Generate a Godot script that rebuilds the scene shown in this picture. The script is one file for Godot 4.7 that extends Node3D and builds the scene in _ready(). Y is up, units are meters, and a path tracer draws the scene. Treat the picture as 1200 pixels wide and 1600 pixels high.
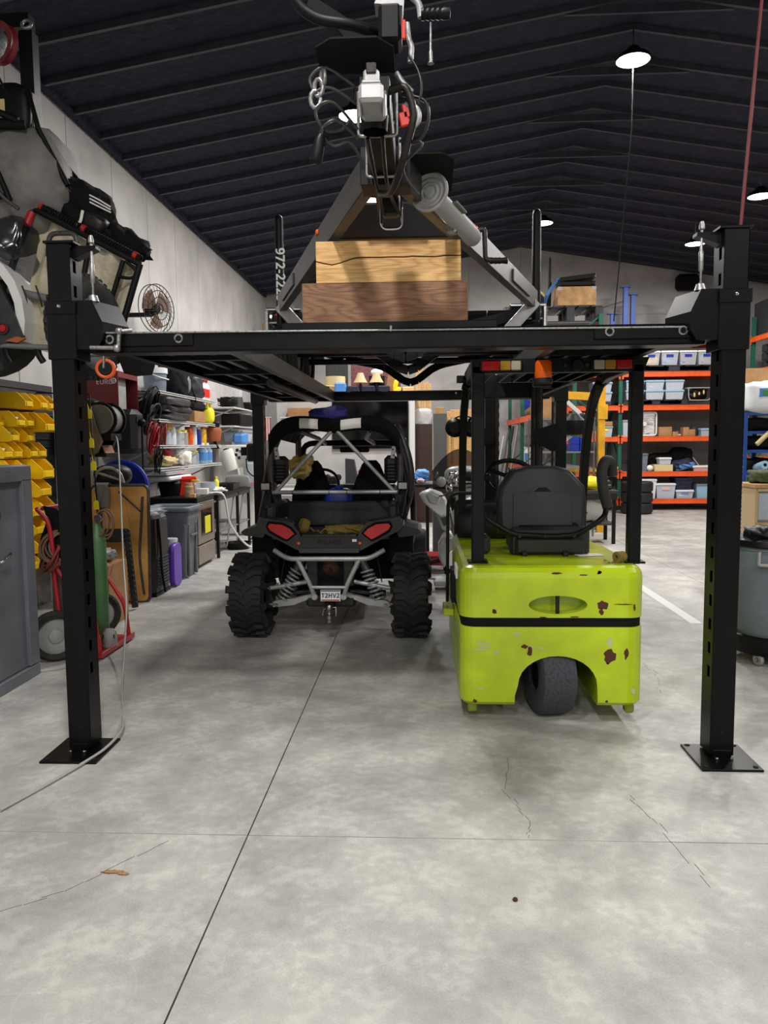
extends Node3D
# Mesh builder: collects shapes and commits them as one mesh.
class MB:
	var st := SurfaceTool.new()
	var o := Vector3.ZERO
	var x := Transform3D.IDENTITY
	func _init(off := Vector3.ZERO):
		o = off
		st.begin(Mesh.PRIMITIVE_TRIANGLES)
		st.set_smooth_group(-1)
	func tri(a: Vector3, b: Vector3, c: Vector3):
		st.add_vertex(x * a - o); st.add_vertex(x * c - o); st.add_vertex(x * b - o)
	func quad(a: Vector3, b: Vector3, c: Vector3, d: Vector3):
		tri(a, b, c); tri(a, c, d)
	func oq(a: Vector3, b: Vector3, c: Vector3, d: Vector3, m: Vector3):
		if (b - a).cross(c - a).dot((a + c) * 0.5 - m) >= 0.0: quad(a, b, c, d)
		else: quad(d, c, b, a)
	# chamfered box
	func box(cx: float, cy: float, cz: float, sx: float, sy: float, sz: float, h := 0.003, rot := Basis.IDENTITY) -> MB:
		var c := Vector3(cx, cy, cz)
		var e := Vector3(sx, sy, sz) * 0.5
		h = minf(h, minf(e.x, minf(e.y, e.z)) * 0.6)
		var P := {}
		for i in 8:
			var s := Vector3(1 if i & 1 else -1, 1 if i & 2 else -1, 1 if i & 4 else -1)
			for k in 3:
				var q := e - Vector3(h, h, h)
				q[k] = e[k]
				P[i * 3 + k] = c + rot * (q * s)
		for k in 3:
			var a := 1 << ((k + 1) % 3)
			var b := 1 << ((k + 2) % 3)
			for s in 2:
				var f := (1 << k) * s
				oq(P[f * 3 + k], P[(f | a) * 3 + k], P[(f | a | b) * 3 + k], P[(f | b) * 3 + k], c)
		if h > 0.0:
			for k in 3:
				var k1 := (k + 1) % 3
				var k2 := (k + 2) % 3
				for s in 4:
					var f := (1 << k1) * (s & 1) + (1 << k2) * (s >> 1)
					var g := f | (1 << k)
					oq(P[f * 3 + k1], P[g * 3 + k1], P[g * 3 + k2], P[f * 3 + k2], c)
			for i in 8:
				oq(P[i * 3], P[i * 3 + 1], P[i * 3 + 2], P[i * 3 + 2], c)
		return self
	# bar of rectangular section from a to b; w across, h along up
	func bar(a: Vector3, b: Vector3, w: float, h: float, up := Vector3.UP, ch := 0.003) -> MB:
		var z := (b - a).normalized()
		var r := up.cross(z)
		r = r.normalized() if r.length() > 0.01 else Vector3.RIGHT
		var u := z.cross(r)
		var m := (a + b) * 0.5
		return box(m.x, m.y, m.z, w, h, a.distance_to(b), ch, Basis(r, u, z))
	func tube(pts: Array, r, n := 8, closed := false) -> MB:
		var cnt := pts.size()
		var rings := []
		var t0: Vector3 = (pts[1] - pts[0]).normalized()
		var nr := t0.cross(Vector3.UP)
		if nr.length() < 0.05: nr = t0.cross(Vector3.RIGHT)
		nr = nr.normalized()
		for i in cnt:
			var t: Vector3
			if closed: t = (pts[(i + 1) % cnt] - pts[(i + cnt - 1) % cnt]).normalized()
			elif i == 0: t = t0
			elif i == cnt - 1: t = (pts[i] - pts[i - 1]).normalized()
			else: t = ((pts[i + 1] - pts[i]).normalized() + (pts[i] - pts[i - 1]).normalized()).normalized()
			nr = (nr - t * nr.dot(t)).normalized()
			var bi := t.cross(nr)
			var rr: float = r[i] if r is Array else r
			var ring := PackedVector3Array()
			for k in n:
				var a := TAU * k / n
				ring.append(pts[i] + (nr * cos(a) + bi * sin(a)) * rr)
			rings.append(ring)
		loft(rings, not closed, closed)
		return self
	# rings of equal size, counter-clockwise seen from the end of the path
	func loft(rings: Array, cap := true, loop := false, smooth := true) -> MB:
		var n: int = rings[0].size()
		st.set_smooth_group(1 if smooth else -1)
		for i in rings.size() - (0 if loop else 1):
			var A: PackedVector3Array = rings[i]
			var B: PackedVector3Array = rings[(i + 1) % rings.size()]
			for k in n:
				var k2 := (k + 1) % n
				quad(A[k], A[k2], B[k2], B[k])
		st.set_smooth_group(-1)
		if cap:
			fan(rings[0], true)
			fan(rings[-1], false)
		return self
	func fan(r: PackedVector3Array, flip: bool):
		var c := Vector3.ZERO
		for p in r: c += p
		c /= r.size()
		for k in r.size():
			var k2 := (k + 1) % r.size()
			if flip: tri(c, r[k2], r[k])
			else: tri(c, r[k], r[k2])
	# profile of (radius, height) spun about the axis of xf's y
	func lathe(prof: Array, n := 16, xf := Transform3D.IDENTITY, closed := false) -> MB:
		var g := 1
		var m := prof.size()
		for i in m - (0 if closed else 1):
			var a: Vector2 = prof[i]
			var b: Vector2 = prof[(i + 1) % m]
			if i > 0:
				var pv: Vector2 = a - prof[i - 1]
				if absf(pv.angle_to(b - a)) > 0.6: g += 1
			st.set_smooth_group(g)
			for k in n:
				var t1 := TAU * k / n
				var t2 := TAU * (k + 1) / n
				var d1 := Vector3(cos(t1), 0, sin(t1))
				var d2 := Vector3(cos(t2), 0, sin(t2))
				var y := Vector3.UP
				var p1 := xf * (d1 * a.x + y * a.y)
				var p2 := xf * (d2 * a.x + y * a.y)
				var p3 := xf * (d2 * b.x + y * b.y)
				var p4 := xf * (d1 * b.x + y * b.y)
				if a.x > 0.0: tri(p1, p3, p2)
				if b.x > 0.0: tri(p1, p4, p3)
		st.set_smooth_group(-1)
		return self
	# polygon in x, y pushed from z0 to z1
	func prism(poly: Array, z0: float, z1: float, xf := Transform3D.IDENTITY, smooth := false) -> MB:
		var q := PackedVector2Array(poly)
		if Geometry2D.is_polygon_clockwise(q): q.reverse()
		var ix := Geometry2D.triangulate_polygon(q)
		var a := minf(z0, z1)
		var b := maxf(z0, z1)
		for i in range(0, ix.size(), 3):
			var A := q[ix[i]]
			var B := q[ix[i + 1]]
			var C := q[ix[i + 2]]
			if (B - A).cross(C - A) < 0.0:
				var T := B
				B = C
				C = T
			tri(xf * Vector3(A.x, A.y, b), xf * Vector3(B.x, B.y, b), xf * Vector3(C.x, C.y, b))
			tri(xf * Vector3(A.x, A.y, a), xf * Vector3(C.x, C.y, a), xf * Vector3(B.x, B.y, a))
		st.set_smooth_group(2 if smooth else -1)
		for i in q.size():
			var A := q[i]
			var B := q[(i + 1) % q.size()]
			quad(xf * Vector3(A.x, A.y, a), xf * Vector3(B.x, B.y, a), xf * Vector3(B.x, B.y, b), xf * Vector3(A.x, A.y, b))
		st.set_smooth_group(-1)
		return self
	# soft lump: superellipsoid pushed about by noise
	func blob(c: Vector3, r: Vector3, e := 0.6, amp := 0.0, sd := 1, fq := 3.0, rot := Basis.IDENTITY, nu := 20, nv := 12) -> MB:
		var nz := FastNoiseLite.new()
		nz.seed = sd
		nz.frequency = fq
		var G := []
		for j in nv + 1:
			var row := PackedVector3Array()
			var ph := -PI / 2 + PI * j / nv
			for i in nu:
				var th := TAU * i / nu
				var d := Vector3(pw(cos(ph), e) * pw(cos(th), e), pw(sin(ph), e), pw(cos(ph), e) * pw(sin(th), e))
				var k := 1.0 + amp * nz.get_noise_3dv(d * 1.0)
				row.append(c + rot * (d * r * k))
			G.append(row)
		st.set_smooth_group(1)
		for j in nv:
			for i in nu:
				var i2 := (i + 1) % nu
				if j < nv - 1: tri(G[j][i], G[j + 1][i], G[j + 1][i2])
				if j > 0: tri(G[j][i], G[j + 1][i2], G[j][i2])
		st.set_smooth_group(-1)
		return self
	func pw(v: float, e: float) -> float: return signf(v) * pow(absf(v), e)
	# grid surface with thickness; f(u, v) gives a point
	func sheet(f: Callable, nu: int, nv: int, th := 0.002) -> MB:
		var A := []
		var B := []
		for j in nv + 1:
			var ra := []
			var rb := []
			for i in nu + 1:
				var u := float(i) / nu
				var w := float(j) / nv
				var p: Vector3 = f.call(u, w)
				var du: Vector3 = f.call(u + 0.01, w) - f.call(u - 0.01, w)
				var dv: Vector3 = f.call(u, w + 0.01) - f.call(u, w - 0.01)
				var nn := du.cross(dv).normalized() * th * 0.5
				ra.append(p + nn)
				rb.append(p - nn)
			A.append(ra)
			B.append(rb)
		st.set_smooth_group(1)
		for j in nv:
			for i in nu:
				quad(A[j][i], A[j][i + 1], A[j + 1][i + 1], A[j + 1][i])
		st.set_smooth_group(2)
		for j in nv:
			for i in nu:
				quad(B[j][i], B[j + 1][i], B[j + 1][i + 1], B[j][i + 1])
		st.set_smooth_group(-1)
		for i in nu:
			quad(A[0][i], B[0][i], B[0][i + 1], A[0][i + 1])
			quad(A[nv][i + 1], B[nv][i + 1], B[nv][i], A[nv][i])
		for j in nv:
			quad(A[j + 1][0], B[j + 1][0], B[j][0], A[j][0])
			quad(A[j][nu], B[j][nu], B[j + 1][nu], A[j + 1][nu])
		return self
	func mesh() -> ArrayMesh:
		st.generate_normals()
		return st.commit()

var M := {}
var used := {}
var rng := RandomNumberGenerator.new()

func v(x: float, y: float, z: float) -> Vector3: return Vector3(x, y, z)
func p2(x: float, y: float) -> Vector2: return Vector2(x, y)
func bs(rx := 0.0, ry := 0.0, rz := 0.0) -> Basis: return Basis.from_euler(Vector3(deg_to_rad(rx), deg_to_rad(ry), deg_to_rad(rz)))
func tf(at: Vector3, rx := 0.0, ry := 0.0, rz := 0.0) -> Transform3D: return Transform3D(bs(rx, ry, rz), at)
func numbered(s: String) -> String:
	used[s] = used.get(s, -1) + 1
	return s if used[s] == 0 else "%s_%03d" % [s, used[s]]
# a thing: a Node3D at its base whose children are its parts; W marks one authored in world coordinates
func T(called: String, label: String, category: String, at := Vector3.ZERO, group := "", turn := 0.0) -> Node3D:
	var o := Node3D.new()
	o.name = numbered(called)
	add_child(o)
	o.position = at
	o.rotation.y = deg_to_rad(turn)
	tag(o, label, category, group)
	return o
func tag(o: Node3D, label: String, category: String, group := ""):
	o.set_meta("label", label)
	o.set_meta("category", category)
	if group: o.set_meta("group", group)
func W(t: Node3D) -> MB: return MB.new(t.position)
# commits a mesh as one named object
func ob(par: Node, called: String, b, mat: String, label := "") -> MeshInstance3D:
	var o := MeshInstance3D.new()
	o.mesh = b.mesh() if b is MB else b
	o.material_override = M[mat]
	if par == self:
		o.name = numbered(called)
		add_child(o)
	else:
		o.name = called
		par.add_child(o, true)
	if label: o.set_meta("label", label)
	return o
# a one-mesh thing
func one(called: String, label: String, category: String, at: Vector3, b: MB, mat: String, group := "", turn := 0.0) -> MeshInstance3D:
	var o := ob(self, called, b, mat)
	o.position = at
	o.rotation.y = deg_to_rad(turn)
	tag(o, label, category, group)
	return o
func bx(par: Node, called: String, mat: String, cx: float, cy: float, cz: float, sx: float, sy: float, sz: float, h := 0.003, rot := Basis.IDENTITY) -> MeshInstance3D:
	return ob(par, called, MB.new().box(cx, cy, cz, sx, sy, sz, h, rot), mat)
func tb(par: Node, called: String, mat: String, pts: Array, r, n := 8) -> MeshInstance3D:
	return ob(par, called, MB.new().tube(pts, r, n), mat)
func lt(par: Node, called: String, mat: String, prof: Array, at: Vector3, rx := 0.0, rz := 0.0, n := 16) -> MeshInstance3D:
	return ob(par, called, MB.new().lathe(prof, n, tf(at, rx, 0, rz)), mat)
func cyl(r: float, h: float, e := 0.003) -> Array:
	return [p2(0, 0), p2(r - e, 0), p2(r, e), p2(r, h - e), p2(r - e, h), p2(0, h)]
func cup(r0: float, r1: float, h: float, w := 0.003) -> Array:
	return [p2(0, 0), p2(r0, 0), p2(r1, h), p2(r1 - w, h), p2(r0 - w, w), p2(0, w)]
# rounds the corners of a polyline
func rnd(pts: Array, r: float, k := 4) -> Array:
	var out := [pts[0]]
	for i in range(1, pts.size() - 1):
		var a: Vector3 = pts[i - 1] - pts[i]
		var b: Vector3 = pts[i + 1] - pts[i]
		var d := minf(r, minf(a.length(), b.length()) * 0.49)
		var s: Vector3 = pts[i] + a.normalized() * d
		var e: Vector3 = pts[i] + b.normalized() * d
		for j in k + 1:
			var t := float(j) / k
			out.append(s.lerp(pts[i], t).lerp(pts[i].lerp(e, t), t))
	out.append(pts[-1])
	return out
# smooth curve through points
func crv(pts: Array, k := 6) -> Array:
	var out := []
	for i in pts.size() - 1:
		var a: Vector3 = pts[maxi(i - 1, 0)]
		var d: Vector3 = pts[mini(i + 2, pts.size() - 1)]
		for j in k: out.append((pts[i] as Vector3).cubic_interpolate(pts[i + 1], a, d, float(j) / k))
	out.append(pts[-1])
	return out
func ring(c: Vector3, r: float, b := Basis.IDENTITY, n := 20, ry := 0.0) -> Array:
	var out := []
	for i in n: out.append(c + b * v(cos(TAU * i / n) * r, 0, sin(TAU * i / n) * (ry if ry > 0 else r)))
	return out
func oval(cx: float, cy: float, rx: float, ry: float, n := 20) -> Array:
	var out := []
	for i in n: out.append(p2(cx + rx * cos(TAU * i / n), cy + ry * sin(TAU * i / n)))
	return out
func chip(cx: float, cy: float, rx: float, ry: float, sd: int) -> Array:
	var g := RandomNumberGenerator.new()
	g.seed = sd
	var out := []
	for i in 14:
		var k := g.randf_range(0.65, 1.15)
		out.append(p2(cx + rx * k * cos(TAU * i / 14), cy + ry * k * sin(TAU * i / 14)))
	return out
func txt(par: Node, s: String, h: float, at: Vector3, mat: String, rot := Basis.IDENTITY, called := "lettering", bold := false) -> MeshInstance3D:
	var t := TextMesh.new()
	t.text = s
	var f := SystemFont.new()
	f.font_names = PackedStringArray(["Droid Sans"])
	if bold: f.font_weight = 700
	t.font = f
	t.font_size = 64
	t.pixel_size = h / 46.0
	t.depth = 0.002
	t.curve_step = 4.0
	var o := ob(par, called, t, mat)
	o.transform = Transform3D(rot, at)
	return o
func dup(o: Node3D, at: Vector3, turn: float, label: String, group := "") -> Node3D:
	var c: Node3D = o.duplicate()
	c.name = numbered(String(o.name).rstrip("_0123456789"))
	add_child(c)
	c.position = at
	c.rotation.y = deg_to_rad(turn)
	if label: c.set_meta("label", label)
	if group: c.set_meta("group", group)
	return c
func structure(o: Node) -> Node:
	o.set_meta("kind", "structure")
	return o

var TX := {}
func noise_tex(sd: int, fq: float, ramp: Array, size := 256, normal := false, oct := 4, bump := 4.0) -> NoiseTexture2D:
	var t := NoiseTexture2D.new()
	t.width = size
	t.height = size
	t.seamless = true
	var n := FastNoiseLite.new()
	n.seed = sd
	n.frequency = fq
	n.fractal_octaves = oct
	t.noise = n
	if normal:
		t.as_normal_map = true
		t.bump_strength = bump
	elif ramp:
		var g := Gradient.new()
		g.offsets = PackedFloat32Array([0.0, 1.0] if ramp.size() == 2 else [0.0, 0.5, 1.0])
		g.colors = PackedColorArray(ramp)
		t.color_ramp = g
	return t
func gr(a: float) -> Color: return Color(a, a, a)
# grain that runs along x (0) or y (1): stretched noise rings
func wood_tex(sd: int, a: Color, b: Color, wide := 512, tall := 512) -> ImageTexture:
	var n := FastNoiseLite.new()
	n.seed = sd
	n.frequency = 0.012
	n.fractal_octaves = 3
	var n2 := FastNoiseLite.new()
	n2.seed = sd + 5
	n2.frequency = 0.3
	var im := Image.create(wide, tall, false, Image.FORMAT_RGB8)
	for y in tall:
		for x in wide:
			var w := n.get_noise_2d(x * 0.12, y * 0.5) * 6.0 + y * 0.03
			var r := absf(fposmod(w, 1.0) * 2.0 - 1.0)
			var f := n2.get_noise_2d(x * 0.03, y * 0.9) * 0.5 + 0.5
			im.set_pixel(x, y, a.lerp(b, clampf(r * r * 0.5 + (f - 0.5) * 1.3 + 0.3, 0, 1)))
	return ImageTexture.create_from_image(im)
func floor_tex() -> ImageTexture:
	var S := 2048
	var n := []
	for i in 4:
		var f := FastNoiseLite.new()
		f.seed = 11 + i
		f.frequency = [0.0022, 0.008, 0.035, 0.22][i]
		f.fractal_octaves = [4, 5, 4, 2][i]
		var im0: Image = f.get_seamless_image(S, S, false, false, 0.12)
		im0.convert(Image.FORMAT_L8)
		n.append(im0.get_data())
	var out := PackedByteArray()
	out.resize(S * S * 3)
	var A: PackedByteArray = n[0]
	var B: PackedByteArray = n[1]
	var C: PackedByteArray = n[2]
	var D: PackedByteArray = n[3]
	for i in S * S:
		var a := A[i] / 255.0 - 0.5
		var b := B[i] / 255.0 - 0.5
		var c := C[i] / 255.0 - 0.5
		var d := D[i] / 255.0 - 0.5
		var k := 0.66 + a * 0.13 + b * 0.08 + c * 0.07 + d * 0.08
		k += 0.016 * clampf((b + c * 0.8 - 0.10) * 12.0, 0, 1) - 0.016 * clampf((-b + c * 0.7 - 0.14) * 12.0, 0, 1)
		if absf(b) < 0.004 and c > 0.02: k -= 0.03
		out[i * 3] = int(clampf(k * 255.0, 0, 255))
		out[i * 3 + 1] = int(clampf((k * 0.988 + b * 0.006) * 255.0, 0, 255))
		out[i * 3 + 2] = int(clampf((k * 0.958 - a * 0.01) * 255.0, 0, 255))
	var g := RandomNumberGenerator.new()
	g.seed = 5
	for s in 900:
		var x := g.randf() * S
		var y := g.randf() * S
		var an := g.randf() * TAU
		var cu := g.randf_range(-0.012, 0.012)
		var da := g.randf_range(-8, 16)
		for q in int(g.randf_range(15, 170)):
			x += cos(an)
			y += sin(an)
			an += cu
			var at := (posmod(int(y), S) * S + posmod(int(x), S)) * 3
			for ch in 3: out[at + ch] = clampi(out[at + ch] + int(da), 0, 255)
	return ImageTexture.create_from_image(Image.create_from_data(S, S, false, Image.FORMAT_RGB8, out))

# name, colour, roughness, metal, texture, tiles per metre, normal map, strength
func mats():
	TX.mottle = noise_tex(3, 0.02, [gr(0.72), gr(1.0)])
	TX.soft = noise_tex(4, 0.008, [gr(0.86), gr(1.0)])
	TX.fine = noise_tex(5, 0.2, [gr(0.8), gr(1.0)])
	TX.scuff = noise_tex(6, 0.05, [gr(0.45), gr(1.0), gr(0.9)])
	TX.rough = noise_tex(8, 0.03, [gr(0.35), gr(0.75)])
	TX.nfine = noise_tex(9, 0.25, [], 256, true, 2, 3.0)
	TX.nlump = noise_tex(10, 0.03, [], 256, true, 4, 6.0)
	TX.nfold = noise_tex(12, 0.02, [], 256, true, 3, 10.0)
	TX.pine = wood_tex(21, Color(0.93, 0.77, 0.53), Color(0.74, 0.54, 0.31))
	TX.redwood = wood_tex(33, Color(0.62, 0.47, 0.35), Color(0.42, 0.28, 0.20))
	TX.brush = wood_tex(44, gr(1.0), gr(0.8), 256, 256)
	TX.floor = floor_tex()
	var T0 := [
		["floor", Color(1, 1, 1), 0.5, 0, "floor", 0.23, "nfine", 0.08], ["joint", gr(0.16), 0.9, 0],
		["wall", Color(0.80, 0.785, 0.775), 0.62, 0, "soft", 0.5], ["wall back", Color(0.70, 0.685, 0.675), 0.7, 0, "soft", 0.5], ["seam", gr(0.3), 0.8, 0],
		["roof", Color(0.18, 0.19, 0.255), 0.75, 0, "mottle", 0.8, "nlump", 0.9], ["rafter", Color(0.24, 0.24, 0.28), 0.5, 0, "mottle", 1.0],
		["lift", Color(0.03, 0.031, 0.036), 0.34, 0, "mottle", 2.0], ["black", gr(0.05), 0.45, 0], ["matte black", gr(0.045), 0.8, 0], ["rubber", gr(0.155), 0.7, 0, "mottle", 3.0],
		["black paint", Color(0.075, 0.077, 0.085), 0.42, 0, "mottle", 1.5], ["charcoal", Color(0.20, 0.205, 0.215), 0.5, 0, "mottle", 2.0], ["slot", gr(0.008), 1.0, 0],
		["plastic black", Color(0.095, 0.096, 0.10), 0.5, 0, "", 8.0, "nfine", 0.1], ["dark cloth", Color(0.05, 0.052, 0.062), 0.9, 0, "", 1.0, "nfold", 0.9],
		["steel", gr(0.62), 0.32, 1, "scuff", 3.0], ["chrome", gr(0.8), 0.12, 1], ["galv", gr(0.66), 0.45, 0.85, "scuff", 4.0], ["alu", gr(0.8), 0.28, 1, "brush", 2.0], ["silver paint", gr(0.68), 0.36, 0.3, "soft", 3.0], ["scuffed", Color(0.50, 0.49, 0.47), 0.6, 0, "mottle", 1.2], ["tail red", Color(0.85, 0.04, 0.09), 0.15, 0],
		["frame grey", Color(0.30, 0.295, 0.295), 0.42, 0.35, "scuff", 2.0], ["iron", Color(0.20, 0.19, 0.185), 0.45, 0.7, "scuff", 4.0], ["rust", Color(0.27, 0.14, 0.10), 0.9, 0, "scuff", 6.0],
		["pine", gr(1), 0.65, 0, "pine", 1.1], ["redwood", gr(1), 0.7, 0, "redwood", 1.1], ["ply", Color(0.80, 0.62, 0.40), 0.6, 0, "mottle", 1.0], ["timber", gr(1), 0.7, 0, "pine", 1.6], ["walnut", Color(0.23, 0.125, 0.085), 0.5, 0, "brush", 1.0],
		["lime", Color(0.73, 0.82, 0.0), 0.3, 0, "soft", 1.5], ["chip", Color(0.30, 0.14, 0.09), 0.85, 0], ["bare", Color(0.70, 0.72, 0.55), 0.6, 0], ["lime dark", Color(0.42, 0.47, 0.06), 0.6, 0],
		["tyre grey", Color(0.25, 0.265, 0.29), 0.8, 0, "scuff", 4.0], ["orange", Color(0.95, 0.37, 0.12), 0.45, 0, "soft", 2.0], ["rack green", Color(0.06, 0.36, 0.28), 0.5, 0], ["rack blue", Color(0.10, 0.29, 0.62), 0.45, 0], ["yellow", Color(0.99, 0.82, 0.05), 0.4, 0], ["rack yellow", Color(0.92, 0.68, 0.05), 0.5, 0, "soft", 2.0],
		["red", Color(0.64, 0.10, 0.14), 0.4, 0], ["dark red", Color(0.47, 0.10, 0.13), 0.45, 0, "soft", 2.0], ["bright red", Color(0.9, 0.16, 0.08), 0.4, 0], ["blue", Color(0.05, 0.16, 0.58), 0.4, 0], ["light blue", Color(0.30, 0.52, 0.78), 0.6, 0], ["pale blue", Color(0.56, 0.70, 0.78), 0.5, 0], ["navy", Color(0.08, 0.10, 0.20), 0.8, 0, "", 1.0, "nfold", 0.8],
		["green", Color(0.27, 0.42, 0.26), 0.42, 0, "soft", 2.0], ["leaf", Color(0.25, 0.55, 0.12), 0.5, 0], ["purple", Color(0.36, 0.18, 0.66), 0.4, 0], ["purple cloth", Color(0.22, 0.22, 0.56), 0.75, 0, "mottle", 6.0, "nfold", 0.8], ["hi yellow", Color(0.90, 0.86, 0.10), 0.5, 0],
		["white", Color(0.86, 0.86, 0.85), 0.4, 0], ["white plastic", Color(0.84, 0.85, 0.86), 0.5, 0], ["wire white", Color(0.80, 0.79, 0.78), 0.5, 0], ["cream", Color(0.80, 0.72, 0.52), 0.8, 0], ["canvas", Color(0.78, 0.74, 0.64), 0.85, 0, "soft", 3.0, "nfold", 0.6], ["beige", Color(0.71, 0.62, 0.47), 0.8, 0],
		["card", Color(0.68, 0.51, 0.33), 0.85, 0, "soft", 3.0], ["board tan", Color(0.85, 0.63, 0.33), 0.6, 0, "soft", 2.0], ["paper", Color(0.88, 0.87, 0.84), 0.8, 0], ["tape", Color(0.74, 0.62, 0.44), 0.4, 0],
		["cabinet", Color(0.42, 0.435, 0.465), 0.42, 0, "soft", 1.0], ["bin grey", Color(0.40, 0.42, 0.445), 0.55, 0, "soft", 2.0], ["bin blue grey", Color(0.45, 0.49, 0.53), 0.5, 0, "soft", 2.0], ["mid grey", gr(0.42), 0.6, 0], ["light grey", Color(0.62, 0.62, 0.61), 0.55, 0, "soft", 2.0], ["granite", Color(0.36, 0.36, 0.35), 0.35, 0, "fine", 8.0], ["tank", Color(0.34, 0.27, 0.25), 0.6, 0, "scuff", 3.0],
		["olive", Color(0.44, 0.41, 0.33), 0.5, 0], ["strap", Color(0.52, 0.44, 0.18), 0.85, 0, "mottle", 5.0], ["leather", Color(0.96, 0.84, 0.50), 0.8, 0, "mottle", 5.0], ["copper", Color(0.62, 0.33, 0.18), 0.55, 0], ["hose red", Color(0.46, 0.16, 0.13), 0.6, 0], ["hose tan", Color(0.42, 0.31, 0.24), 0.7, 0], ["hose grey", Color(0.62, 0.62, 0.60), 0.5, 0], ["camo", Color(0.30, 0.33, 0.20), 0.9, 0, "scuff", 5.0],
		["lamp red", Color(0.62, 0.03, 0.07), 0.18, 0], ["lamp amber", Color(0.86, 0.36, 0.02), 0.2, 0], ["lamp pale", Color(0.62, 0.60, 0.50), 0.2, 0], ["lamp straw", Color(0.62, 0.46, 0.14), 0.2, 0], ["screen", Color(0.012, 0.012, 0.016), 0.08, 0], ["plate blue", Color(0.35, 0.50, 0.58), 0.5, 0], ["seat", Color(0.085, 0.087, 0.092), 0.5, 0, "", 9.0, "nfine", 0.12], ["skin pink", Color(0.86, 0.66, 0.66), 0.6, 0], ["magenta", Color(0.70, 0.06, 0.22), 0.5, 0], ["plywood red", Color(0.48, 0.27, 0.3), 0.7, 0, "scuff", 1.5], ["stove", Color(0.58, 0.53, 0.48), 0.35, 0.35, "brush", 2.0]]
	for a in T0:
		var m := StandardMaterial3D.new()
		m.resource_name = a[0]
		m.albedo_color = a[1]
		m.roughness = a[2]
		m.metallic = a[3]
		if a.size() > 4:
			m.uv1_triplanar = true
			m.uv1_scale = Vector3.ONE * a[5]
			if a[4]: m.albedo_texture = TX[a[4]]
			if a.size() > 6:
				m.normal_enabled = true
				m.normal_texture = TX[a[6]]
				m.normal_scale = a[7]
		M[a[0]] = m
	M.floor.uv1_world_triplanar = true
	M.roof.uv1_world_triplanar = true
	for k in ["pine", "redwood"]: M[k].uv1_offset = v(0.5, 0.3, 0.5)
	for k in ["lift", "black", "matte black", "black paint", "dark cloth", "roof"]: M[k].metallic_specular = 0.32
	M.lime.clearcoat_enabled = true
	M.lime.clearcoat = 0.35
	M.lime.clearcoat_roughness = 0.2
	for g in [["clear", Color(0.9, 0.92, 0.94, 0.28), 0.1], ["frost", Color(0.80, 0.84, 0.88, 0.62), 0.4], ["smoke", Color(0.10, 0.11, 0.13, 0.6), 0.1], ["pink fluid", Color(0.75, 0.55, 0.55, 0.8), 0.3], ["bag clear", Color(0.86, 0.87, 0.9, 0.45), 0.3]]:
		var m := StandardMaterial3D.new()
		m.resource_name = g[0]
		m.albedo_color = g[1]
		m.roughness = g[2]
		m.transparency = BaseMaterial3D.TRANSPARENCY_ALPHA
		M[g[0]] = m
	var e := StandardMaterial3D.new()
	e.resource_name = "lamp glow"
	e.albedo_color = Color.WHITE
	e.emission_enabled = true
	e.emission = Color(1.0, 0.98, 0.94)
	e.emission_energy_multiplier = 12.0
	M["glow"] = e

func _ready():
	rng.seed = 7
	# camera
	var cam := Camera3D.new()
	cam.name = "camera"
	add_child(cam)
	cam.position = v(0, 1.55, 0)
	cam.rotation_degrees = v(-5.095, 2.851, -0.516)
	cam.fov = rad_to_deg(2.0 * atan(800.0 / 1200.0))
	cam.current = true
	# air and exposure
	var we := WorldEnvironment.new()
	we.name = "environment"
	var en := Environment.new()
	en.background_mode = Environment.BG_COLOR
	en.background_color = Color(0.02, 0.02, 0.025)
	en.tonemap_mode = Environment.TONE_MAPPER_LINEAR
	en.tonemap_exposure = 1.0
	en.sdfgi_enabled = true
	en.ssao_enabled = true
	en.ssil_enabled = true
	we.environment = en
	add_child(we)
	mats()
	lamps()
	shell()
	lift()
	trailer()
	extra()

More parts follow.
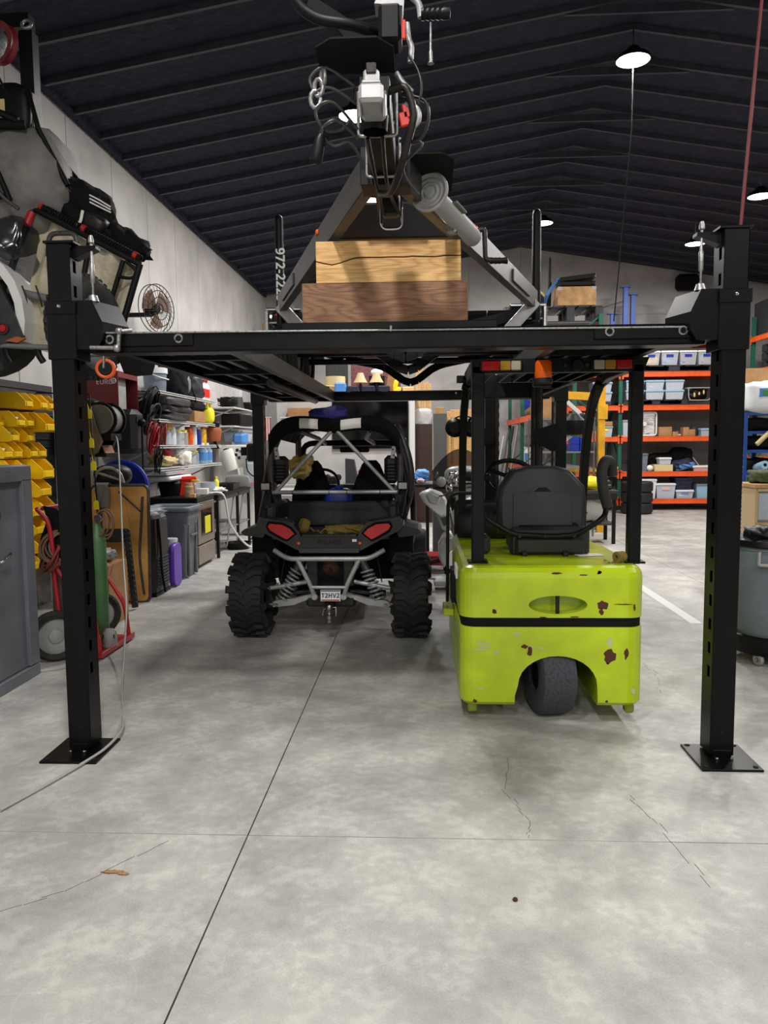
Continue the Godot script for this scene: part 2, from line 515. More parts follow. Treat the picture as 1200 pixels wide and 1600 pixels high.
# three rows of hanging lamps; each has its own light
func lamps():
	var rows := [[2.33, 5.70, [-15.2, -8.94, 3.0, 9.0]], [-0.73, 5.19, [-15.0, -11.95, -8.91, -1.6, 2.2, 5.8, 8.8]], [5.15, 5.23, [-15.1, -12.3, -8.9, -2.2, 2.2]]]
	var where := {"2.33-15.2": "round white LED lamp under the ridge, far one above the end wall", "2.33-8.94": "big round white LED lamp under the ridge with dangling pull cord", "-0.73-8.91": "round white LED lamp glowing behind the trailer coupler", "-0.73-11.95": "round white LED lamp glimpsed behind the trailer jack latch", "5.15-15.1": "round white LED lamp beside the right lift post top", "5.15-12.3": "round white LED lamp at the right edge of the photo", "2.333.0": "round white LED lamp under the ridge behind the camera", "-0.73-15.0": "round white LED lamp of the left row hidden behind the timbers", "-0.73-1.6": "round white LED lamp of the left row above the near floor", "2.339.0": "round white LED lamp under the ridge far behind the camera", "-0.735.8": "round white LED lamp of the left row well behind the camera", "-0.738.8": "round white LED lamp of the left row farthest behind the camera", "-0.732.2": "round white LED lamp of the left row behind the camera", "5.15-8.9": "round white LED lamp of the right row beside the red pipe", "5.15-2.2": "round white LED lamp of the right row above the near floor", "5.152.2": "round white LED lamp of the right row behind the camera"}
	for r in rows:
		for z in r[2]:
			var key := "%s%s" % [r[0], z]
			var t := T("hanging_lamp", where.get(key, "round white LED lamp overhead near the camera, out of the photo"), "lamp", v(r[0], r[1], z), "round LED lamps hanging under the roof")
			lt(t, "housing", "black", [p2(0, 0.14), p2(0.06, 0.14), p2(0.09, 0.10), p2(0.17, 0.05), p2(0.19, 0.02), p2(0.19, 0.0), p2(0.18, 0.0), p2(0.18, 0.012), p2(0, 0.012)], v(0, 0, 0), 0, 0, 24)
			lt(t, "lamp_face", "glow", [p2(0, 0.004), p2(0.178, 0.004), p2(0.178, 0.011), p2(0, 0.011)], v(0, 0, 0), 0, 0, 24)
			tb(t, "hook", "steel", [v(0, 0.14, 0), v(0, 0.38, 0)], 0.008, 6)
			var l := AreaLight3D.new()
			l.name = "lamp_light"
			l.area_size = Vector2(0.32, 0.32)
			l.light_color = Color(1.0, 0.99, 0.975)
			l.light_energy = LE
			l.area_range = 40.0
			l.area_attenuation = 2.0
			l.shadow_enabled = true
			l.rotation_degrees.x = -90
			l.position.y = -0.004
			t.add_child(l)
const LE := 14.5

func shell():
	# floor of sawn slabs
	var fl: Node3D = structure(ob(self, "floor", MB.new().box(2.3, -0.11, -3.5, 13.0, 0.2, 31.0, 0.0), "joint"))
	var xs := [-4.0, -0.70, 3.05, 6.8, 8.6]
	var zs := [11.8, 8.35, 4.6, 0.85, -2.905, -6.65, -10.4, -14.15, -18.8]
	for i in 4:
		for j in 8:
			var a := 0.0055
			bx(fl, "slab", "floor", (xs[i] + xs[i + 1]) / 2, -0.01, (zs[j] + zs[j + 1]) / 2, xs[i + 1] - xs[i] - a, 0.02, zs[j] - zs[j + 1] - a, 0.001)
	for q in [[[0.42, -3.7], [0.36, -3.35], [0.44, -3.05], [0.40, -2.92]], [[-1.95, -2.0], [-1.6, -2.25], [-1.25, -2.5], [-1.0, -2.85]], [[0.9, -3.3], [0.95, -3.05], [1.0, -2.6]], [[1.5, -5.6], [1.56, -5.1], [1.46, -4.7]]]:
		var cb := MB.new()
		for i in q.size() - 1:
			for j in 6:
				var a := v(q[i][0], 0.0003, q[i][1]).lerp(v(q[i + 1][0], 0.0003, q[i + 1][1]), j / 6.0) + v(rng.randf_range(-0.012, 0.012), 0, 0)
				cb.bar(a, a + v(q[i + 1][0] - q[i][0], 0, q[i + 1][1] - q[i][1]) / 6.0, 0.0018, 0.001, Vector3.UP, 0.0)
		ob(fl, "crack", cb, "seam")
	one("debris", "pale crumbs of dried plant on the near floor at the left", "debris", v(-1.13, 0, -2.62), MB.new().blob(v(0, 0.004, 0), v(0.035, 0.005, 0.008), 0.9, 0.7, 3, 4.0).blob(v(0.04, 0.003, 0.01), v(0.02, 0.004, 0.006), 0.9, 0.7, 5, 4.0), "card")
	one("debris", "small brown speck of dirt on the near floor at the right", "debris", v(0.31, 0, -2.5), MB.new().blob(v(0, 0.004, 0), v(0.008, 0.005, 0.01), 0.9, 0.5, 3, 4.0), "rust")
	one("painted_stripe", "long white painted stripe on the concrete right of the forklift", "floor marking", v(2.33, 0, -10.0), MB.new().box(0, 0.001, 0, 0.1, 0.002, 6.9, 0.0005), "white")
	# walls
	var wl: Node3D = structure(ob(self, "wall_left", MB.new().box(-3.86, 2.6, -3.4, 0.2, 5.6, 30.8, 0.0), "seam"))
	for i in 25:
		bx(wl, "wall_panel", "wall", -3.755, 2.5, 11.0 - 0.6 - 1.2 * i - 0.08, 0.012, 5.2, 1.188, 0.001)
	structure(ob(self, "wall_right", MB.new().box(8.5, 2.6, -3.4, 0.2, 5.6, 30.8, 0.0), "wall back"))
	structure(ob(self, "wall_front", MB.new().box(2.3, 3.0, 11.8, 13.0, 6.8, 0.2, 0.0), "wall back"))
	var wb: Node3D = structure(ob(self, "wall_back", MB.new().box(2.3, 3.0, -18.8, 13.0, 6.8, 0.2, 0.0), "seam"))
	for i in 10:
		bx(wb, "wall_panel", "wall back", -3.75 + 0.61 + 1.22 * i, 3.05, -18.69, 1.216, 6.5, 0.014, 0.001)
	bx(wb, "trim_board", "wall back", 2.3, 4.55, -18.675, 12.2, 0.05, 0.02)
	# roof: two slopes and rafters
	var b := MB.new()
	var k := 0.165
	for s: float in [-1.0, 1.0]:
		var a := v(2.34, 6.12, 0)
		var e := v(2.34 + s * 6.4, 6.12 - 6.4 * k, 0)
		var m := (a + e) / 2
		b.box(m.x, m.y + 0.05, -3.5, 6.5, 0.1, 31.0, 0.0, bs(0, 0, rad_to_deg(atan(-k * s))))
	var ce: Node3D = structure(ob(self, "ceiling", b, "roof"))
	var raft := []
	for s: float in [-1.0, 1.0]:
		var q := MB.new()
		q.prism([p2(0, 0), p2(0, 0.08), p2(s * 6.2, 0.08 - 6.2 * k), p2(s * 6.2, -6.2 * k)], -0.02, 0.02)
		raft.append(q.mesh())
	var tie := MB.new().box(0, -0.10, 0, 1.7, 0.09, 0.03, 0.002).mesh()
	for i in 46:
		var z := 11.605 - 0.665 * i
		if z < -18.6: break
		for s in 2:
			var r := ob(ce, "rafter", raft[s], "rafter")
			r.position = v(2.34, 6.055, z)
		if i % 2 == 0:
			var c := ob(ce, "collar_tie", tie, "rafter")
			c.position = v(2.34, 6.055, z - 0.05)
	for s in [-3.7, 8.35]: bx(ce, "eave_plate", "roof", s, 5.10, -3.5, 0.06, 0.12, 30.0)
	one("pull_cord", "thin dark cord slanting down from the big ridge lamp", "cord", v(2.33, 2.0, -8.94), MB.new().tube([v(0, 3.66, 0), v(-0.0, 3.0, 0.0), v(-0.05, 2.3, 0.0), v(-0.12, 1.4, 0.0), v(-0.16, 0.9, 0.0)], 0.007, 6), "matte black")
	one("red_pipe", "red pipe dropping from the roof above the right lift post", "pipe", v(1.66, 2.60, -4.2), MB.new().tube([v(0, 0, 0), v(0.08, 1.3, 0), v(0.16, 2.75, 0)], 0.009, 8), "dark red")

# four-post vehicle lift
func lift():
	var t := T("vehicle_lift", "black four-post vehicle lift carrying the boat trailer on two runways", "vehicle lift", v(-0.14, 0, -6.0))
	var C := v(-0.14, 0, -6.0)
	for zi in 2:
		for s: float in [-1.0, 1.0]:
			var px: float = -1.74 if s < 0 else 1.452
			var pz := -3.765 if zi == 0 else -8.2
			var f := 1.0 if zi == 0 else -1.0   # outward face
			var b := W(t)
			var hw := 0.057
			var hd := 0.065
			b.box(px, 1.27, pz + f * (hd - 0.003), 2 * hw, 2.5, 0.006, 0.004)
			b.box(px, 1.27, pz - f * (hd - 0.003), 2 * hw, 2.5, 0.006, 0.004)
			b.box(px + s * (hw - 0.003), 1.27, pz, 0.006, 2.5, 2 * hd, 0.002)
			var ix := px - s * (hw - 0.003)
			b.box(ix, 1.27, pz + f * 0.05, 0.006, 2.5, 0.03, 0.001)
			b.box(ix, 1.27, pz - f * 0.031, 0.006, 2.5, 0.068, 0.001)
			var y := 0.02
			for i in 19:
				var y2 := 0.40 + 0.117 * i
				b.box(ix, (y + y2) / 2, pz + f * 0.019, 0.006, y2 - y, 0.034, 0.0)
				y = y2 + 0.056
			ob(t, "post", b, "lift")
			var pl := W(t)
			pl.box(px + s * 0.0, 0.006, pz + f * 0.055, 0.285, 0.012, 0.31, 0.002)
			pl.box(px, 0.03, pz + f * (hd + 0.004), 0.09, 0.04, 0.008, 0.003)
			var bp := ob(t, "base_plate", pl, "lift")
			for q in [[-0.115, 0.18], [0.115, 0.18], [-0.115, -0.08], [0.115, -0.08]]:
				ob(bp, "bolt_hole", W(t).lathe(cyl(0.013, 0.004, 0.001), 10, tf(v(px + q[0], 0.011, pz + f * q[1]))), "slot")
			for q in [-0.035, 0.035]:
				ob(bp, "stud", W(t).lathe(cyl(0.009, 0.012, 0.002), 6, tf(v(px + q, 0.012, pz + f * 0.1))), "steel")
			ob(t, "drain_hole", W(t).lathe(cyl(0.008, 0.003, 0.001), 12, tf(v(px, 0.135, pz + f * hd - 0.001), 90)), "slot")
			# sleeve and carriage
			var c := W(t)
			c.box(px + s * -0.004, 2.105, pz - f * 0.005, 0.143, 0.27, 0.16, 0.004)
			c.box(px + s * -0.004, 2.215, pz + f * 0.077, 0.15, 0.062, 0.008, 0.002)
			ob(t, "sleeve", c, "lift")
			ob(t, "sleeve_bolt", W(t).lathe([p2(0, 0.009), p2(0.007, 0.007), p2(0.011, 0.0)], 12, tf(v(px - s * 0.0, 2.222, pz + f * 0.08), 90 * f)), "chrome")
			var k := W(t)
			var x0 := px - s * 0.068
			var fr := PackedVector3Array()
			var bk := PackedVector3Array()
			for q in [[0, 0.0, 0.0], [0.0, 0.232, 0.0], [0.088, 0.232, 0.15], [0.135, 0.13, 0.19], [0.135, 0.05, 0.19], [0.105, 0.0, 0.15]]:
				fr.append(v(x0 - s * q[0], 2.018 + q[1], pz + f * 0.066))
				bk.append(v(x0 - s * (q[0] + (0.055 if q[0] > 0.02 else 0.0)), 2.018 + q[1], pz - f * 0.13))
			if s * f > 0:
				k.loft([bk, fr], true, false, false)
			else:
				k.loft([fr, bk], true, false, false)
			ob(t, "carriage_housing", k, "lift")
			var cap := W(t)
			cap.box(px - s * 0.006, 2.526, pz, 0.15, 0.012, 0.15, 0.002)
			cap.prism([p2(px - s * 0.05, 2.515), p2(px - s * 0.05, 2.45), p2(px - s * 0.17, 2.50), p2(px - s * 0.17, 2.515)], pz - 0.03, pz + 0.03)
			ob(t, "post_cap", cap, "lift")
			var rx := px - s * 0.145
			var rd := W(t)
			rd.lathe([p2(0, 0), p2(0.006, 0), p2(0.006, 0.09), p2(0.012, 0.10), p2(0.012, 0.18), p2(0.007, 0.19), p2(0.007, 0.28), p2(0.014, 0.285), p2(0.014, 0.30), p2(0.008, 0.32), p2(0, 0.32)], 10, tf(v(rx, 2.245, pz + f * 0.02)))
			rd.lathe([p2(0.016, 0), p2(0.03, 0.0), p2(0.02, 0.03), p2(0, 0.035)], 10, tf(v(rx, 2.25, pz + f * 0.02)))
			ob(t, "adjuster_rod", rd, "galv")
		var z := -3.79 if zi == 0 else -8.2
		var cb := W(t)
		cb.box(-0.144, 2.052, z, 2.96, 0.098, 0.1, 0.006)
		cb.box(-0.144, 2.003, z, 2.9, 0.006, 0.13, 0.002)
		ob(t, "crossbeam", cb, "lift")
	for s: float in [-1.0, 1.0]:
		var c := -0.144 + s * 1.19
		var pl := ob(t, "bolt_plate", W(t).box(c, 2.062, -3.735, 0.46, 0.062, 0.01, 0.004), "lift")
		for q in [-0.16, 0.18]:
			ob(pl, "washer", W(t).lathe([p2(0.014, 0.0), p2(0.022, 0.0), p2(0.022, 0.006), p2(0.014, 0.006)], 20, tf(v(c + s * q, 2.066, -3.73), 90), true), "steel")
	ob(t, "lift_cable", W(t).tube([v(-1.55, 2.097, -3.728), v(-0.3, 2.09, -3.726), v(1.22, 2.083, -3.728)], 0.0055, 6), "galv")
	ob(t, "cable_clip", W(t).box(-0.145, 2.097, -3.727, 0.012, 0.03, 0.014), "galv")
	ob(t, "air_pipe", W(t).tube(rnd([v(-1.60, 2.025, -3.70), v(-1.47, 2.022, -3.70), v(-1.462, 2.03, -3.70), v(-1.455, 2.10, -3.70), v(-1.40, 2.11, -3.72)], 0.012), 0.010, 8), "galv")
	for q in [[-1.47, 2.02], [-1.456, 2.1]]: ob(t, "pipe_elbow", W(t).blob(v(q[0], q[1], -3.70), v(0.018, 0.018, 0.018), 0.8, 0, 1, 1, Basis.IDENTITY, 10, 6), "galv")
	for z: float in [0.0, 0.14]: ob(t, "beam_hole", W(t).lathe(cyl(0.012, 0.003, 0.001), 10, tf(v(0.36 + z, 2.07, -8.148), 90)), "white")
	# runways seen from below
	for s in 2:
		var x0: float = [-1.50, 0.62][s]
		var x1: float = [-0.92, 1.19][s]
		var xm := (x0 + x1) / 2
		var r := ob(t, "runway", W(t).box(xm, 2.095, -6.0, x1 - x0, 0.006, 4.32, 0.001), "black paint")
		for e: float in [x0, x1]:
			var q := W(t)
			q.box(e, 2.055, -6.0, 0.006, 0.10, 4.32, 0.001)
			q.box(e + (0.02 if e == x0 else -0.02), 2.007, -6.0, 0.045, 0.006, 4.32, 0.001)
			ob(r, "side_rail", q, "frame grey" if is_equal_approx(e, [-0.92, 0.62][s]) else "black paint")
		for i in 4:
			var e := lerpf(x0, x1, (i + 1) / 5.0)
			ob(r, "rib", W(t).box(e, 2.068, -6.0, 0.035, 0.045, 4.3, 0.004), "black paint" if i % 2 else "frame grey")
		ob(r, "end_cap", W(t).box(xm, 2.055, -3.846, x1 - x0, 0.10, 0.008), "black paint")
		for i in 5:
			ob(r, "cross_brace", W(t).box(xm, 2.05, -4.3 - i * 0.85, x1 - x0 - 0.01, 0.06, 0.05), "black paint")
		var q := W(t)
		for i in 54:
			q.box(xm, 2.102, -3.9 - i * 0.078, x1 - x0 - 0.06, 0.008, 0.014, 0.0)
		ob(r, "tread_ridge", q, "black paint").set_meta("kind", "stuff")
	ob(t, "ram_cylinder", W(t).lathe(cyl(0.035, 2.4, 0.01), 14, tf(v(-1.10, 2.0, -5.6), -90)), "frame grey")
	ob(t, "bridge_plate", W(t).box(-0.16, 2.124, -4.02, 1.06, 0.048, 0.36, 0.003), "lift")
	# timbers under the tongue
	var lo := T("timber_block", "brown weathered timber block, the lower of two on the lift", "timber", v(-0.185, 2.149, -4.06))
	bx(lo, "beam", "redwood", 0, 0.107, 0, 0.84, 0.213, 0.2, 0.004)
	var up := T("timber_block", "pale pine timber block with a long crack, stacked on the brown one", "timber", v(-0.165, 2.363, -4.06))
	var n := FastNoiseLite.new()
	n.frequency = 1.3
	var pa := []
	var pb := []
	for i in 19:
		var x := -0.365 + 0.73 * i / 18.0
		var y := 0.122 + 0.018 * n.get_noise_1d(x * 2.4) + 0.012 * x - 0.028 * exp(-pow((x + 0.28) / 0.09, 2.0))
		pa.append(p2(x, y - 0.0035))
		pb.append(p2(x, y + 0.0035))
	var lowp := pa.duplicate()
	lowp.append_array([p2(0.365, 0.0), p2(-0.365, 0.0)])
	var topp := pb.duplicate()
	topp.append_array([p2(0.362, 0.200), p2(-0.365, 0.204)])
	ob(up, "lower_half", MB.new().prism(lowp, -0.1, 0.1), "pine")
	ob(up, "upper_half", MB.new().prism(topp, -0.1, 0.1), "pine")
	bx(up, "heartwood", "matte black", 0, 0.10, 0, 0.70, 0.15, 0.17)

func WK(t: Node3D) -> MB:
	var b := W(t)
	b.x.origin = v(-0.006, 0, -0.12)
	return b
# empty boat trailer parked on the runways, tongue towards the camera
func trailer():
	var t := T("boat_trailer", "empty grey boat trailer on top of the lift, coupler towards the camera", "trailer", v(-0.13, 2.10, -6.5))
	for s: float in [-1.0, 1.0]:
		var a := v(-0.145 + s * 0.07, 2.66, -3.28)
		var k := v(-0.115 + s * 1.0, 2.66, -6.2)
		var d := (k - a).normalized()
		var nrm := v(d.z, 0, -d.x) * -s   # outward
		var b := W(t)
		b.bar(a + nrm * 0.025, k + nrm * 0.025, 0.006, 0.14)
		b.bar(a + v(0, 0.067, 0), k + v(0, 0.067, 0), 0.055, 0.006)
		b.bar(a - v(0, 0.067, 0), k - v(0, 0.067, 0), 0.055, 0.006)
		ob(t, "tongue_arm", b, "frame grey")
		var r := W(t)
		r.bar(k, v(k.x, 2.66, -9.6), 0.055, 0.14)
		ob(t, "main_rail", r, "frame grey")
		ob(t, "reflector", W(t).blob(a.lerp(k, 0.36) + nrm * 0.03 + v(0, 0.05, 0), v(0.012, 0.016, 0.016), 0.8), "lamp amber")
		var m := a.lerp(k, 0.78) + nrm * 0.034
		ob(t, "arm_badge", W(t).bar(m - d * 0.3, m + d * 0.3, 0.012, 0.08), "frame grey")
		# guide post
		var gx := -0.115 + s * 1.06
		var gp := ob(t, "guide_post", W(t).tube([v(gx, 2.55, -6.5), v(gx, 3.40, -6.5), v(gx, 3.43, -6.5), v(gx, 3.44, -6.5)], [0.036, 0.036, 0.028, 0.01], 12), "black")
		if s < 0:
			var l := txt(gp, "972-2225", 0.075, v(gx + 0.012, 2.95, -6.46) - t.position, "white", bs(0, 0, -90), "lettering", true)
			l.rotation_degrees = v(0, 0, -90)
		# wheels
		for w in 2:
			var wz := -7.15 - 0.72 * w
			var wx := -0.13 + s * 1.09
			var x := tf(v(wx - 0.1, 2.38, wz), 0, 0, -90)
			var ty := ob(t, "tyre", W(t).lathe([p2(0.17, 0.0), p2(0.22, -0.008), p2(0.26, 0.006), p2(0.278, 0.03), p2(0.278, 0.17), p2(0.26, 0.194), p2(0.22, 0.208), p2(0.17, 0.2), p2(0.165, 0.1)], 28, x, true), "rubber")
			for g in 3: ob(ty, "tread_groove", W(t).lathe([p2(0.2795, 0.0), p2(0.2795, 0.01)], 28, tf(v(wx - 0.055 + 0.04 * g, 2.38, wz), 0, 0, -90)), "slot")
			ob(t, "wheel_rim", W(t).lathe([p2(0, 0.09), p2(0.05, 0.12), p2(0.07, 0.06), p2(0.15, 0.05), p2(0.168, 0.02), p2(0.172, 0.0), p2(0.168, 0.0), p2(0.16, 0.18), p2(0, 0.15)], 20, x), "silver paint")
		# fender over both wheels
		var pr := []
		var inn := []
		for i in 13:
			var a2 := PI * i / 12.0
			var c := -7.15 - 0.72 if i > 6 else -7.15
			pr.append(p2(c + 0.36 * cos(a2), 2.43 + 0.34 * sin(a2)))
			inn.append(p2(c + 0.33 * cos(a2), 2.43 + 0.31 * sin(a2)))
		inn.reverse()
		pr.append_array(inn)
		var fx := -0.14 + s * 1.04
		var fd := W(t)
		fd.prism(pr, fx - 0.15, fx + 0.15, Transform3D(Basis(v(0, 0, 1), v(0, 1, 0), v(1, 0, 0)), Vector3.ZERO))
		ob(t, "fender", fd, "alu")
		ob(t, "fender_step", W(t).box(fx - s * 0.02, 2.625, -6.72, 0.24, 0.11, 0.12, 0.01), "black paint")
		var lp := W(t)
		lp.box(fx, 2.70, -6.74, 0.31, 0.03, 0.2, 0.012)
		lp.box(fx + s * 0.14, 2.57, -6.74, 0.04, 0.26, 0.2, 0.012)
		ob(t, "fender_lip", lp, "alu")
		ob(t, "fender_brace", W(t).box(fx, 2.59, -6.68, 0.30, 0.016, 0.06), "silver paint")
		ob(t, "marker_lamp", W(t).blob(v(fx + s * 0.06, 2.655, -6.655), v(0.012, 0.012, 0.008), 0.9), "lamp amber")
		ob(t, "bunk_strut", W(t).bar(v(k.x, 2.64, -6.1), v(k.x - s * 0.26, 2.36, -6.05), 0.03, 0.09), "silver paint")
	for w in 2: ob(t, "axle", W(t).tube([v(-1.15, 2.38, -7.15 - 0.72 * w), v(0.9, 2.38, -7.15 - 0.72 * w)], 0.03), "iron")
	# keel-shaped cross members
	for i in 3:
		var z: float = [-6.3, -7.5, -9.0][i]
		var pts := []
		for j in 25:
			var u := -1.0 + 2.0 * j / 24.0
			pts.append(v(-0.13 + u * 0.98, 2.60 - 0.16 * (1.0 - u * u) - 0.19 * exp(-pow(u / 0.22, 2.0)), z))
		var b := W(t)
		for j in 24: b.bar(pts[j], pts[j + 1] + (pts[j + 1] - pts[j]) * 0.06, 0.05, 0.085, Vector3.UP, 0.002)
		ob(t, "cross_member", b, "black paint")
	for i in 6: ob(t, "deck_board", W(t).box(-0.94 + 0.33 * i, 2.62, -8.05, 0.32, 0.035, 3.1, 0.003), "matte black")
	# tongue
	var tg := ob(t, "tongue", WK(t).bar(v(-0.14, 2.655, -3.6), v(-0.14, 2.655, -2.4), 0.10, 0.10, Vector3.UP, 0.006), "black paint")
	ob(tg, "tongue_plate", WK(t).box(-0.135, 2.655, -3.12, 0.2, 0.15, 0.14), "black paint")
	var cp := WK(t)
	cp.x.origin += v(0.018, -0.035, 0)
	cp.box(-0.158, 2.625, -2.33, 0.075, 0.055, 0.16, 0.01)
	cp.box(-0.158, 2.672, -2.30, 0.048, 0.055, 0.05, 0.006)
	cp.box(-0.158, 2.655, -2.27, 0.055, 0.012, 0.03, 0.004)
	for s: float in [-1.0, 1.0]: cp.bar(v(-0.158 + s * 0.037, 2.66, -2.42), v(-0.158 + s * 0.037, 2.60, -2.28), 0.008, 0.07)
	ob(t, "coupler", cp, "silver paint")
	ob(t, "coupler_latch", WK(t).box(-0.14, 2.665, -2.272, 0.03, 0.03, 0.008), "iron")
	ob(t, "coupler_socket", WK(t).lathe([p2(0.04, 0), p2(0.045, 0.05), p2(0.03, 0.07), p2(0, 0.075)], 16, tf(v(-0.14, 2.545, -2.44))), "black")
	for z: float in [-2.6, -3.0]: ob(t, "u_strap", WK(t).tube(rnd([v(-0.205, 2.74, z), v(-0.205, 2.595, z), v(-0.075, 2.595, z), v(-0.075, 2.74, z)], 0.015), 0.006, 6), "galv")
	# winch post with its black housing, brackets and crank
	var wp := ob(t, "winch_post", WK(t).bar(v(-0.115, 2.70, -2.75), v(-0.10, 3.25, -2.62), 0.07, 0.07), "black paint")
	ob(wp, "winch_housing", WK(t).box(-0.09, 2.90, -2.52, 0.075, 0.12, 0.10, 0.012), "black")
	ob(wp, "winch_bracket", WK(t).prism([p2(-0.14, 2.96), p2(-0.05, 2.95), p2(-0.04, 3.08), p2(-0.08, 3.08)], -2.56, -2.48), "silver paint")
	ob(wp, "winch_crank", WK(t).tube(rnd([v(-0.03, 3.07, -2.46), v(-0.03, 2.97, -2.46), v(0.005, 2.945, -2.46), v(0.01, 2.90, -2.46)], 0.02), 0.011, 8), "silver paint")
	ob(wp, "crank_grip", WK(t).lathe([p2(0, 0), p2(0.017, 0), p2(0.019, 0.008), p2(0.016, 0.016), p2(0.019, 0.024), p2(0.016, 0.032), p2(0.019, 0.04), p2(0.016, 0.048), p2(0.019, 0.056), p2(0.016, 0.064), p2(0.019, 0.072), p2(0.017, 0.092), p2(0, 0.094)], 12, tf(v(0.01, 2.91, -2.46), 0, 0, -90)), "black")
	ob(wp, "lock_pin", WK(t).lathe([p2(0, 0), p2(0.012, 0.004), p2(0.006, 0.01), p2(0.006, 0.04), p2(0.004, 0.045), p2(0.003, 0.13), p2(0, 0.13)], 8, tf(v(0.04, 2.755, -2.46))), "galv")
	ob(t, "bow_loop", WK(t).tube(rnd([v(-0.415, 3.15, -2.5), v(-0.40, 2.98, -2.5), v(-0.33, 2.925, -2.5), v(-0.20, 2.905, -2.5), v(-0.12, 2.90, -2.56)], 0.06), 0.018, 10), "black")
	ob(t, "bow_guard", WK(t).prism([p2(-0.36, 3.06), p2(-0.19, 2.95), p2(-0.17, 2.88), p2(-0.20, 2.86), p2(-0.29, 2.97), p2(-0.39, 3.0)], -2.62, -2.60), "matte black")
	# step plates
	for e in [[-0.315, -0.075, -2.32, -2.50, 2.765, -4.0], [-0.10, 0.145, -3.15, -3.50, 2.72, 3.0]]:
		var w0: float = e[0]
		var w1: float = e[1]
		var poly := [p2(w0, e[2] - 0.04), p2(w0 + 0.05, e[2]), p2(w1 - 0.05, e[2]), p2(w1, e[2] - 0.05), p2(w1, e[3]), p2(w0, e[3])]
		var b := WK(t)
		b.prism(poly, 0, 0.006, Transform3D(Basis(v(1, 0, 0), v(0, 0.12, 1).normalized(), v(0, 1, -0.12).normalized()), v(0, e[4] - 0.12 * e[2] * 1.0, 0)))
		ob(t, "step_plate", b, "matte black")
	# walkway plate between the arms
	ob(t, "walk_plate", WK(t).prism([p2(-0.28, -3.70), p2(-0.0, -3.70), p2(0.20, -4.33), p2(-0.48, -4.33)], 2.70, 2.71, Transform3D(Basis(v(1, 0, 0), v(0, 0, 1), v(0, -1, 0)), v(0, 5.41, 0))), "lift")
	ob(t, "plate_edge", WK(t).bar(v(-0.50, 2.70, -4.33), v(0.22, 2.70, -4.33), 0.02, 0.02), "beige")
	# hanging latch below the apex
	ob(t, "brake_actuator", WK(t).box(-0.125, 2.60, -3.34, 0.07, 0.13, 0.06, 0.01), "iron")
	ob(t, "latch_loop", WK(t).tube(rnd([v(-0.165, 2.62, -3.28), v(-0.165, 2.47, -3.28), v(-0.075, 2.47, -3.28), v(-0.075, 2.62, -3.28)], 0.03), 0.006, 6), "chrome")
	# swivel jack folded along the right arm
	var ja := v(0.045, 2.625, -3.30)
	var jb := v(0.275, 2.56, -3.84)
	var jd := (jb - ja).normalized()
	var jr := v(jd.z, 0, -jd.x)
	var jx := Transform3D(Basis(jr, jd, jr.cross(jd)), ja)
	var jk := ob(t, "jack_tube", WK(t).lathe([p2(0, 0.02), p2(0.03, 0.02), p2(0.03, 0.06), p2(0.042, 0.062), p2(0.042, 0.50), p2(0.045, 0.51), p2(0.045, 0.56), p2(0.02, 0.60), p2(0, 0.60)], 20, jx), "light grey")
	ob(jk, "jack_foot", WK(t).lathe([p2(0, -0.014), p2(0.02, -0.014), p2(0.026, -0.002), p2(0.036, -0.008), p2(0.046, -0.002), p2(0.056, -0.006), p2(0.064, -0.002), p2(0.078, -0.012), p2(0.086, -0.008), p2(0.086, 0.004), p2(0.03, 0.03), p2(0, 0.03)], 28, jx), "light grey")
	ob(jk, "jack_label", WK(t).bar(ja + jd * 0.2 + v(0.035, 0.028, 0.02), ja + jd * 0.33 + v(0.035, 0.028, 0.02), 0.03, 0.012), "mid grey")
	ob(jk, "jack_crank", WK(t).tube(rnd([v(0.27, 2.60, -3.86), v(0.325, 2.62, -3.86), v(0.33, 2.47, -3.86), v(0.36, 2.46, -3.86)], 0.02), 0.013, 8), "iron")
	ob(jk, "crank_grip", WK(t).lathe([p2(0, 0), p2(0.015, 0.0), p2(0.017, 0.01), p2(0.014, 0.02), p2(0.017, 0.03), p2(0.014, 0.04), p2(0.017, 0.05), p2(0.014, 0.06), p2(0.018, 0.09), p2(0, 0.095)], 12, tf(v(0.35, 2.46, -3.86), 0, 0, -90)), "black")
	ob(t, "jack_mount", WK(t).box(0.155, 2.60, -3.62, 0.05, 0.14, 0.05, 0.01, bs(0, -24, 0)), "galv")
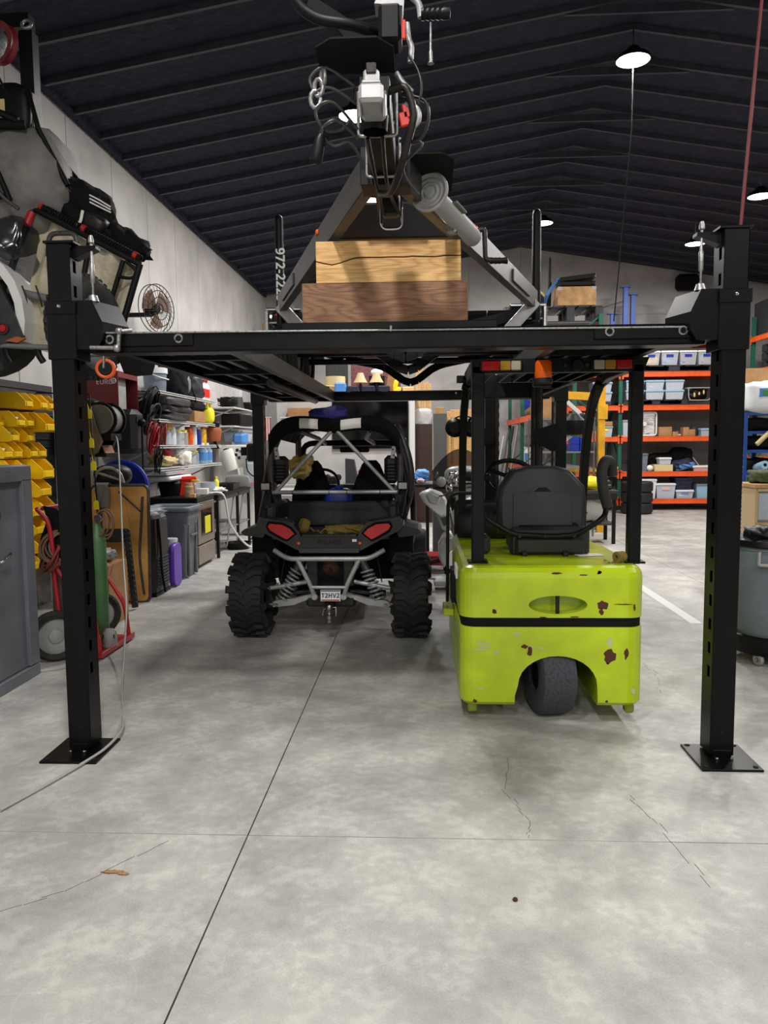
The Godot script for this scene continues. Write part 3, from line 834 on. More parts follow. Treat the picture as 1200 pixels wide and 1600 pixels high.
	# wiring and safety cables
	var loops := [[[v(-0.2, 2.69, -2.45), v(-0.29, 2.73, -2.4), v(-0.34, 2.70, -2.4), v(-0.33, 2.66, -2.4)], 0.005, "frame grey"],
		[[v(-0.2, 2.64, -2.45), v(-0.28, 2.67, -2.4), v(-0.335, 2.645, -2.4), v(-0.33, 2.61, -2.4)], 0.005, "frame grey"],
		[[v(-0.2, 2.58, -2.5), v(-0.27, 2.625, -2.4), v(-0.325, 2.60, -2.4), v(-0.30, 2.55, -2.42), v(-0.25, 2.56, -2.45), v(-0.22, 2.59, -2.45)], 0.005, "frame grey"],
		[[v(-0.2, 2.55, -2.5), v(-0.26, 2.57, -2.4), v(-0.31, 2.535, -2.4), v(-0.27, 2.50, -2.42), v(-0.22, 2.52, -2.45), v(-0.19, 2.50, -2.6)], 0.005, "frame grey"],
		[[v(-0.1, 2.66, -2.42), v(-0.04, 2.66, -2.4), v(-0.015, 2.58, -2.4), v(-0.03, 2.52, -2.42), v(-0.06, 2.45, -2.5), v(-0.1, 2.44, -2.7), v(-0.15, 2.50, -2.9)], 0.013, "iron"],
		[[v(-0.05, 2.65, -2.42), v(0.02, 2.62, -2.4), v(0.03, 2.56, -2.4), v(0.0, 2.51, -2.42), v(-0.06, 2.52, -2.45)], 0.006, "iron"],
		[[v(-0.04, 2.62, -2.42), v(-0.005, 2.60, -2.4), v(-0.0, 2.56, -2.4), v(-0.03, 2.54, -2.42)], 0.008, "silver paint"],
		[[v(0.0, 2.51, -2.42), v(0.01, 2.49, -2.42), v(-0.05, 2.46, -2.5), v(-0.03, 2.42, -2.55), v(0.0, 2.40, -2.6)], 0.004, "frame grey"],
		[[v(-0.03, 2.78, -2.44), v(0.0, 2.72, -2.42), v(0.01, 2.66, -2.4), v(0.0, 2.61, -2.4)], 0.004, "iron"],
		[[v(-0.17, 2.57, -2.55), v(-0.16, 2.52, -2.8), v(-0.155, 2.52, -3.1), v(-0.16, 2.49, -3.25)], 0.007, "iron"],
		[[v(-0.12, 2.57, -2.55), v(-0.12, 2.52, -2.8), v(-0.11, 2.54, -3.1), v(-0.08, 2.52, -3.25)], 0.007, "iron"]]
	for l in loops: ob(t, "safety_cable" if l[1] > 0.006 else "wire", WK(t).tube(crv(l[0]), l[1], 6), l[2])
	for q in [[-0.315, 2.69, 20], [-0.325, 2.655, -10], [-0.3, 2.72, 60]]: ob(t, "cable_hook", WK(t).tube(ring(v(q[0], q[1] - 0.02, -2.4), 0.016, bs(90, 0, q[2]), 10, 0.026), 0.007, 6, true), "galv")
	for q in [v(-0.035, 2.60, -2.42), v(-0.045, 2.575, -2.42)]: ob(t, "hook_clip", WK(t).box(q.x, q.y, q.z, 0.03, 0.045, 0.012, 0.004, bs(0, 0, 12)), "bright red")
	ob(t, "hook_clip", WK(t).box(-0.045, 2.86, -2.45, 0.012, 0.06, 0.012, 0.004), "bright red")
	ob(t, "snap_hook", WK(t).tube(rnd([v(-0.035, 2.88, -2.45), v(-0.03, 2.83, -2.45), v(-0.02, 2.81, -2.45), v(-0.025, 2.76, -2.45)], 0.01), 0.009, 8), "galv")
	ob(t, "snap_hook", WK(t).tube(rnd([v(-0.07, 2.73, -2.45), v(-0.05, 2.70, -2.45), v(-0.02, 2.67, -2.45)], 0.01), 0.009, 8), "galv")
	ob(t, "wiring_plug", WK(t).lathe([p2(0, 0), p2(0.02, 0.0), p2(0.022, 0.01), p2(0.018, 0.07), p2(0.01, 0.085), p2(0, 0.085)], 12, tf(v(-0.328, 2.445, -2.4), 0, 0, -14)), "black")
	ob(t, "plug_cap", WK(t).box(-0.305, 2.53, -2.4, 0.014, 0.03, 0.02, 0.003, bs(0, 0, -14)), "black")

# plan outline with rounded corners, as a ring at height y
func plan(w: float, z0: float, z1: float, r: float, y: float, ins := 0.0) -> PackedVector3Array:
	var out := PackedVector3Array()
	var hw := w / 2 - ins
	var a := z0 - ins
	var b := z1 + ins
	var rr := maxf(r - ins, 0.005)
	for q in [[hw - rr, a - rr, 90.0], [-hw + rr, a - rr, 180.0], [-hw + rr, b + rr, 270.0], [hw - rr, b + rr, 360.0]]:
		for i in 7:
			var t := deg_to_rad(q[2] - 90.0 + 90.0 * i / 6)
			out.append(v(q[0] + rr * cos(t), y, q[1] + rr * sin(t)))
	return out

func csg(par: Node3D, called: String, mat: String, b: MB, cuts: Array) -> CSGMesh3D:
	var c := CSGMesh3D.new()
	c.name = called
	c.mesh = b.mesh()
	c.material = M[mat]
	par.add_child(c, true)
	for q in cuts:
		q.operation = CSGShape3D.OPERATION_SUBTRACTION
		q.material = M[mat]
		c.add_child(q)
	return c

func forklift():
	var t := T("forklift", "lime green battery forklift with chipped paint and black overhead guard", "forklift", v(0.705, 0, -4.15))
	# counterweight: two stacked rounded blocks with a black band between them
	var lo := MB.new()
	lo.loft([plan(1.0, 0.0, -1.0, 0.09, 0.105, 0.02), plan(1.0, 0.0, -1.0, 0.09, 0.125), plan(1.0, 0.0, -1.0, 0.09, 0.545)], true, false, false)
	var arch := CSGPolygon3D.new()
	var ap := [p2(-0.205, -0.1), p2(-0.2, 0.16)]
	for i in 15:
		var a := PI - PI * i / 14
		ap.append(p2(0.032 + 0.215 * cos(a), 0.22 + 0.165 * sin(a)))
	ap.append_array([p2(0.250, 0.16), p2(0.256, -0.1)])
	arch.polygon = PackedVector2Array(ap)
	arch.depth = 0.62
	arch.position = v(0, 0, 0.05)
	csg(t, "lower_counterweight", "lime", lo, [arch])
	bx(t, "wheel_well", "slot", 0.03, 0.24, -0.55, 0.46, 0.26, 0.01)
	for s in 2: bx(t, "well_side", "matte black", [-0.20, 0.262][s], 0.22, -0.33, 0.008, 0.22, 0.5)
	ob(t, "black_band", MB.new().loft([plan(1.0, 0.0, -1.0, 0.09, 0.53, 0.008), plan(1.0, 0.0, -1.0, 0.09, 0.605, 0.008)], true, false, false), "matte black")
	var hi := MB.new()
	hi.loft([plan(1.0, 0.0, -1.0, 0.09, 0.597), plan(1.0, 0.0, -1.0, 0.09, 0.815), plan(1.0, 0.0, -1.0, 0.09, 0.845, 0.006), plan(1.0, 0.0, -1.0, 0.09, 0.868, 0.022), plan(1.0, 0.0, -1.0, 0.09, 0.878, 0.045)], true, false, false)
	var hole := CSGCylinder3D.new()
	hole.radius = 0.158
	hole.height = 0.2
	hole.sides = 32
	hole.rotation_degrees.x = 90
	hole.scale = v(1, 1, 0.32)
	hole.position = v(0.03, 0.668, 0.0)
	csg(t, "upper_counterweight", "lime", hi, [hole])
	tb(t, "tow_pin", "iron", [v(0.03, 0.61, -0.02), v(0.03, 0.725, -0.02)], 0.011, 10)
	# worn paint: thin chips and scrapes
	for q in [[0.271, 0.667, 0.031, 0.026, 3], [0.262, 0.632, 0.013, 0.022, 9], [0.312, 0.382, 0.036, 0.040, 5], [0.40, 0.398, 0.012, 0.032, 6], [-0.121, 0.408, 0.015, 0.03, 7], [-0.313, 0.632, 0.012, 0.016, 8], [0.02, 0.842, 0.03, 0.006, 4], [0.165, 0.832, 0.022, 0.005, 11], [-0.42, 0.13, 0.014, 0.012, 12], [0.30, 0.345, 0.006, 0.006, 13], [-0.05, 0.60, 0.02, 0.004, 14], [0.30, 0.132, 0.009, 0.008, 15], [0.12, 0.602, 0.03, 0.004, 16], [0.38, 0.672, 0.045, 0.004, 19], [0.44, 0.655, 0.005, 0.018, 20], [-0.15, 0.437, 0.02, 0.012, 22]]:
		var zz := 0.0006 if q[1] < 0.82 else -0.003
		ob(t, "paint_chip", MB.new().prism(chip(q[0], q[1], q[2], q[3], q[4]), -0.004, zz + 0.0004), "chip")
	for q in [[-0.375, 0.455, 0.045, 0.007, 31], [-0.365, 0.436, 0.04, 0.006, 32], [-0.385, 0.42, 0.05, 0.005, 33], [-0.30, 0.40, 0.02, 0.008, 34], [-0.19, 0.505, 0.018, 0.012, 35], [-0.12, 0.435, 0.03, 0.01, 36], [0.25, 0.845, 0.012, 0.012, 37], [0.31, 0.46, 0.018, 0.03, 38], [-0.39, 0.20, 0.025, 0.005, 39], [0.44, 0.19, 0.012, 0.02, 40], [-0.06, 0.43, 0.02, 0.006, 41]]:
		ob(t, "paint_scrape", MB.new().prism(chip(q[0], q[1], q[2], q[3], q[4]), -0.004, 0.0008 if q[1] < 0.82 else -0.004), "bare")
	for s in 2: bx(t, "foot", "lime dark", [-0.43, 0.43][s], 0.085, -0.05, 0.05, 0.05, 0.06, 0.008)
	# steering wheel at the back, slightly turned
	var wx := Transform3D(bs(0, 9, 0), v(0.015, 0.232, -0.20)) * tf(v(0.1, 0, 0), 0, 0, 90)
	ob(t, "rear_tyre", MB.new().lathe([p2(0.10, 0.01), p2(0.2, 0.0), p2(0.222, 0.01), p2(0.232, 0.035), p2(0.232, 0.165), p2(0.222, 0.19), p2(0.2, 0.2), p2(0.10, 0.19)], 36, wx, true), "tyre grey")
	ob(t, "rear_hub", MB.new().lathe([p2(0, 0.03), p2(0.12, 0.03), p2(0.12, 0.17), p2(0, 0.17)], 20, wx), "matte black")
	# body in front: sides, step, front wheels, battery hood
	var sd := MB.new()
	sd.box(0, 0.33, -1.35, 1.0, 0.44, 0.75, 0.02)
	ob(t, "chassis", sd, "lime")
	bx(t, "battery_hood", "lime", 0, 0.74, -1.3, 0.96, 0.26, 0.65, 0.03)
	bx(t, "floor_plate", "matte black", 0, 0.36, -1.78, 0.98, 0.04, 0.2)
	bx(t, "side_step", "lime", -0.535, 0.46, -0.86, 0.07, 0.05, 0.22, 0.006)
	bx(t, "side_plate", "black paint", -0.513, 0.67, -0.62, 0.03, 0.2, 0.2)
	bx(t, "side_label", "paper", -0.503, 0.79, -0.42, 0.012, 0.07, 0.2, 0.001)
	for s in 2:
		var x: float = [-0.37, 0.39][s]
		ob(t, "front_tyre", MB.new().lathe([p2(0.12, 0.0), p2(0.26, 0.0), p2(0.275, 0.02), p2(0.275, 0.18), p2(0.26, 0.2), p2(0.12, 0.2), p2(0.0, 0.16)], 28, tf(v(x - 0.1, 0.275, -2.02), 0, 0, -90)), "rubber")
	bx(t, "axle_housing", "matte black", 0, 0.28, -2.02, 0.8, 0.2, 0.3)
	bx(t, "front_cowl", "plastic black", 0, 0.75, -1.95, 0.9, 0.7, 0.12, 0.03)
	ob(t, "dash_panel", MB.new().blob(v(-0.22, 0.98, -1.45), v(0.25, 0.13, 0.22), 0.7), "plastic black")
	# overhead guard
	var g := "black paint"
	for s in 2:
		var x: float = [-0.393, 0.471][s]
		bx(t, "rear_post", g, x, 1.42, -0.17, 0.068, 1.10, 0.07, 0.006)
		bx(t, "post_foot", g, x + [-0.0, 0.0][s], 0.882, -0.17, 0.11, 0.012, 0.12)
		var fx: float = [-0.42, 0.43][s]
		var ft: float = [-0.40, 0.44][s]
		var pts := rnd([v(fx, 0.55, -1.42), v(fx, 1.35, -1.32), v(fx, 1.80, -1.12), v(ft, 1.97, -0.78), v(ft, 1.97, -0.2)], 0.22, 6)
		var b := MB.new()
		for i in pts.size() - 1: b.bar(pts[i], pts[i + 1] + (pts[i + 1] - pts[i]).normalized() * 0.006, 0.05, 0.08, v(0, 0.3, 1), 0.004)
		ob(t, "front_leg", b, g)
	ob(t, "rear_header", MB.new().prism([p2(-0.43, 1.93), p2(-0.43, 2.005), p2(0.53, 2.005), p2(0.50, 1.93)], -0.20, -0.135), g)
	bx(t, "front_header", g, 0.0, 1.99, -1.28, 0.92, 0.05, 0.05)
	for i in 9: bx(t, "guard_slat", g, -0.36 + 0.095 * i, 1.985, -0.72, 0.014, 0.045, 1.1)
	for s in 2:
		var o := ob(t, "tail_lamp", MB.new().box([-0.27, 0.33][s], 1.967, -0.128, 0.235, 0.062, 0.016, 0.005), "black")
		var m: Array = [["lamp red", "lamp straw", "lamp pale"], ["lamp pale", "lamp straw", "lamp red"]][s]
		var wd := [0.10, 0.06, 0.055] if s == 0 else [0.06, 0.06, 0.085]
		var x: float = -0.378 if s == 0 else 0.228
		for k in 3:
			bx(o, "lens", m[k], x + wd[k] / 2, 1.967, -0.118, wd[k] - 0.003, 0.05, 0.014, 0.006)
			x += wd[k]
	var bc := ob(t, "beacon", MB.new().lathe([p2(0, 0), p2(0.044, 0), p2(0.047, 0.02), p2(0.044, 0.085), p2(0.036, 0.096), p2(0, 0.098)], 20, tf(v(-0.05, 1.89, -0.07))), "lamp amber")
	lt(bc, "beacon_base", "plastic black", cyl(0.052, 0.03, 0.006), v(-0.05, 1.862, -0.07), 0, 0, 20)
	bx(bc, "bracket", g, -0.05, 1.875, -0.11, 0.1, 0.05, 0.06)
	lt(t, "reverse_alarm", "black", cyl(0.034, 0.04, 0.008), v(0.14, 1.967, -0.14), 90, 0, 18)
	for q in [0.075, 0.19]: lt(t, "bolt", "iron", cyl(0.012, 0.03, 0.003), v(q, 1.967, -0.14), 90, 0, 8)
	# seat with its hip restraints
	bx(t, "seat_base", "plastic black", 0.055, 0.935, -0.62, 0.44, 0.13, 0.42, 0.03)
	bx(t, "seat_pan", "black", 0.055, 1.02, -0.70, 0.40, 0.10, 0.40, 0.04)
	bx(t, "seat_skirt", "plastic black", 0.055, 0.96, -0.46, 0.47, 0.17, 0.06, 0.02)
	var sp := [p2(-0.245, 1.0), p2(-0.25, 1.20), p2(-0.235, 1.28), p2(-0.16, 1.385), p2(-0.08, 1.405), p2(0.10, 1.405), p2(0.19, 1.385), p2(0.285, 1.28), p2(0.295, 1.18), p2(0.285, 1.02), p2(0.22, 0.985), p2(-0.18, 0.985)]
	var rings := []
	for q in [[-0.66, 0.92], [-0.63, 0.99], [-0.57, 1.0], [-0.545, 0.985], [-0.53, 0.95], [-0.522, 0.88]]:
		var r := PackedVector3Array()
		for p in sp: r.append(v(0.02 + (p.x - 0.02) * q[1], 1.2 + (p.y - 1.2) * q[1], q[0] - 0.07 * (p.y - 1.0)))
		rings.append(r)
	var sb := ob(t, "seat_back", MB.new().loft(rings, true, false, true), "seat")
	ob(sb, "back_panel", MB.new().prism([p2(-0.155, 1.02), p2(-0.15, 1.24), p2(-0.05, 1.25), p2(-0.035, 1.275), p2(0.0, 1.287), p2(0.04, 1.287), p2(0.075, 1.275), p2(0.09, 1.25), p2(0.19, 1.245), p2(0.20, 1.02)], 0, 0.006, Transform3D(bs(-4, 0, 0), v(0, 0.0, -0.443))), "plastic black")
	ob(sb, "grip_slot", MB.new().prism([p2(-0.03, 1.255), p2(0.0, 1.28), p2(0.045, 1.28), p2(0.075, 1.255)], 0, 0.004, Transform3D(bs(-4, 0, 0), v(0, 0.0, -0.4385))), "slot")
	for sx in [-0.1, 0.14]: bx(t, "seat_rail", "iron", sx, 0.892, -0.6, 0.03, 0.03, 0.44)
	var rail := rnd([v(-0.375, 1.50, -0.56), v(-0.375, 1.25, -0.54), v(-0.33, 1.10, -0.46), v(-0.17, 1.005, -0.42), v(0.06, 0.99, -0.42), v(0.21, 1.0, -0.42), v(0.36, 1.085, -0.46), v(0.41, 1.12, -0.54), v(0.40, 1.26, -0.56)], 0.05)
	tb(t, "restraint_bar", "black paint", rail, 0.017, 10)
	tb(t, "restraint_pad", "rubber", [v(-0.375, 1.20, -0.535), v(-0.375, 1.22, -0.537), v(-0.375, 1.49, -0.559), v(-0.375, 1.51, -0.56)], [0.022, 0.03, 0.03, 0.018], 14)
	tb(t, "restraint_pad", "rubber", crv([v(0.42, 1.15, -0.55), v(0.395, 1.25, -0.56), v(0.385, 1.36, -0.57), v(0.41, 1.43, -0.60), v(0.46, 1.42, -0.66), v(0.475, 1.34, -0.68)]), 0.032, 14)
	for q in [-0.13, 0.02, 0.19]: ob(t, "rail_bolt", MB.new().lathe(cyl(0.012, 0.01, 0.003), 10, tf(v(q, 0.995, -0.405), 90)), "iron")
	bx(t, "hydraulic_box", "plastic black", -0.355, 0.955, -0.38, 0.095, 0.115, 0.12, 0.02)
	# steering wheel, column, hand lamps
	var sw := Transform3D(bs(44, 0, 0), v(-0.10, 1.31, -1.12))
	var st := ob(t, "steering_wheel", MB.new().tube(ring(sw.origin, 0.165, sw.basis, 28), 0.016, 10, true), "black")
	for a in [90, 210, 330]: tb(st, "spoke", "black", [sw.origin, sw * v(cos(deg_to_rad(a)) * 0.16, 0, sin(deg_to_rad(a)) * 0.16)], 0.014, 8)
	ob(st, "wheel_boss", MB.new().lathe(cyl(0.05, 0.03, 0.01), 16, Transform3D(sw.basis, sw.origin - sw.basis.y * 0.012)), "black")
	ob(st, "boss_badge", MB.new().lathe(cyl(0.022, 0.006, 0.002), 14, Transform3D(sw.basis, sw.origin + sw.basis.y * 0.018)), "copper")
	ob(st, "column", MB.new().tube([sw.origin, sw.origin - sw.basis.y * 0.4], 0.03), "black")
	ob(st, "spinner_knob", MB.new().blob(sw * v(-0.16, 0.035, 0.03), v(0.024, 0.03, 0.024), 1.0), "black")
	for s in 2:
		var w := lt(t, "work_lamp", "black", [p2(0, 0.0), p2(0.04, 0.005), p2(0.064, 0.04), p2(0.068, 0.09), p2(0.06, 0.094), p2(0, 0.085)], v([-0.475, -0.36][s], 1.655, -1.15), -90 if s else -90)
		tb(w, "lamp_bracket", "black", [v([-0.475, -0.36][s], 1.72, -1.2), v(-0.42, 1.74, -1.2), v(-0.42, 1.6, -1.22)], 0.006, 6)
	tb(t, "grab_rail", "black", rnd([v(-0.38, 1.22, -0.9), v(-0.50, 1.22, -0.9), v(-0.535, 1.16, -0.9), v(-0.54, 0.5, -0.9)], 0.03), 0.011, 8)
	# mast behind the guard
	for s in 2:
		var x: float = [-0.20, 0.235][s]
		var b := MB.new()
		b.box(x, 1.15, -2.0, 0.012, 2.1, 0.11)
		b.box(x + (0.035 if s == 0 else -0.035), 1.15, -1.95, 0.07, 2.1, 0.012)
		b.box(x + (0.035 if s == 0 else -0.035), 1.15, -2.05, 0.07, 2.1, 0.012)
		var ms := ob(t, "mast_rail", b, "black paint")
		bx(ms, "inner_rail", "iron", x + (0.05 if s == 0 else -0.05), 1.2, -2.02, 0.045, 2.0, 0.07)
		ob(ms, "gusset", MB.new().prism([p2(x - 0.09, 1.50), p2(x - 0.10, 1.70), p2(x + 0.06, 1.62), p2(x + 0.06, 1.55)] if s == 0 else [p2(x - 0.08, 1.64), p2(x + 0.12, 1.70), p2(x + 0.12, 1.48), p2(x + 0.06, 1.48), p2(x - 0.08, 1.56)], -1.9, -1.88), "black paint")
	var ch := MB.new()
	for i in 34: ch.box(-0.115, 0.8 + 0.037 * i, -1.95, 0.03 if i % 2 else 0.036, 0.042, 0.012, 0.003)
	ob(t, "lift_chain", ch, "iron")
	ob(t, "lift_cylinder", MB.new().tube([v(0.20, 0.3, -1.93), v(0.20, 2.0, -1.93)], 0.03, 12), "iron")
	ob(t, "hose_bundle", MB.new().tube([v(0.165, 0.4, -1.92), v(0.165, 2.0, -1.92)], 0.018, 10), "rubber")
	bx(t, "mast_crosshead", "black paint", 0.0, 1.98, -1.98, 0.44, 0.17, 0.08, 0.01)
	bx(t, "fork_carriage", "black paint", 0.02, 0.35, -2.12, 0.8, 0.3, 0.05)
	for s in 2:
		var b := MB.new()
		b.box([-0.25, 0.28][s], 0.06, -2.65, 0.1, 0.035, 1.0, 0.01)
		b.box([-0.25, 0.28][s], 0.3, -2.16, 0.1, 0.5, 0.04, 0.01)
		ob(t, "fork", b, "iron")
	# lit top surface clutter
	bx(t, "warning_label", "paper", 0.28, 0.882, -0.42, 0.16, 0.002, 0.10, 0.0, bs(0, 12, 0))
	one("olive_strap", "rolled olive webbing strap lying on the forklift's rear deck by the right post", "strap", v(1.075, 0.879, -4.29), MB.new().lathe([p2(0.012, 0), p2(0.032, 0.0), p2(0.032, 0.05), p2(0.012, 0.05)], 14, tf(v(0.04, 0.033, 0), 0, 30, 90), true).sheet(func(u, w): return v(-0.09 * u + 0.02, 0.006 + 0.012 * u * sin(u * 9.0), 0.02 * u + (w - 0.5) * 0.04), 8, 1, 0.003), "strap")

# side-by-side buggy seen from behind
func buggy():
	var t := T("utility_buggy", "black side-by-side off-road buggy with silver roll cage, seen from behind", "off-road buggy", v(-0.735, 0, -6.12))
	# wheels
	var lugs := []
	for k in 3:
		var b := MB.new()
		if k < 2:
			var s := 1.0 if k == 0 else -1.0
			b.prism([p2(s * 0.012, -0.012), p2(s * 0.075, 0.032), p2(s * 0.128, 0.030), p2(s * 0.13, 0.062), p2(s * 0.06, 0.066), p2(s * 0.0, 0.016)], -0.006, 0.020)
		else:
			b.prism([p2(-0.03, -0.02), p2(0.0, -0.03), p2(0.03, -0.01), p2(0.012, 0.02), p2(-0.02, 0.018)], -0.004, 0.018)
		lugs.append(b.mesh())
	var sho := MB.new().prism([p2(-0.025, -0.03), p2(0.03, -0.03), p2(0.035, 0.02), p2(-0.02, 0.03)], -0.02, 0.016).mesh()
	for ax in 2:
		for s: float in [-1.0, 1.0]:
			var hub := Node3D.new()
			hub.name = "wheel"
			t.add_child(hub, true)
			hub.position = v(s * 0.645, 0.335, 0 if ax == 0 else -2.0)
			ob(hub, "tyre", MB.new().lathe([p2(0.16, -0.10), p2(0.20, -0.13), p2(0.27, -0.135), p2(0.305, -0.12), p2(0.318, -0.06), p2(0.32, 0.0), p2(0.318, 0.06), p2(0.305, 0.12), p2(0.27, 0.135), p2(0.20, 0.13), p2(0.16, 0.10)], 36, tf(v(0, 0, 0), 0, 0, -90), true), "rubber")
			ob(hub, "rim", MB.new().lathe([p2(0, 0.05), p2(0.06, 0.06), p2(0.12, 0.03), p2(0.15, 0.06), p2(0.165, 0.105), p2(0.165, -0.105), p2(0.12, -0.06), p2(0.06, -0.05), p2(0, -0.05)], 20, tf(v(0, 0, 0), 0, 0, -90)), "matte black")
			if ax == 1:
				continue
			for i in 22:
				var a := 360.0 * i / 22.0
				for k in 2:
					var lu := ob(hub, "tread_lug", lugs[k], "rubber")
					lu.transform = Transform3D(bs(a + (8.0 if k else 0.0), 0, 0), Vector3.ZERO) * Transform3D(Basis.IDENTITY, v(0, 0, 0.318))
				if i % 2 == 0:
					for k in 2:
						var sl := ob(hub, "shoulder_lug", sho, "rubber")
						sl.transform = Transform3D(bs(a + 8.0 + 6.0 * k, 0, 0), Vector3.ZERO) * Transform3D(bs(0, 62 * (1 - 2 * k), 0), v(0.135 * (1 - 2 * k), 0, 0.292))
	# suspension
	for s: float in [-1.0, 1.0]:
		ob(t, "lower_arm", MB.new().prism([p2(s * 0.12, 0.36), p2(s * 0.30, 0.315), p2(s * 0.44, 0.30), p2(s * 0.50, 0.27), p2(s * 0.46, 0.245), p2(s * 0.30, 0.262), p2(s * 0.12, 0.335)], 0.02, 0.075), "silver paint")
		var ub := MB.new().tube(rnd([v(s * 0.17, 0.45, 0.04), v(s * 0.32, 0.425, 0.05), v(s * 0.50, 0.395, 0.06)], 0.05), 0.018, 10)
		ob(t, "upper_arm", ub, "silver paint")
		ob(t, "knuckle", MB.new().prism([p2(s * 0.46, 0.45), p2(s * 0.53, 0.43), p2(s * 0.53, 0.24), p2(s * 0.46, 0.24), p2(s * 0.50, 0.34)], 0.0, 0.06), "iron")
		for q in [[0.50, 0.40], [0.47, 0.27], [0.44, 0.262]]: lt(t, "pivot_bolt", "steel", cyl(0.014, 0.014, 0.004), v(s * q[0], q[1], 0.07), 90, 0, 10)
		var a := v(s * 0.235, 0.64, -0.01)
		var e := v(s * 0.405, 0.27, 0.05)
		var d := (e - a).normalized()
		var sx := Transform3D(Basis(v(d.y, -d.x, 0).normalized(), d, v(d.y, -d.x, 0).normalized().cross(d)), a)
		var sh := ob(t, "shock_absorber", MB.new().lathe([p2(0, 0), p2(0.03, 0.0), p2(0.034, 0.02), p2(0.034, 0.13), p2(0.02, 0.14), p2(0.016, 0.16), p2(0.016, 0.40), p2(0, 0.40)], 14, sx), "frame grey")
		var hel := []
		for i in 8 * 12 + 1:
			var an := TAU * i / 12.0
			hel.append(sx * v(cos(an) * 0.047, 0.12 + 0.27 * i / 96.0, sin(an) * 0.047))
		ob(sh, "coil_spring", MB.new().tube(hel, 0.0085, 6), "silver paint")
		ob(sh, "reservoir", MB.new().lathe(cyl(0.024, 0.1, 0.006), 14, Transform3D(sx.basis, sx * v(-s * 0.0 + 0.07 * s, -0.02, -0.02))), "silver paint")
		ob(t, "drive_shaft", MB.new().tube([v(s * 0.15, 0.36, 0), v(s * 0.34, 0.345, 0), v(s * 0.35, 0.345, 0), v(s * 0.44, 0.34, 0)], [0.018, 0.018, 0.04, 0.03], 10), "rubber")
		tb(t, "brake_line", "iron", crv([v(s * 0.36, 0.70, 0.0), v(s * 0.39, 0.56, 0.02), v(s * 0.41, 0.44, 0.03)]), 0.005, 6)
	# tail body
	bx(t, "rear_frame", "matte black", 0, 0.50, -0.05, 0.30, 0.36, 0.14, 0.02)
	for s: float in [-1.0, 1.0]: bx(t, "frame_panel", "plastic black", s * 0.145, 0.53, 0.04, 0.09, 0.24, 0.05, 0.01)
	ob(t, "differential", MB.new().lathe([p2(0, 0.07), p2(0.03, 0.06), p2(0.065, 0.03), p2(0.08, 0), p2(0.08, -0.08), p2(0, -0.08)], 18, tf(v(0.0, 0.555, 0.0), 90)), "rust")
	lt(t, "oil_plug", "black", cyl(0.014, 0.01, 0.003), v(0, 0.55, 0.07), 90)
	bx(t, "skid_plate", "plastic black", 0, 0.29, -0.02, 0.40, 0.09, 0.2, 0.02)
	bx(t, "inner_liner", "matte black", 0, 0.60, -0.42, 1.02, 0.42, 0.05, 0.02)
	bx(t, "underbody", "matte black", 0, 0.33, -1.0, 0.6, 0.1, 1.9, 0.02)
	ob(t, "tailgate", MB.new().prism([p2(-0.235, 0.825), p2(0.235, 0.825), p2(0.25, 0.76), p2(0.24, 0.70), p2(-0.24, 0.70), p2(-0.25, 0.76)], 0.04, 0.12), "plastic black")
	ob(t, "tailgate_lip", MB.new().prism([p2(-0.24, 0.73), p2(0.24, 0.73), p2(0.235, 0.695), p2(-0.235, 0.695)], 0.05, 0.15), "charcoal")
	bx(t, "tailgate_rail", "charcoal", 0, 0.826, 0.08, 0.44, 0.02, 0.09, 0.008)
	txt(t, "POLARIS", 0.036, v(-0.0, 0.775, 0.1215), "black")
	bx(t, "flag_sticker", "paper", 0.20, 0.79, 0.121, 0.035, 0.02, 0.002, 0.0)
	for s: float in [-1.0, 1.0]:
		var fl := MB.new()
		fl.prism([p2(s * 0.20, 0.70), p2(s * 0.235, 0.85), p2(s * 0.30, 0.935), p2(s * 0.50, 0.965), p2(s * 0.56, 0.98), p2(s * 0.585, 0.90), p2(s * 0.545, 0.86), p2(s * 0.40, 0.79), p2(s * 0.26, 0.715)], -0.1, 0.115)
		ob(t, "tail_panel", fl, "charcoal")
		var lp := [p2(s * 0.485, 0.905), p2(s * 0.47, 0.925), p2(s * 0.375, 0.918), p2(s * 0.31, 0.885), p2(s * 0.275, 0.845), p2(s * 0.335, 0.80), p2(s * 0.375, 0.818), p2(s * 0.47, 0.875)]
		var o := ob(t, "tail_lamp_surround", MB.new().prism([p2(s * 0.505, 0.90), p2(s * 0.485, 0.945), p2(s * 0.37, 0.935), p2(s * 0.295, 0.895), p2(s * 0.255, 0.845), p2(s * 0.335, 0.78), p2(s * 0.385, 0.80), p2(s * 0.48, 0.855)], 0.11, 0.119), "matte black")
		ob(o, "tail_lamp", MB.new().prism(lp, 0.115, 0.128), "tail red")
		ob(o, "inner_lens", MB.new().prism(oval(s * 0.34, 0.85, 0.022, 0.028, 12), 0.12, 0.133), "tail red")
		lt(t, "marker_lens", "lamp amber", cyl(0.013, 0.008, 0.003), v(s * 0.243, 0.768, 0.114), 90, 0, 12)
		# flared wing and side of the bed
		ob(t, "fender_flare", MB.new().prism([p2(s * 0.50, 0.90), p2(s * 0.58, 0.90), p2(s * 0.70, 0.87), p2(s * 0.73, 0.845), p2(s * 0.70, 0.82), p2(s * 0.55, 0.80)], -0.55, 0.02), "charcoal")
		bx(t, "flare_liner", "matte black", s * 0.55, 0.72, -0.3, 0.22, 0.24, 0.5, 0.03)
		bx(t, "bed_side", "charcoal", s * 0.50, 0.98, -0.42, 0.08, 0.16, 0.75, 0.02)
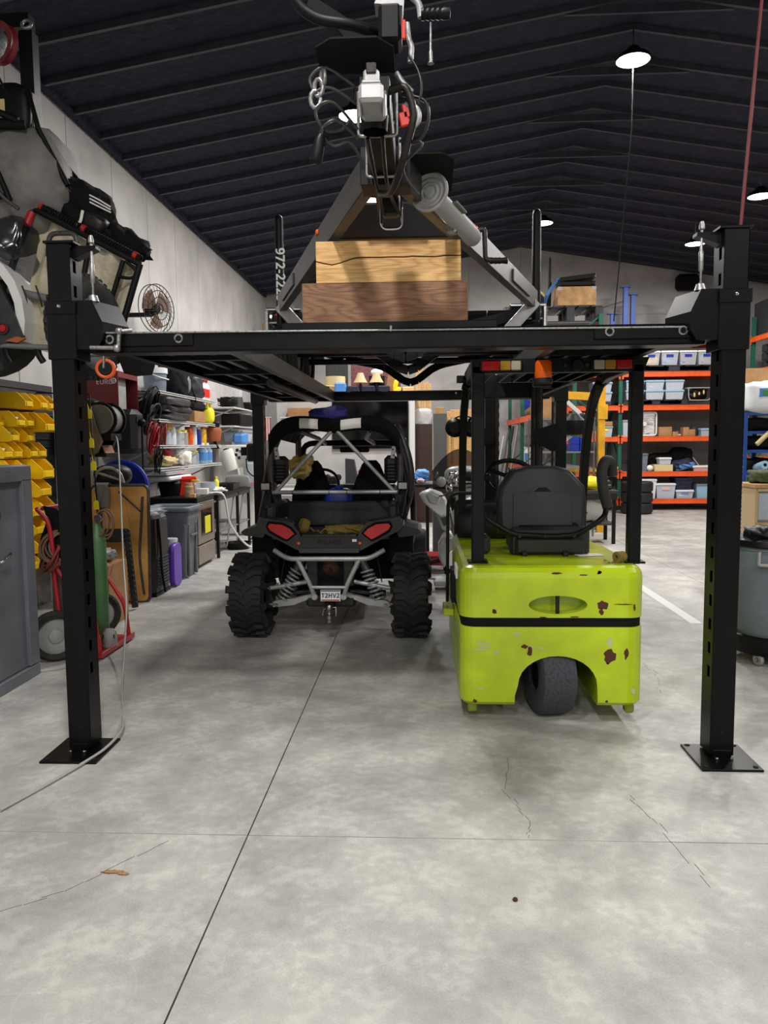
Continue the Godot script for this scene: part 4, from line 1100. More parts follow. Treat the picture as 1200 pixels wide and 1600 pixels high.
		ob(t, "side_panel", MB.new().prism([p2(-0.3, 0.75), p2(-0.3, 1.12), p2(-0.75, 1.14), p2(-1.0, 0.80), p2(-2.0, 0.75), p2(-2.0, 0.40), p2(-0.75, 0.35)], s * 0.54, s * 0.60, Transform3D(Basis(v(0, 0, 1), v(0, 1, 0), v(1, 0, 0)), Vector3.ZERO)), "plastic black")
		tb(t, "brow_pipe", "charcoal", rnd([v(s * 0.56, 0.97, 0.05), v(s * 0.59, 1.14, -0.3), v(s * 0.60, 1.20, -0.6)], 0.1), 0.02, 10)
	bx(t, "side_decal", "white", 0.588, 0.88, -0.08, 0.006, 0.10, 0.10, 0.001)
	bx(t, "side_decal", "red", 0.590, 0.90, -0.11, 0.006, 0.05, 0.04, 0.001)
	bx(t, "bed_floor", "plastic black", 0, 0.80, -0.35, 0.94, 0.03, 0.75)
	bx(t, "bed_wall", "charcoal", 0, 0.93, -0.72, 0.96, 0.22, 0.03, 0.01)
	bx(t, "engine_cover", "matte black", 0, 0.86, -0.95, 0.9, 0.28, 0.4, 0.04)
	# bumper
	var bp := tb(t, "bumper_bar", "silver paint", rnd([v(-0.435, 0.715, 0.14), v(-0.32, 0.655, 0.2), v(0.32, 0.655, 0.2), v(0.435, 0.715, 0.14)], 0.06), 0.0195, 12)
	for s: float in [-1.0, 1.0]:
		tb(bp, "down_tube", "silver paint", rnd([v(s * 0.245, 0.655, 0.2), v(s * 0.14, 0.44, 0.2), v(s * 0.115, 0.34, 0.17)], 0.06), 0.0185, 12)
		lt(bp, "tube_lug", "silver paint", cyl(0.026, 0.02, 0.005), v(s * 0.115, 0.35, 0.175), 90, 0, 14)
	tb(bp, "cross_tube", "silver paint", [v(-0.14, 0.43, 0.2), v(0.14, 0.43, 0.2)], 0.013, 10)
	var lpl := bx(t, "license_plate", "white", 0.012, 0.362, 0.185, 0.155, 0.088, 0.006, 0.002)
	bx(lpl, "plate_border", "steel", 0.012, 0.362, 0.182, 0.163, 0.096, 0.006, 0.003)
	bx(lpl, "plate_top_band", "plate blue", 0.012, 0.398, 0.1885, 0.145, 0.011, 0.001, 0.0)
	bx(lpl, "plate_bottom_band", "copper", 0.012, 0.326, 0.1885, 0.14, 0.01, 0.001, 0.0)
	txt(lpl, "T2HV2", 0.035, v(0.012, 0.362, 0.189), "navy", Basis.IDENTITY, "lettering", true)
	bx(t, "hitch_receiver", "matte black", 0.0, 0.27, 0.12, 0.07, 0.06, 0.1)
	ob(t, "tow_ball", MB.new().lathe([p2(0, 0), p2(0.035, 0.0), p2(0.035, 0.025), p2(0.02, 0.03), p2(0.016, 0.05), p2(0.027, 0.065), p2(0.03, 0.082), p2(0.02, 0.105), p2(0, 0.112)], 16, tf(v(0, 0.18, 0.18))), "steel")
	lt(t, "ball_shank", "steel", cyl(0.026, 0.05, 0.008), v(0, 0.14, 0.18))
	tb(t, "hitch_pin", "galv", [v(-0.055, 0.2, 0.17), v(-0.045, 0.25, 0.17), v(0.05, 0.265, 0.17), v(0.052, 0.19, 0.17)], 0.006, 6)
	# roll cage
	var cg := "frame grey"
	tb(t, "cage_crossbar", "silver paint", [v(-0.53, 1.145, -0.32), v(0.53, 1.145, -0.32)], 0.018, 12)
	for q in [-0.36, -0.05, 0.10, 0.38]: tb(t, "bar_seam", "black", [v(q, 1.145, -0.32), v(q + 0.006, 1.145, -0.32)], 0.0195, 12)
	for s: float in [-1.0, 1.0]:
		tb(t, "v_brace", "silver paint", [v(s * 0.018, 1.665, -0.34), v(s * 0.50, 1.15, -0.32)], 0.0165, 12)
		tb(t, "rear_hoop", cg, rnd([v(s * 0.50, 1.0, -0.4), v(s * 0.545, 1.15, -0.36), v(s * 0.56, 1.40, -0.38), v(s * 0.52, 1.66, -0.42), v(s * 0.36, 1.71, -0.44)], 0.1), 0.024, 12)
		tb(t, "side_hoop", cg, rnd([v(s * 0.585, 0.95, -0.35), v(s * 0.655, 1.18, -0.6), v(s * 0.62, 1.45, -0.75), v(s * 0.52, 1.70, -0.8), v(s * 0.49, 1.72, -1.5), v(s * 0.60, 1.15, -2.15)], 0.14), 0.03, 12)
		tb(t, "lower_hoop", cg, rnd([v(s * 0.655, 1.18, -0.6), v(s * 0.66, 0.8, -0.75), v(s * 0.60, 0.5, -0.8)], 0.1), 0.028, 12)
		bx(t, "bolt_tab", "silver paint", s * 0.495, 1.475, -0.36, 0.036, 0.105, 0.012, 0.004, bs(0, 0, -8 * s))
		for q in [-0.025, 0.025]: lt(t, "tab_hole", "slot", cyl(0.007, 0.003, 0.001), v(s * (0.495 - q * 0.1), 1.475 + q, -0.353), 90, 0, 8)
		var pod := bx(t, "speaker_pod", "plastic black", s * 0.475, 1.33, -0.45, 0.12, 0.24, 0.14, 0.03)
		for i in 5: bx(pod, "pod_rib", "matte black", s * 0.475, 1.26 + 0.028 * i, -0.38, 0.11, 0.012, 0.012)
		var lm := bx(t, "corner_lamp", "black", s * 0.575, 1.20, -0.27, 0.085, 0.07, 0.05, 0.008)
		bx(lm, "lens", "silver paint", s * 0.575, 1.20, -0.243, 0.07, 0.054, 0.008, 0.003)
		# seats
		ob(t, "seat_back", MB.new().loft([ringpoly([p2(s * 0.27 - 0.2, 0.92), p2(s * 0.27 + 0.2, 0.92), p2(s * 0.27 + 0.19, 1.10), p2(s * 0.27 + 0.085, 1.36), p2(s * 0.27 + 0.05, 1.40), p2(s * 0.27 - 0.05, 1.40), p2(s * 0.27 - 0.085, 1.36), p2(s * 0.27 - 0.19, 1.10)], -1.0, 0.9), ringpoly([p2(s * 0.27 - 0.2, 0.92), p2(s * 0.27 + 0.2, 0.92), p2(s * 0.27 + 0.19, 1.10), p2(s * 0.27 + 0.085, 1.36), p2(s * 0.27 + 0.05, 1.40), p2(s * 0.27 - 0.05, 1.40), p2(s * 0.27 - 0.085, 1.36), p2(s * 0.27 - 0.19, 1.10)], -0.9, 1.0)], true, false, false), "dark cloth")
		bx(t, "seat_cushion", "dark cloth", s * 0.27, 0.80, -1.2, 0.44, 0.16, 0.45, 0.05)
	tb(t, "front_hoop", "black", rnd([v(-0.56, 1.1, -2.1), v(-0.48, 1.56, -1.75), v(0.48, 1.56, -1.75), v(0.56, 1.1, -2.1)], 0.12), 0.03, 10)
	tb(t, "roof_bar", "black", [v(-0.36, 1.70, -1.0), v(0.36, 1.70, -1.0)], 0.022, 10)
	for s: float in [-1.0, 1.0]: tb(t, "roof_strut", cg, [v(s * 0.30, 1.66, -0.42), v(s * 0.22, 1.60, -1.0), v(s * 0.25, 1.55, -1.75)], 0.02, 10)
	bx(t, "rear_view_mirror", "black", 0.05, 1.49, -1.72, 0.30, 0.055, 0.04, 0.015)
	bx(t, "dashboard", "plastic black", 0, 1.0, -1.85, 1.0, 0.26, 0.16, 0.05)
	ob(t, "steering_wheel", MB.new().tube(ring(v(-0.27, 1.15, -1.55), 0.17, bs(58, 0, 0), 24), 0.015, 8, true), "black")
	ob(t, "hood", MB.new().prism([p2(-1.9, 0.55), p2(-1.9, 1.06), p2(-2.3, 1.0), p2(-2.55, 0.8), p2(-2.5, 0.5)], -0.5, 0.5, Transform3D(Basis(v(0, 0, 1), v(0, 1, 0), v(1, 0, 0)), Vector3.ZERO)), "plastic black")
	# soft top with white patches
	var top := func(u: float, w: float) -> Vector3:
		var x := (u - 0.5) * 1.10
		var z := -0.32 - 1.5 * w
		var e := absf(x) / 0.55
		var y := 1.75 + 0.028 * sin(e * PI * 0.9) * (0.4 + 0.6 * exp(-w * 3.0)) - 0.14 * pow(e, 7.0) - 0.06 * w
		return v(x, y, z)
	var rf := ob(t, "soft_top", MB.new().sheet(top, 28, 14, 0.02), "dark cloth")
	var val := func(u: float, w: float) -> Vector3:
		var x := (u - 0.5) * 1.10
		var e := absf(x) / 0.55
		var y := 1.75 + 0.028 * sin(e * PI * 0.9) - 0.14 * pow(e, 7.0)
		return v(x, y - w * (0.105 + 0.05 * e * e * e), -0.32 + 0.035 * sin(w * PI) - 0.02 * w)
	ob(rf, "rear_valance", MB.new().sheet(val, 28, 4, 0.012), "dark cloth")
	for s in 2:
		var pc := func(u: float, w: float) -> Vector3:
			var x: float = (-0.285 if s == 0 else 0.06) + 0.155 * u if s == 0 else 0.06 + 0.17 * u
			var e := absf(x) / 0.55
			var y := 1.75 + 0.028 * sin(e * PI * 0.9) - 0.14 * pow(e, 7.0)
			return v(x, y - 0.012 - w * 0.08, -0.309 + 0.035 * sin((w * 0.75 + 0.1) * PI))
		ob(rf, "white_patch", MB.new().sheet(pc, 4, 4, 0.004), "paper")
	# things on it
	var bg := one("tool_pouch", "purple blue soft pouch lying on the buggy's black roof", "pouch", v(-0.80, 1.775, -6.62), MB.new().blob(v(0, 0.035, 0), v(0.155, 0.04, 0.13), 0.45, 0.25, 5, 1.5, bs(14, 22, 8)), "purple cloth")
	bg.set_meta("label", "purple blue soft pouch lying on the buggy's black roof")
	one("work_gloves", "pair of tan leather gloves stuffed in the buggy's left rear corner", "gloves", v(-1.09, 1.24, -6.85), MB.new().blob(v(0, 0.1, 0), v(0.10, 0.10, 0.07), 0.9, 0.5, 3, 2.2).blob(v(0.07, 0.17, 0.02), v(0.055, 0.05, 0.05), 0.9, 0.4, 8, 2.0).tube(crv([v(-0.06, 0.05, 0.06), v(0, 0.10, 0.09), v(0.07, 0.11, 0.08)]), 0.02, 8).tube(crv([v(-0.07, 0.1, 0.06), v(0, 0.14, 0.09), v(0.06, 0.15, 0.08)]), 0.02, 8).tube(crv([v(-0.05, 0.02, 0.06), v(0, 0.05, 0.09), v(0.06, 0.06, 0.08)]), 0.02, 8), "leather")
	one("tie_down_strap", "rolled yellow tie-down strap on the left of the buggy's bed", "strap", v(-0.955, 0.826, -6.12), MB.new().lathe([p2(0.015, -0.025), p2(0.06, -0.03), p2(0.065, 0.0), p2(0.06, 0.03), p2(0.015, 0.025)], 18, tf(v(0, 0.065, 0), 0, 25, 70), true).sheet(func(u, w): return v(0.05 + 0.12 * u, 0.05 - 0.04 * u + 0.01 * sin(u * 14.0), 0.03 + (w - 0.5) * 0.05), 10, 1, 0.003), "strap")
	one("tie_down_strap", "crumpled heap of yellow ratchet strap across the middle of the buggy's bed", "strap", v(-0.62, 0.826, -6.14), MB.new().blob(v(-0.03, 0.03, 0), v(0.13, 0.04, 0.09), 0.9, 0.7, 6, 2.5).blob(v(0.12, 0.035, 0.0), v(0.12, 0.035, 0.07), 0.9, 0.7, 7, 2.5).blob(v(0.06, 0.055, 0.02), v(0.07, 0.02, 0.05), 0.8, 0.6, 9, 2.0).tube(crv([v(-0.2, 0.01, 0.05), v(-0.15, 0.05, 0.06), v(-0.12, 0.01, 0.06)]), 0.008, 6), "strap")
	var jg := T("water_jug", "blue water jug standing between the buggy's seats", "jug", v(-0.755, 0.83, -6.98))
	ob(jg, "body", MB.new().blob(v(0, 0.16, 0), v(0.13, 0.16, 0.10), 0.5), "blue")
	lt(jg, "cap", "blue", cyl(0.04, 0.03, 0.006), v(0, 0.31, 0))

func ringpoly(p: Array, z: float, k: float) -> PackedVector3Array:
	var out := PackedVector3Array()
	var m := Vector2.ZERO
	for q in p: m += q
	m /= p.size()
	for q in p:
		var w: Vector2 = m + (q - m) * k
		out.append(v(w.x, w.y, z))
	return out

# small makers
func carton(label: String, at: Vector3, s: Vector3, mat := "card", turn := 0.0, group := "", tape := true) -> Node3D:
	var t := T("cardboard_box" if mat in ["card", "tape", "beige"] else "box", label, "box", at, group, turn)
	bx(t, "body", mat, 0, s.y / 2, 0, s.x, s.y, s.z, 0.004)
	if tape: bx(t, "tape", "tape", 0, s.y + 0.0005, 0, s.x * 0.98, 0.002, 0.05, 0.0)
	for k in [-1, 1]: bx(t, "flap", mat, 0, s.y + 0.001, k * s.z * 0.25, s.x * 0.99, 0.003, s.z * 0.49, 0.001)
	return t
func jar(label: String, at: Vector3, r: float, h: float, body: String, lid: String, group := "") -> Node3D:
	var t := T("jar", label, "jar", at, group)
	lt(t, "body", body, [p2(0, 0), p2(r * 0.9, 0), p2(r, 0.01), p2(r, h * 0.8), p2(r * 0.8, h * 0.9), p2(0, h * 0.9)], v(0, 0, 0), 0, 0, 16)
	lt(t, "lid", lid, cyl(r * 0.86, h * 0.12, 0.004), v(0, h * 0.89, 0), 0, 0, 16)
	return t
func bottle(label: String, at: Vector3, r: float, h: float, body: String, cap: String, band := "") -> Node3D:
	var t := T("bottle", label, "bottle", at)
	lt(t, "body", body, [p2(0, 0), p2(r * 0.92, 0), p2(r, 0.01), p2(r, h * 0.62), p2(r * 0.85, h * 0.72), p2(r * 0.4, h * 0.82), p2(r * 0.4, h * 0.88), p2(0, h * 0.88)], v(0, 0, 0), 0, 0, 16)
	lt(t, "cap", cap, cyl(r * 0.48, h * 0.13, 0.003), v(0, h * 0.87, 0), 0, 0, 12)
	if band: lt(t, "label", band, [p2(r * 1.01, h * 0.15), p2(r * 1.012, h * 0.55)], v(0, 0, 0), 0, 0, 16)
	return t
# open or lidded plastic tub
func tote(label: String, at: Vector3, s: Vector3, body: String, lid: String, group := "", inside := "", turn := 0.0, latch := "", cat := "bin") -> Node3D:
	var t := T("storage_bin", label, cat, at, group, turn)
	var b := MB.new()
	var k := 0.88
	var w := 0.006
	var A := rect(s.x * k, s.z * k, 0)
	var B := rect(s.x, s.z, s.y)
	var C := rect(s.x - w, s.z - w, s.y)
	var D := rect(s.x * k - w, s.z * k - w, w)
	b.loft([A, B, C, D], true, false, false)
	ob(t, "body", b, body)
	bx(t, "rim", body if lid == "" else lid, 0, s.y - 0.008, 0, s.x + 0.024, 0.018, s.z + 0.024, 0.004) if lid != "" else bx(t, "handle", body, 0, s.y * 0.82, s.z / 2 + 0.002, s.x * 0.3, 0.02, 0.02)
	if lid: bx(t, "lid", lid, 0, s.y + 0.010, 0, s.x + 0.012, 0.026, s.z + 0.012, 0.008)
	if inside: ob(t, "contents", MB.new().blob(v(0, s.y * 0.42, 0), v(s.x * 0.40, s.y * 0.38, s.z * 0.40), 0.5, 0.5, int(s.x * 1000) + int(at.z * 10), 2.5), inside)
	if latch: bx(t, "label", latch, 0, s.y * 0.70, s.z / 2 * 0.97 + 0.004, s.x * 0.42, s.y * 0.2, 0.003, 0.0)
	return t
func rect(w: float, d: float, y: float) -> PackedVector3Array:
	return PackedVector3Array([v(w / 2, y, -d / 2), v(-w / 2, y, -d / 2), v(-w / 2, y, d / 2), v(w / 2, y, d / 2)])
func coil(label: String, at: Vector3, r: float, n: int, th: float, mat: String, rot: Basis, sd: int, called := "cable_coil", cat := "cable", ry := 0.0) -> MeshInstance3D:
	var b := MB.new()
	var g := RandomNumberGenerator.new()
	g.seed = sd
	for i in n:
		var c := v(g.randf_range(-0.03, 0.03), g.randf_range(-0.035, 0.035), g.randf_range(-0.03, 0.03))
		var k := g.randf_range(0.86, 1.08)
		b.tube(ring(rot * c, r * k, rot * bs(g.randf_range(-9, 9), 0, g.randf_range(-9, 9)), 22, (ry if ry > 0 else r) * k), th, 6, true)
	return one(called, label, cat, at, b, mat)

# yellow stack bin, mouth towards +x
func stack_bin(w: float, h: float, d: float) -> Array:
	var b := MB.new()
	var th := 0.004
	var pr := [p2(0, 0), p2(d, 0), p2(d, h * 0.42), p2(d * 0.72, h * 0.96), p2(d * 0.70, h), p2(0, h)]
	b.prism(pr, -w / 2, -w / 2 + th)
	b.prism(pr, w / 2 - th, w / 2)
	b.box(d / 2, th / 2, 0, d, th, w - th, 0.0)
	b.box(th / 2, h / 2, 0, th, h, w - th, 0.0)
	b.box(d - th / 2, h * 0.2, 0, th, h * 0.4, w, 0.001)
	for s: float in [-1.0, 1.0]:
		b.bar(v(d, h * 0.42, s * w / 2), v(d * 0.71, h * 0.98, s * w / 2), 0.01, 0.008, Vector3.UP, 0.001)
		b.bar(v(0, h, s * w / 2), v(d * 0.7, h, s * w / 2), 0.012, 0.008, Vector3.UP, 0.001)
		b.box(d * 0.55, h * 0.5, s * w / 2, 0.008, h, 0.008, 0.0)
	b.box(d / 2, -0.004, 0, d * 0.94, 0.008, w + 0.006, 0.001)
	var lip := MB.new().box(d + 0.003, h * 0.2, 0, 0.006, h * 0.30, w * 0.72, 0.001)
	return [b.mesh(), lip.mesh()]

func left_side():
	# louvred panel with yellow bins
	var lp := T("louvred_panel", "dark grey steel wall panel behind the yellow parts bins", "wall panel", v(-3.72, 0.55, -6.9))
	bx(lp, "panel", "charcoal", -0.008, 0.8, 0, 0.016, 1.60, 1.5)
	for i in 20: bx(lp, "louvre", "charcoal", 0.006, 0.06 + 0.078 * i, 0, 0.014, 0.012, 1.44, 0.003)
	var kinds := [["small", stack_bin(0.10, 0.075, 0.14)], ["medium", stack_bin(0.14, 0.125, 0.24)], ["large", stack_bin(0.21, 0.165, 0.33)]]
	var ws := [0.10, 0.14, 0.21]
	var ord := ["top", "second", "third", "fourth", "fifth", "sixth", "seventh", "eighth", "ninth", "tenth"]
	var nth := ["first", "second", "third", "fourth", "fifth", "sixth", "seventh", "eighth", "ninth"]
	var rows := [[1.90, [1, 0, 1, 1, 0]], [1.73, [0, 0, 1, 1, 2]], [1.60, [0, 1, 0, 1]], [1.46, [1, 1, 0, 1, 1]], [1.31, [2, 0, 0, 2, 1]], [1.15, [0, 0, 1, 2]], [0.98, [0, 0, 2, 2]], [0.82, [1, 0, 2, 1]], [0.66, [1, 1, 2, 1]], [0.52, [0, 2, 1]]]
	for j in rows.size():
		var z := -6.22 if j > 0 else -6.60
		var q: Array = rows[j][1]
		for i in q.size():
			var k: int = q[i]
			z -= ws[k] / 2 + 0.008
			var o := T("parts_bin", "%s yellow parts bin, %s row from the top, %s from its left end" % [kinds[k][0], ord[j], nth[i]], "bin", v(-3.70, rows[j][0] - (0.04 if k == 2 else 0.0), z), "yellow parts bins on the louvred panel")
			ob(o, "body", kinds[k][1][0], "yellow")
			ob(o, "label_holder", kinds[k][1][1], "yellow")
			if (i + j) % 3 == 0: ob(o, "contents", MB.new().blob(v(0.1, 0.045, 0), v(0.085, 0.045, ws[k] * 0.40), 0.6, 0.6, i + j, 3.0, Basis.IDENTITY, 12, 8), ["paper", "mid grey", "white", "copper"][(i + 2 * j) % 4])
			z -= ws[k] / 2 + 0.008
	# steel cabinet at the left edge
	var cb := T("steel_cabinet", "grey steel cabinet with recessed door at the left edge", "cabinet", v(-2.96, 0, -4.4))
	bx(cb, "body", "cabinet", 0, 0.715, 0, 0.62, 1.43, 1.28, 0.006)
	var dr := MB.new()
	for q in [[1.375, 0.10, 0.0, 1.27], [0.04, 0.075, 0.0, 1.27]]: dr.box(0.325, q[0], 0, 0.03, q[1], q[3], 0.003)
	for z in [-0.575, 0.575]: dr.box(0.325, 0.71, z, 0.03, 1.25, 0.12, 0.003)
	var door := ob(cb, "door_frame", dr, "cabinet")
	bx(door, "door_panel", "cabinet", 0.3135, 0.71, 0, 0.006, 1.25, 1.03, 0.001)
	tb(cb, "handle", "chrome", rnd([v(0.318, 0.83, -0.20), v(0.36, 0.84, -0.20), v(0.365, 0.88, -0.285)], 0.02), 0.011, 8)
	lt(cb, "lock", "steel", cyl(0.03, 0.008, 0.003), v(0.317, 1.13, -0.24), 0, -90, 18)
	lt(cb, "screw", "galv", cyl(0.008, 0.004, 0.001), v(0.341, 1.40, -0.35), 0, -90, 10)
	bottle("green and white spray bottle standing on the grey cabinet", v(-2.79, 1.43, -4.86), 0.045, 0.27, "white plastic", "leaf", "leaf")
	# welding cart
	var wc := T("gas_cart", "red two-wheeled gas cylinder cart left of the lift post", "cart", v(-2.55, 0, -5.6))
	for s in 2:
		var c: Vector3 = [v(-0.10, 0.185, 0.27), v(-0.10, 0.185, -0.45)][s]
		var x := tf(c, 90, 0, 0)
		x.basis = bs(0, 35, 0) * x.basis
		var w := ob(wc, "wheel", MB.new().lathe([p2(0.13, -0.03), p2(0.165, -0.035), p2(0.183, -0.02), p2(0.185, 0.0), p2(0.183, 0.02), p2(0.165, 0.035), p2(0.13, 0.03)], 30, x, true), "rubber")
		ob(w, "hub", MB.new().lathe([p2(0, 0.04), p2(0.02, 0.04), p2(0.05, 0.028), p2(0.055, 0.018), p2(0.10, 0.022), p2(0.135, 0.012), p2(0.135, -0.03), p2(0, -0.03)], 26, x), "light grey")
	for s in 2:
		var z: float = [0.22, -0.34][s]
		tb(wc, "frame_rail", "red", rnd([v(0.20, 0.02, z), v(0.17, 0.30, z), v(0.06, 0.48, z), v(-0.10, 0.66, z), v(-0.14, 1.02, z), v(-0.22, 1.10, z)], 0.06), 0.016, 10)
		tb(wc, "frame_rail", "red", [v(-0.08, 0.20, z), v(-0.12, 0.66, z)], 0.016, 10)
	tb(wc, "handle_bar", "red", [v(-0.22, 1.10, 0.22), v(-0.22, 1.10, -0.34)], 0.016, 10)
	tb(wc, "brace", "red", [v(-0.11, 0.70, 0.22), v(-0.11, 0.70, -0.34)], 0.014, 10)
	bx(wc, "foot_plate", "red", 0.06, 0.025, -0.06, 0.34, 0.02, 0.64, 0.006)
	for s in 2: bx(wc, "plate_lip", "red", [0.225, -0.1][s], 0.035, -0.06, 0.012, 0.04, 0.64)
	var gc := T("gas_cylinder", "green oxygen cylinder standing on the red cart", "gas cylinder", v(-2.52, 0.036, -5.80))
	lt(gc, "body", "green", [p2(0, 0), p2(0.06, 0), p2(0.066, 0.012), p2(0.066, 0.76), p2(0.058, 0.84), p2(0.03, 0.89), p2(0.026, 0.92), p2(0, 0.92)], v(0, 0, 0), 0, 0, 20)
	lt(gc, "valve", "copper", cyl(0.02, 0.08), v(0, 0.91, 0))
	lt(gc, "gauge", "steel", cyl(0.03, 0.025), v(0.03, 0.96, 0.02), 90)
	var ac := T("gas_cylinder", "scuffed brown-grey acetylene cylinder on the cart beside the wheel", "gas cylinder", v(-2.62, 0.036, -5.54))
	lt(ac, "body", "tank", [p2(0, 0), p2(0.12, 0), p2(0.13, 0.02), p2(0.13, 0.56), p2(0.11, 0.66), p2(0.05, 0.71), p2(0.04, 0.74), p2(0, 0.74)], v(0, 0, 0), 0, 0, 22)
	lt(ac, "valve", "copper", cyl(0.018, 0.08), v(0, 0.73, 0))
	for q in [["light_grey_cap", -2.375, -5.62, "light grey", "pale grey dome cap standing on the red cart's foot plate"], ["copper_cap", -2.45, -5.50, "copper", "rusty brown dome cap beside the pale one on the cart"]]:
		var c := T("cylinder_cap", q[4], "cap", v(q[1], 0.036, q[2]))
		lt(c, "dome", q[3], [p2(0, 0.135), p2(0.03, 0.13), p2(0.05, 0.105), p2(0.055, 0.06), p2(0.055, 0.012), p2(0.06, 0.01), p2(0.06, 0), p2(0, 0)], v(0, 0, 0), 0, 0, 18)
		for a in 4: bx(c, "vent_slot", "slot", 0.0545 * cos(a * 1.57 + 0.6), 0.08, 0.0545 * sin(a * 1.57 + 0.6), 0.006, 0.03, 0.006, 0.0)
	coil("looped tan and red welding hoses hanging on the cart's top", v(-2.62, 0.83, -5.42), 0.115, 7, 0.009, "hose tan", bs(70, 20, 0), 4, "welding_hose", "hose")
	coil("red welding hose twisted round the gas cart's frame", v(-2.66, 0.72, -5.38), 0.10, 5, 0.008, "hose red", bs(20, 30, 60), 8, "welding_hose", "hose")
	coil("tan hose loops beside the green cylinder's neck", v(-2.47, 0.93, -5.80), 0.08, 4, 0.008, "hose tan", bs(80, 0, 20), 12, "welding_hose", "hose", 0.11)
	one("leather_apron", "black leather apron draped over the gas cart's handle", "apron", v(-2.74, 0.72, -5.45), MB.new().sheet(func(u, w): return v(-0.02 + 0.16 * u + 0.03 * sin(w * 7.0), 0.40 - 0.42 * w - 0.08 * u * u, 0.02 * sin(u * 9.0 + w * 4.0)), 10, 12, 0.006), "dark cloth")
	# along the wall: boxes, table, machines
	carton("tall brown cardboard box standing behind the green cylinder", v(-2.79, 0, -6.55), v(0.24, 0.53, 0.42))
	one("paper_bundle", "crumpled grey paper bundle on the tall cardboard box", "paper", v(-2.86, 0.540, -6.62), MB.new().blob(v(0, 0.05, 0), v(0.12, 0.05, 0.13), 0.6, 0.6, 5, 2.5), "light grey")
	one("plastic_bag", "white plastic bag lying on the tall cardboard box", "bag", v(-2.80, 0.540, -6.42), MB.new().blob(v(0, 0.025, 0), v(0.07, 0.025, 0.06), 0.7, 0.5, 15, 2.5), "paper")
	var ft := T("folding_table", "tan folding table with grey frame standing on its end", "table", v(-3.0, 0, -7.42))
	ft.rotation_degrees.x = -3
	var fb := MB.new()
	var op := []
	for q in [[0.23, 0.06, -90.0], [0.23, 1.10, 0.0], [-0.23, 1.10, 90.0], [-0.23, 0.06, 180.0]]:
		for i in 5: op.append(p2(q[0] + 0.06 * cos(deg_to_rad(q[2] + 22.5 * i)), q[1] + 0.06 * sin(deg_to_rad(q[2] + 22.5 * i))))
	fb.prism(op, -0.01, 0.01)
	ob(ft, "tabletop", fb, "board tan")
	var rim := []
	for q in op: rim.append(v(q.x, q.y, 0.0))
	ob(ft, "edge_frame", MB.new().tube(rim, 0.016, 8, true), "frame grey")
	tb(ft, "leg", "frame grey", rnd([v(0.24, 1.05, 0.03), v(0.20, 0.45, 0.035), v(0.24, 0.08, 0.03)], 0.1), 0.012, 8)
	tb(ft, "leg", "frame grey", [v(-0.18, 1.05, 0.03), v(-0.18, 0.2, 0.03)], 0.012, 8)
	tb(ft, "leg_brace", "frame grey", [v(0.0, 1.1, 0.028), v(0.22, 0.9, 0.03)], 0.008, 8)
	one("grey_rag", "grey rag hung over the folding table's top edge", "rag", v(-3.13, 1.17, -7.38), MB.new().sheet(func(u, w): return v(0.13 * (u - 0.5) + 0.008 * sin(w * 5.0), -0.22 * w, 0.025 + 0.012 * sin(u * 9.0 + w * 3.0)), 8, 8, 0.006).sheet(func(u, w): return v(0.13 * (u - 0.5), 0.02 * sin(w * PI), -0.05 + 0.075 * w), 6, 4, 0.006), "mid grey")
	var pr := T("plastic_rack", "black toothed plastic folding rack leaning on the folding table", "rack", v(-2.96, 0, -7.14))
	var pb := MB.new()
	pb.box(0, 0.70, 0, 0.34, 0.13, 0.03, 0.006)
	ob(pr, "top_panel", pb, "plastic black")
	for i in 5: ob(pr, "web", MB.new().bar(v(-0.15 + 0.065 * i, 0.65, 0.018), v(-0.11 + 0.065 * i, 0.75, 0.018), 0.012, 0.01), "charcoal")
	var leg := MB.new()
	leg.bar(v(0.15, 0.75, 0.0), v(0.235, 0.02, 0.08), 0.05, 0.04)
	for i in 14:
		var k := i / 14.0
		leg.box(0.152 + 0.085 * k, 0.72 - 0.70 * k, 0.022 + 0.08 * k, 0.055, 0.025, 0.02, 0.003)
	ob(pr, "leg", leg, "plastic black")
	ob(pr, "leg", MB.new().bar(v(-0.15, 0.75, 0.0), v(-0.2, 0.02, 0.08), 0.05, 0.04), "plastic black")
	var pa := T("air_conditioner", "dark portable air conditioner with louvred front beside the trash can", "appliance", v(-2.93, 0, -7.86))
	bx(pa, "body", "charcoal", 0, 0.42, 0, 0.40, 0.82, 0.42, 0.03)
	bx(pa, "front_panel", "plastic black", 0.202, 0.60, 0.0, 0.01, 0.36, 0.38, 0.004)
	for i in 10: bx(pa, "louvre", "plastic black", 0.208, 0.10 + 0.032 * i, 0.0, 0.016, 0.014, 0.36, 0.003)
	bx(pa, "base", "black", 0, 0.015, 0, 0.42, 0.03, 0.44)
	for i in 22: bx(pa, "side_rib", "mid grey", -0.1, 0.10 + 0.032 * i, 0.212, 0.1, 0.012, 0.008, 0.002)
	bx(pa, "side_frame", "bin grey", 0.06, 0.42, 0.212, 0.2, 0.80, 0.01)
	tb(pa, "power_hose", "black", crv([v(0.215, 0.80, 0.12), v(0.225, 0.5, 0.10), v(0.23, 0.25, 0.09), v(0.235, 0.02, 0.02)]), 0.014, 8)
	one("plastic_film", "clear plastic film bunched on the air conditioner's top", "film", v(-2.90, 0.832, -7.80), MB.new().blob(v(0, 0.035, 0), v(0.2, 0.035, 0.2), 0.6, 0.5, 2, 2.5), "bag clear")
	var ps := T("plastic_sled", "purple plastic sled standing on edge by the air conditioner", "sled", v(-2.755, 0, -8.28))
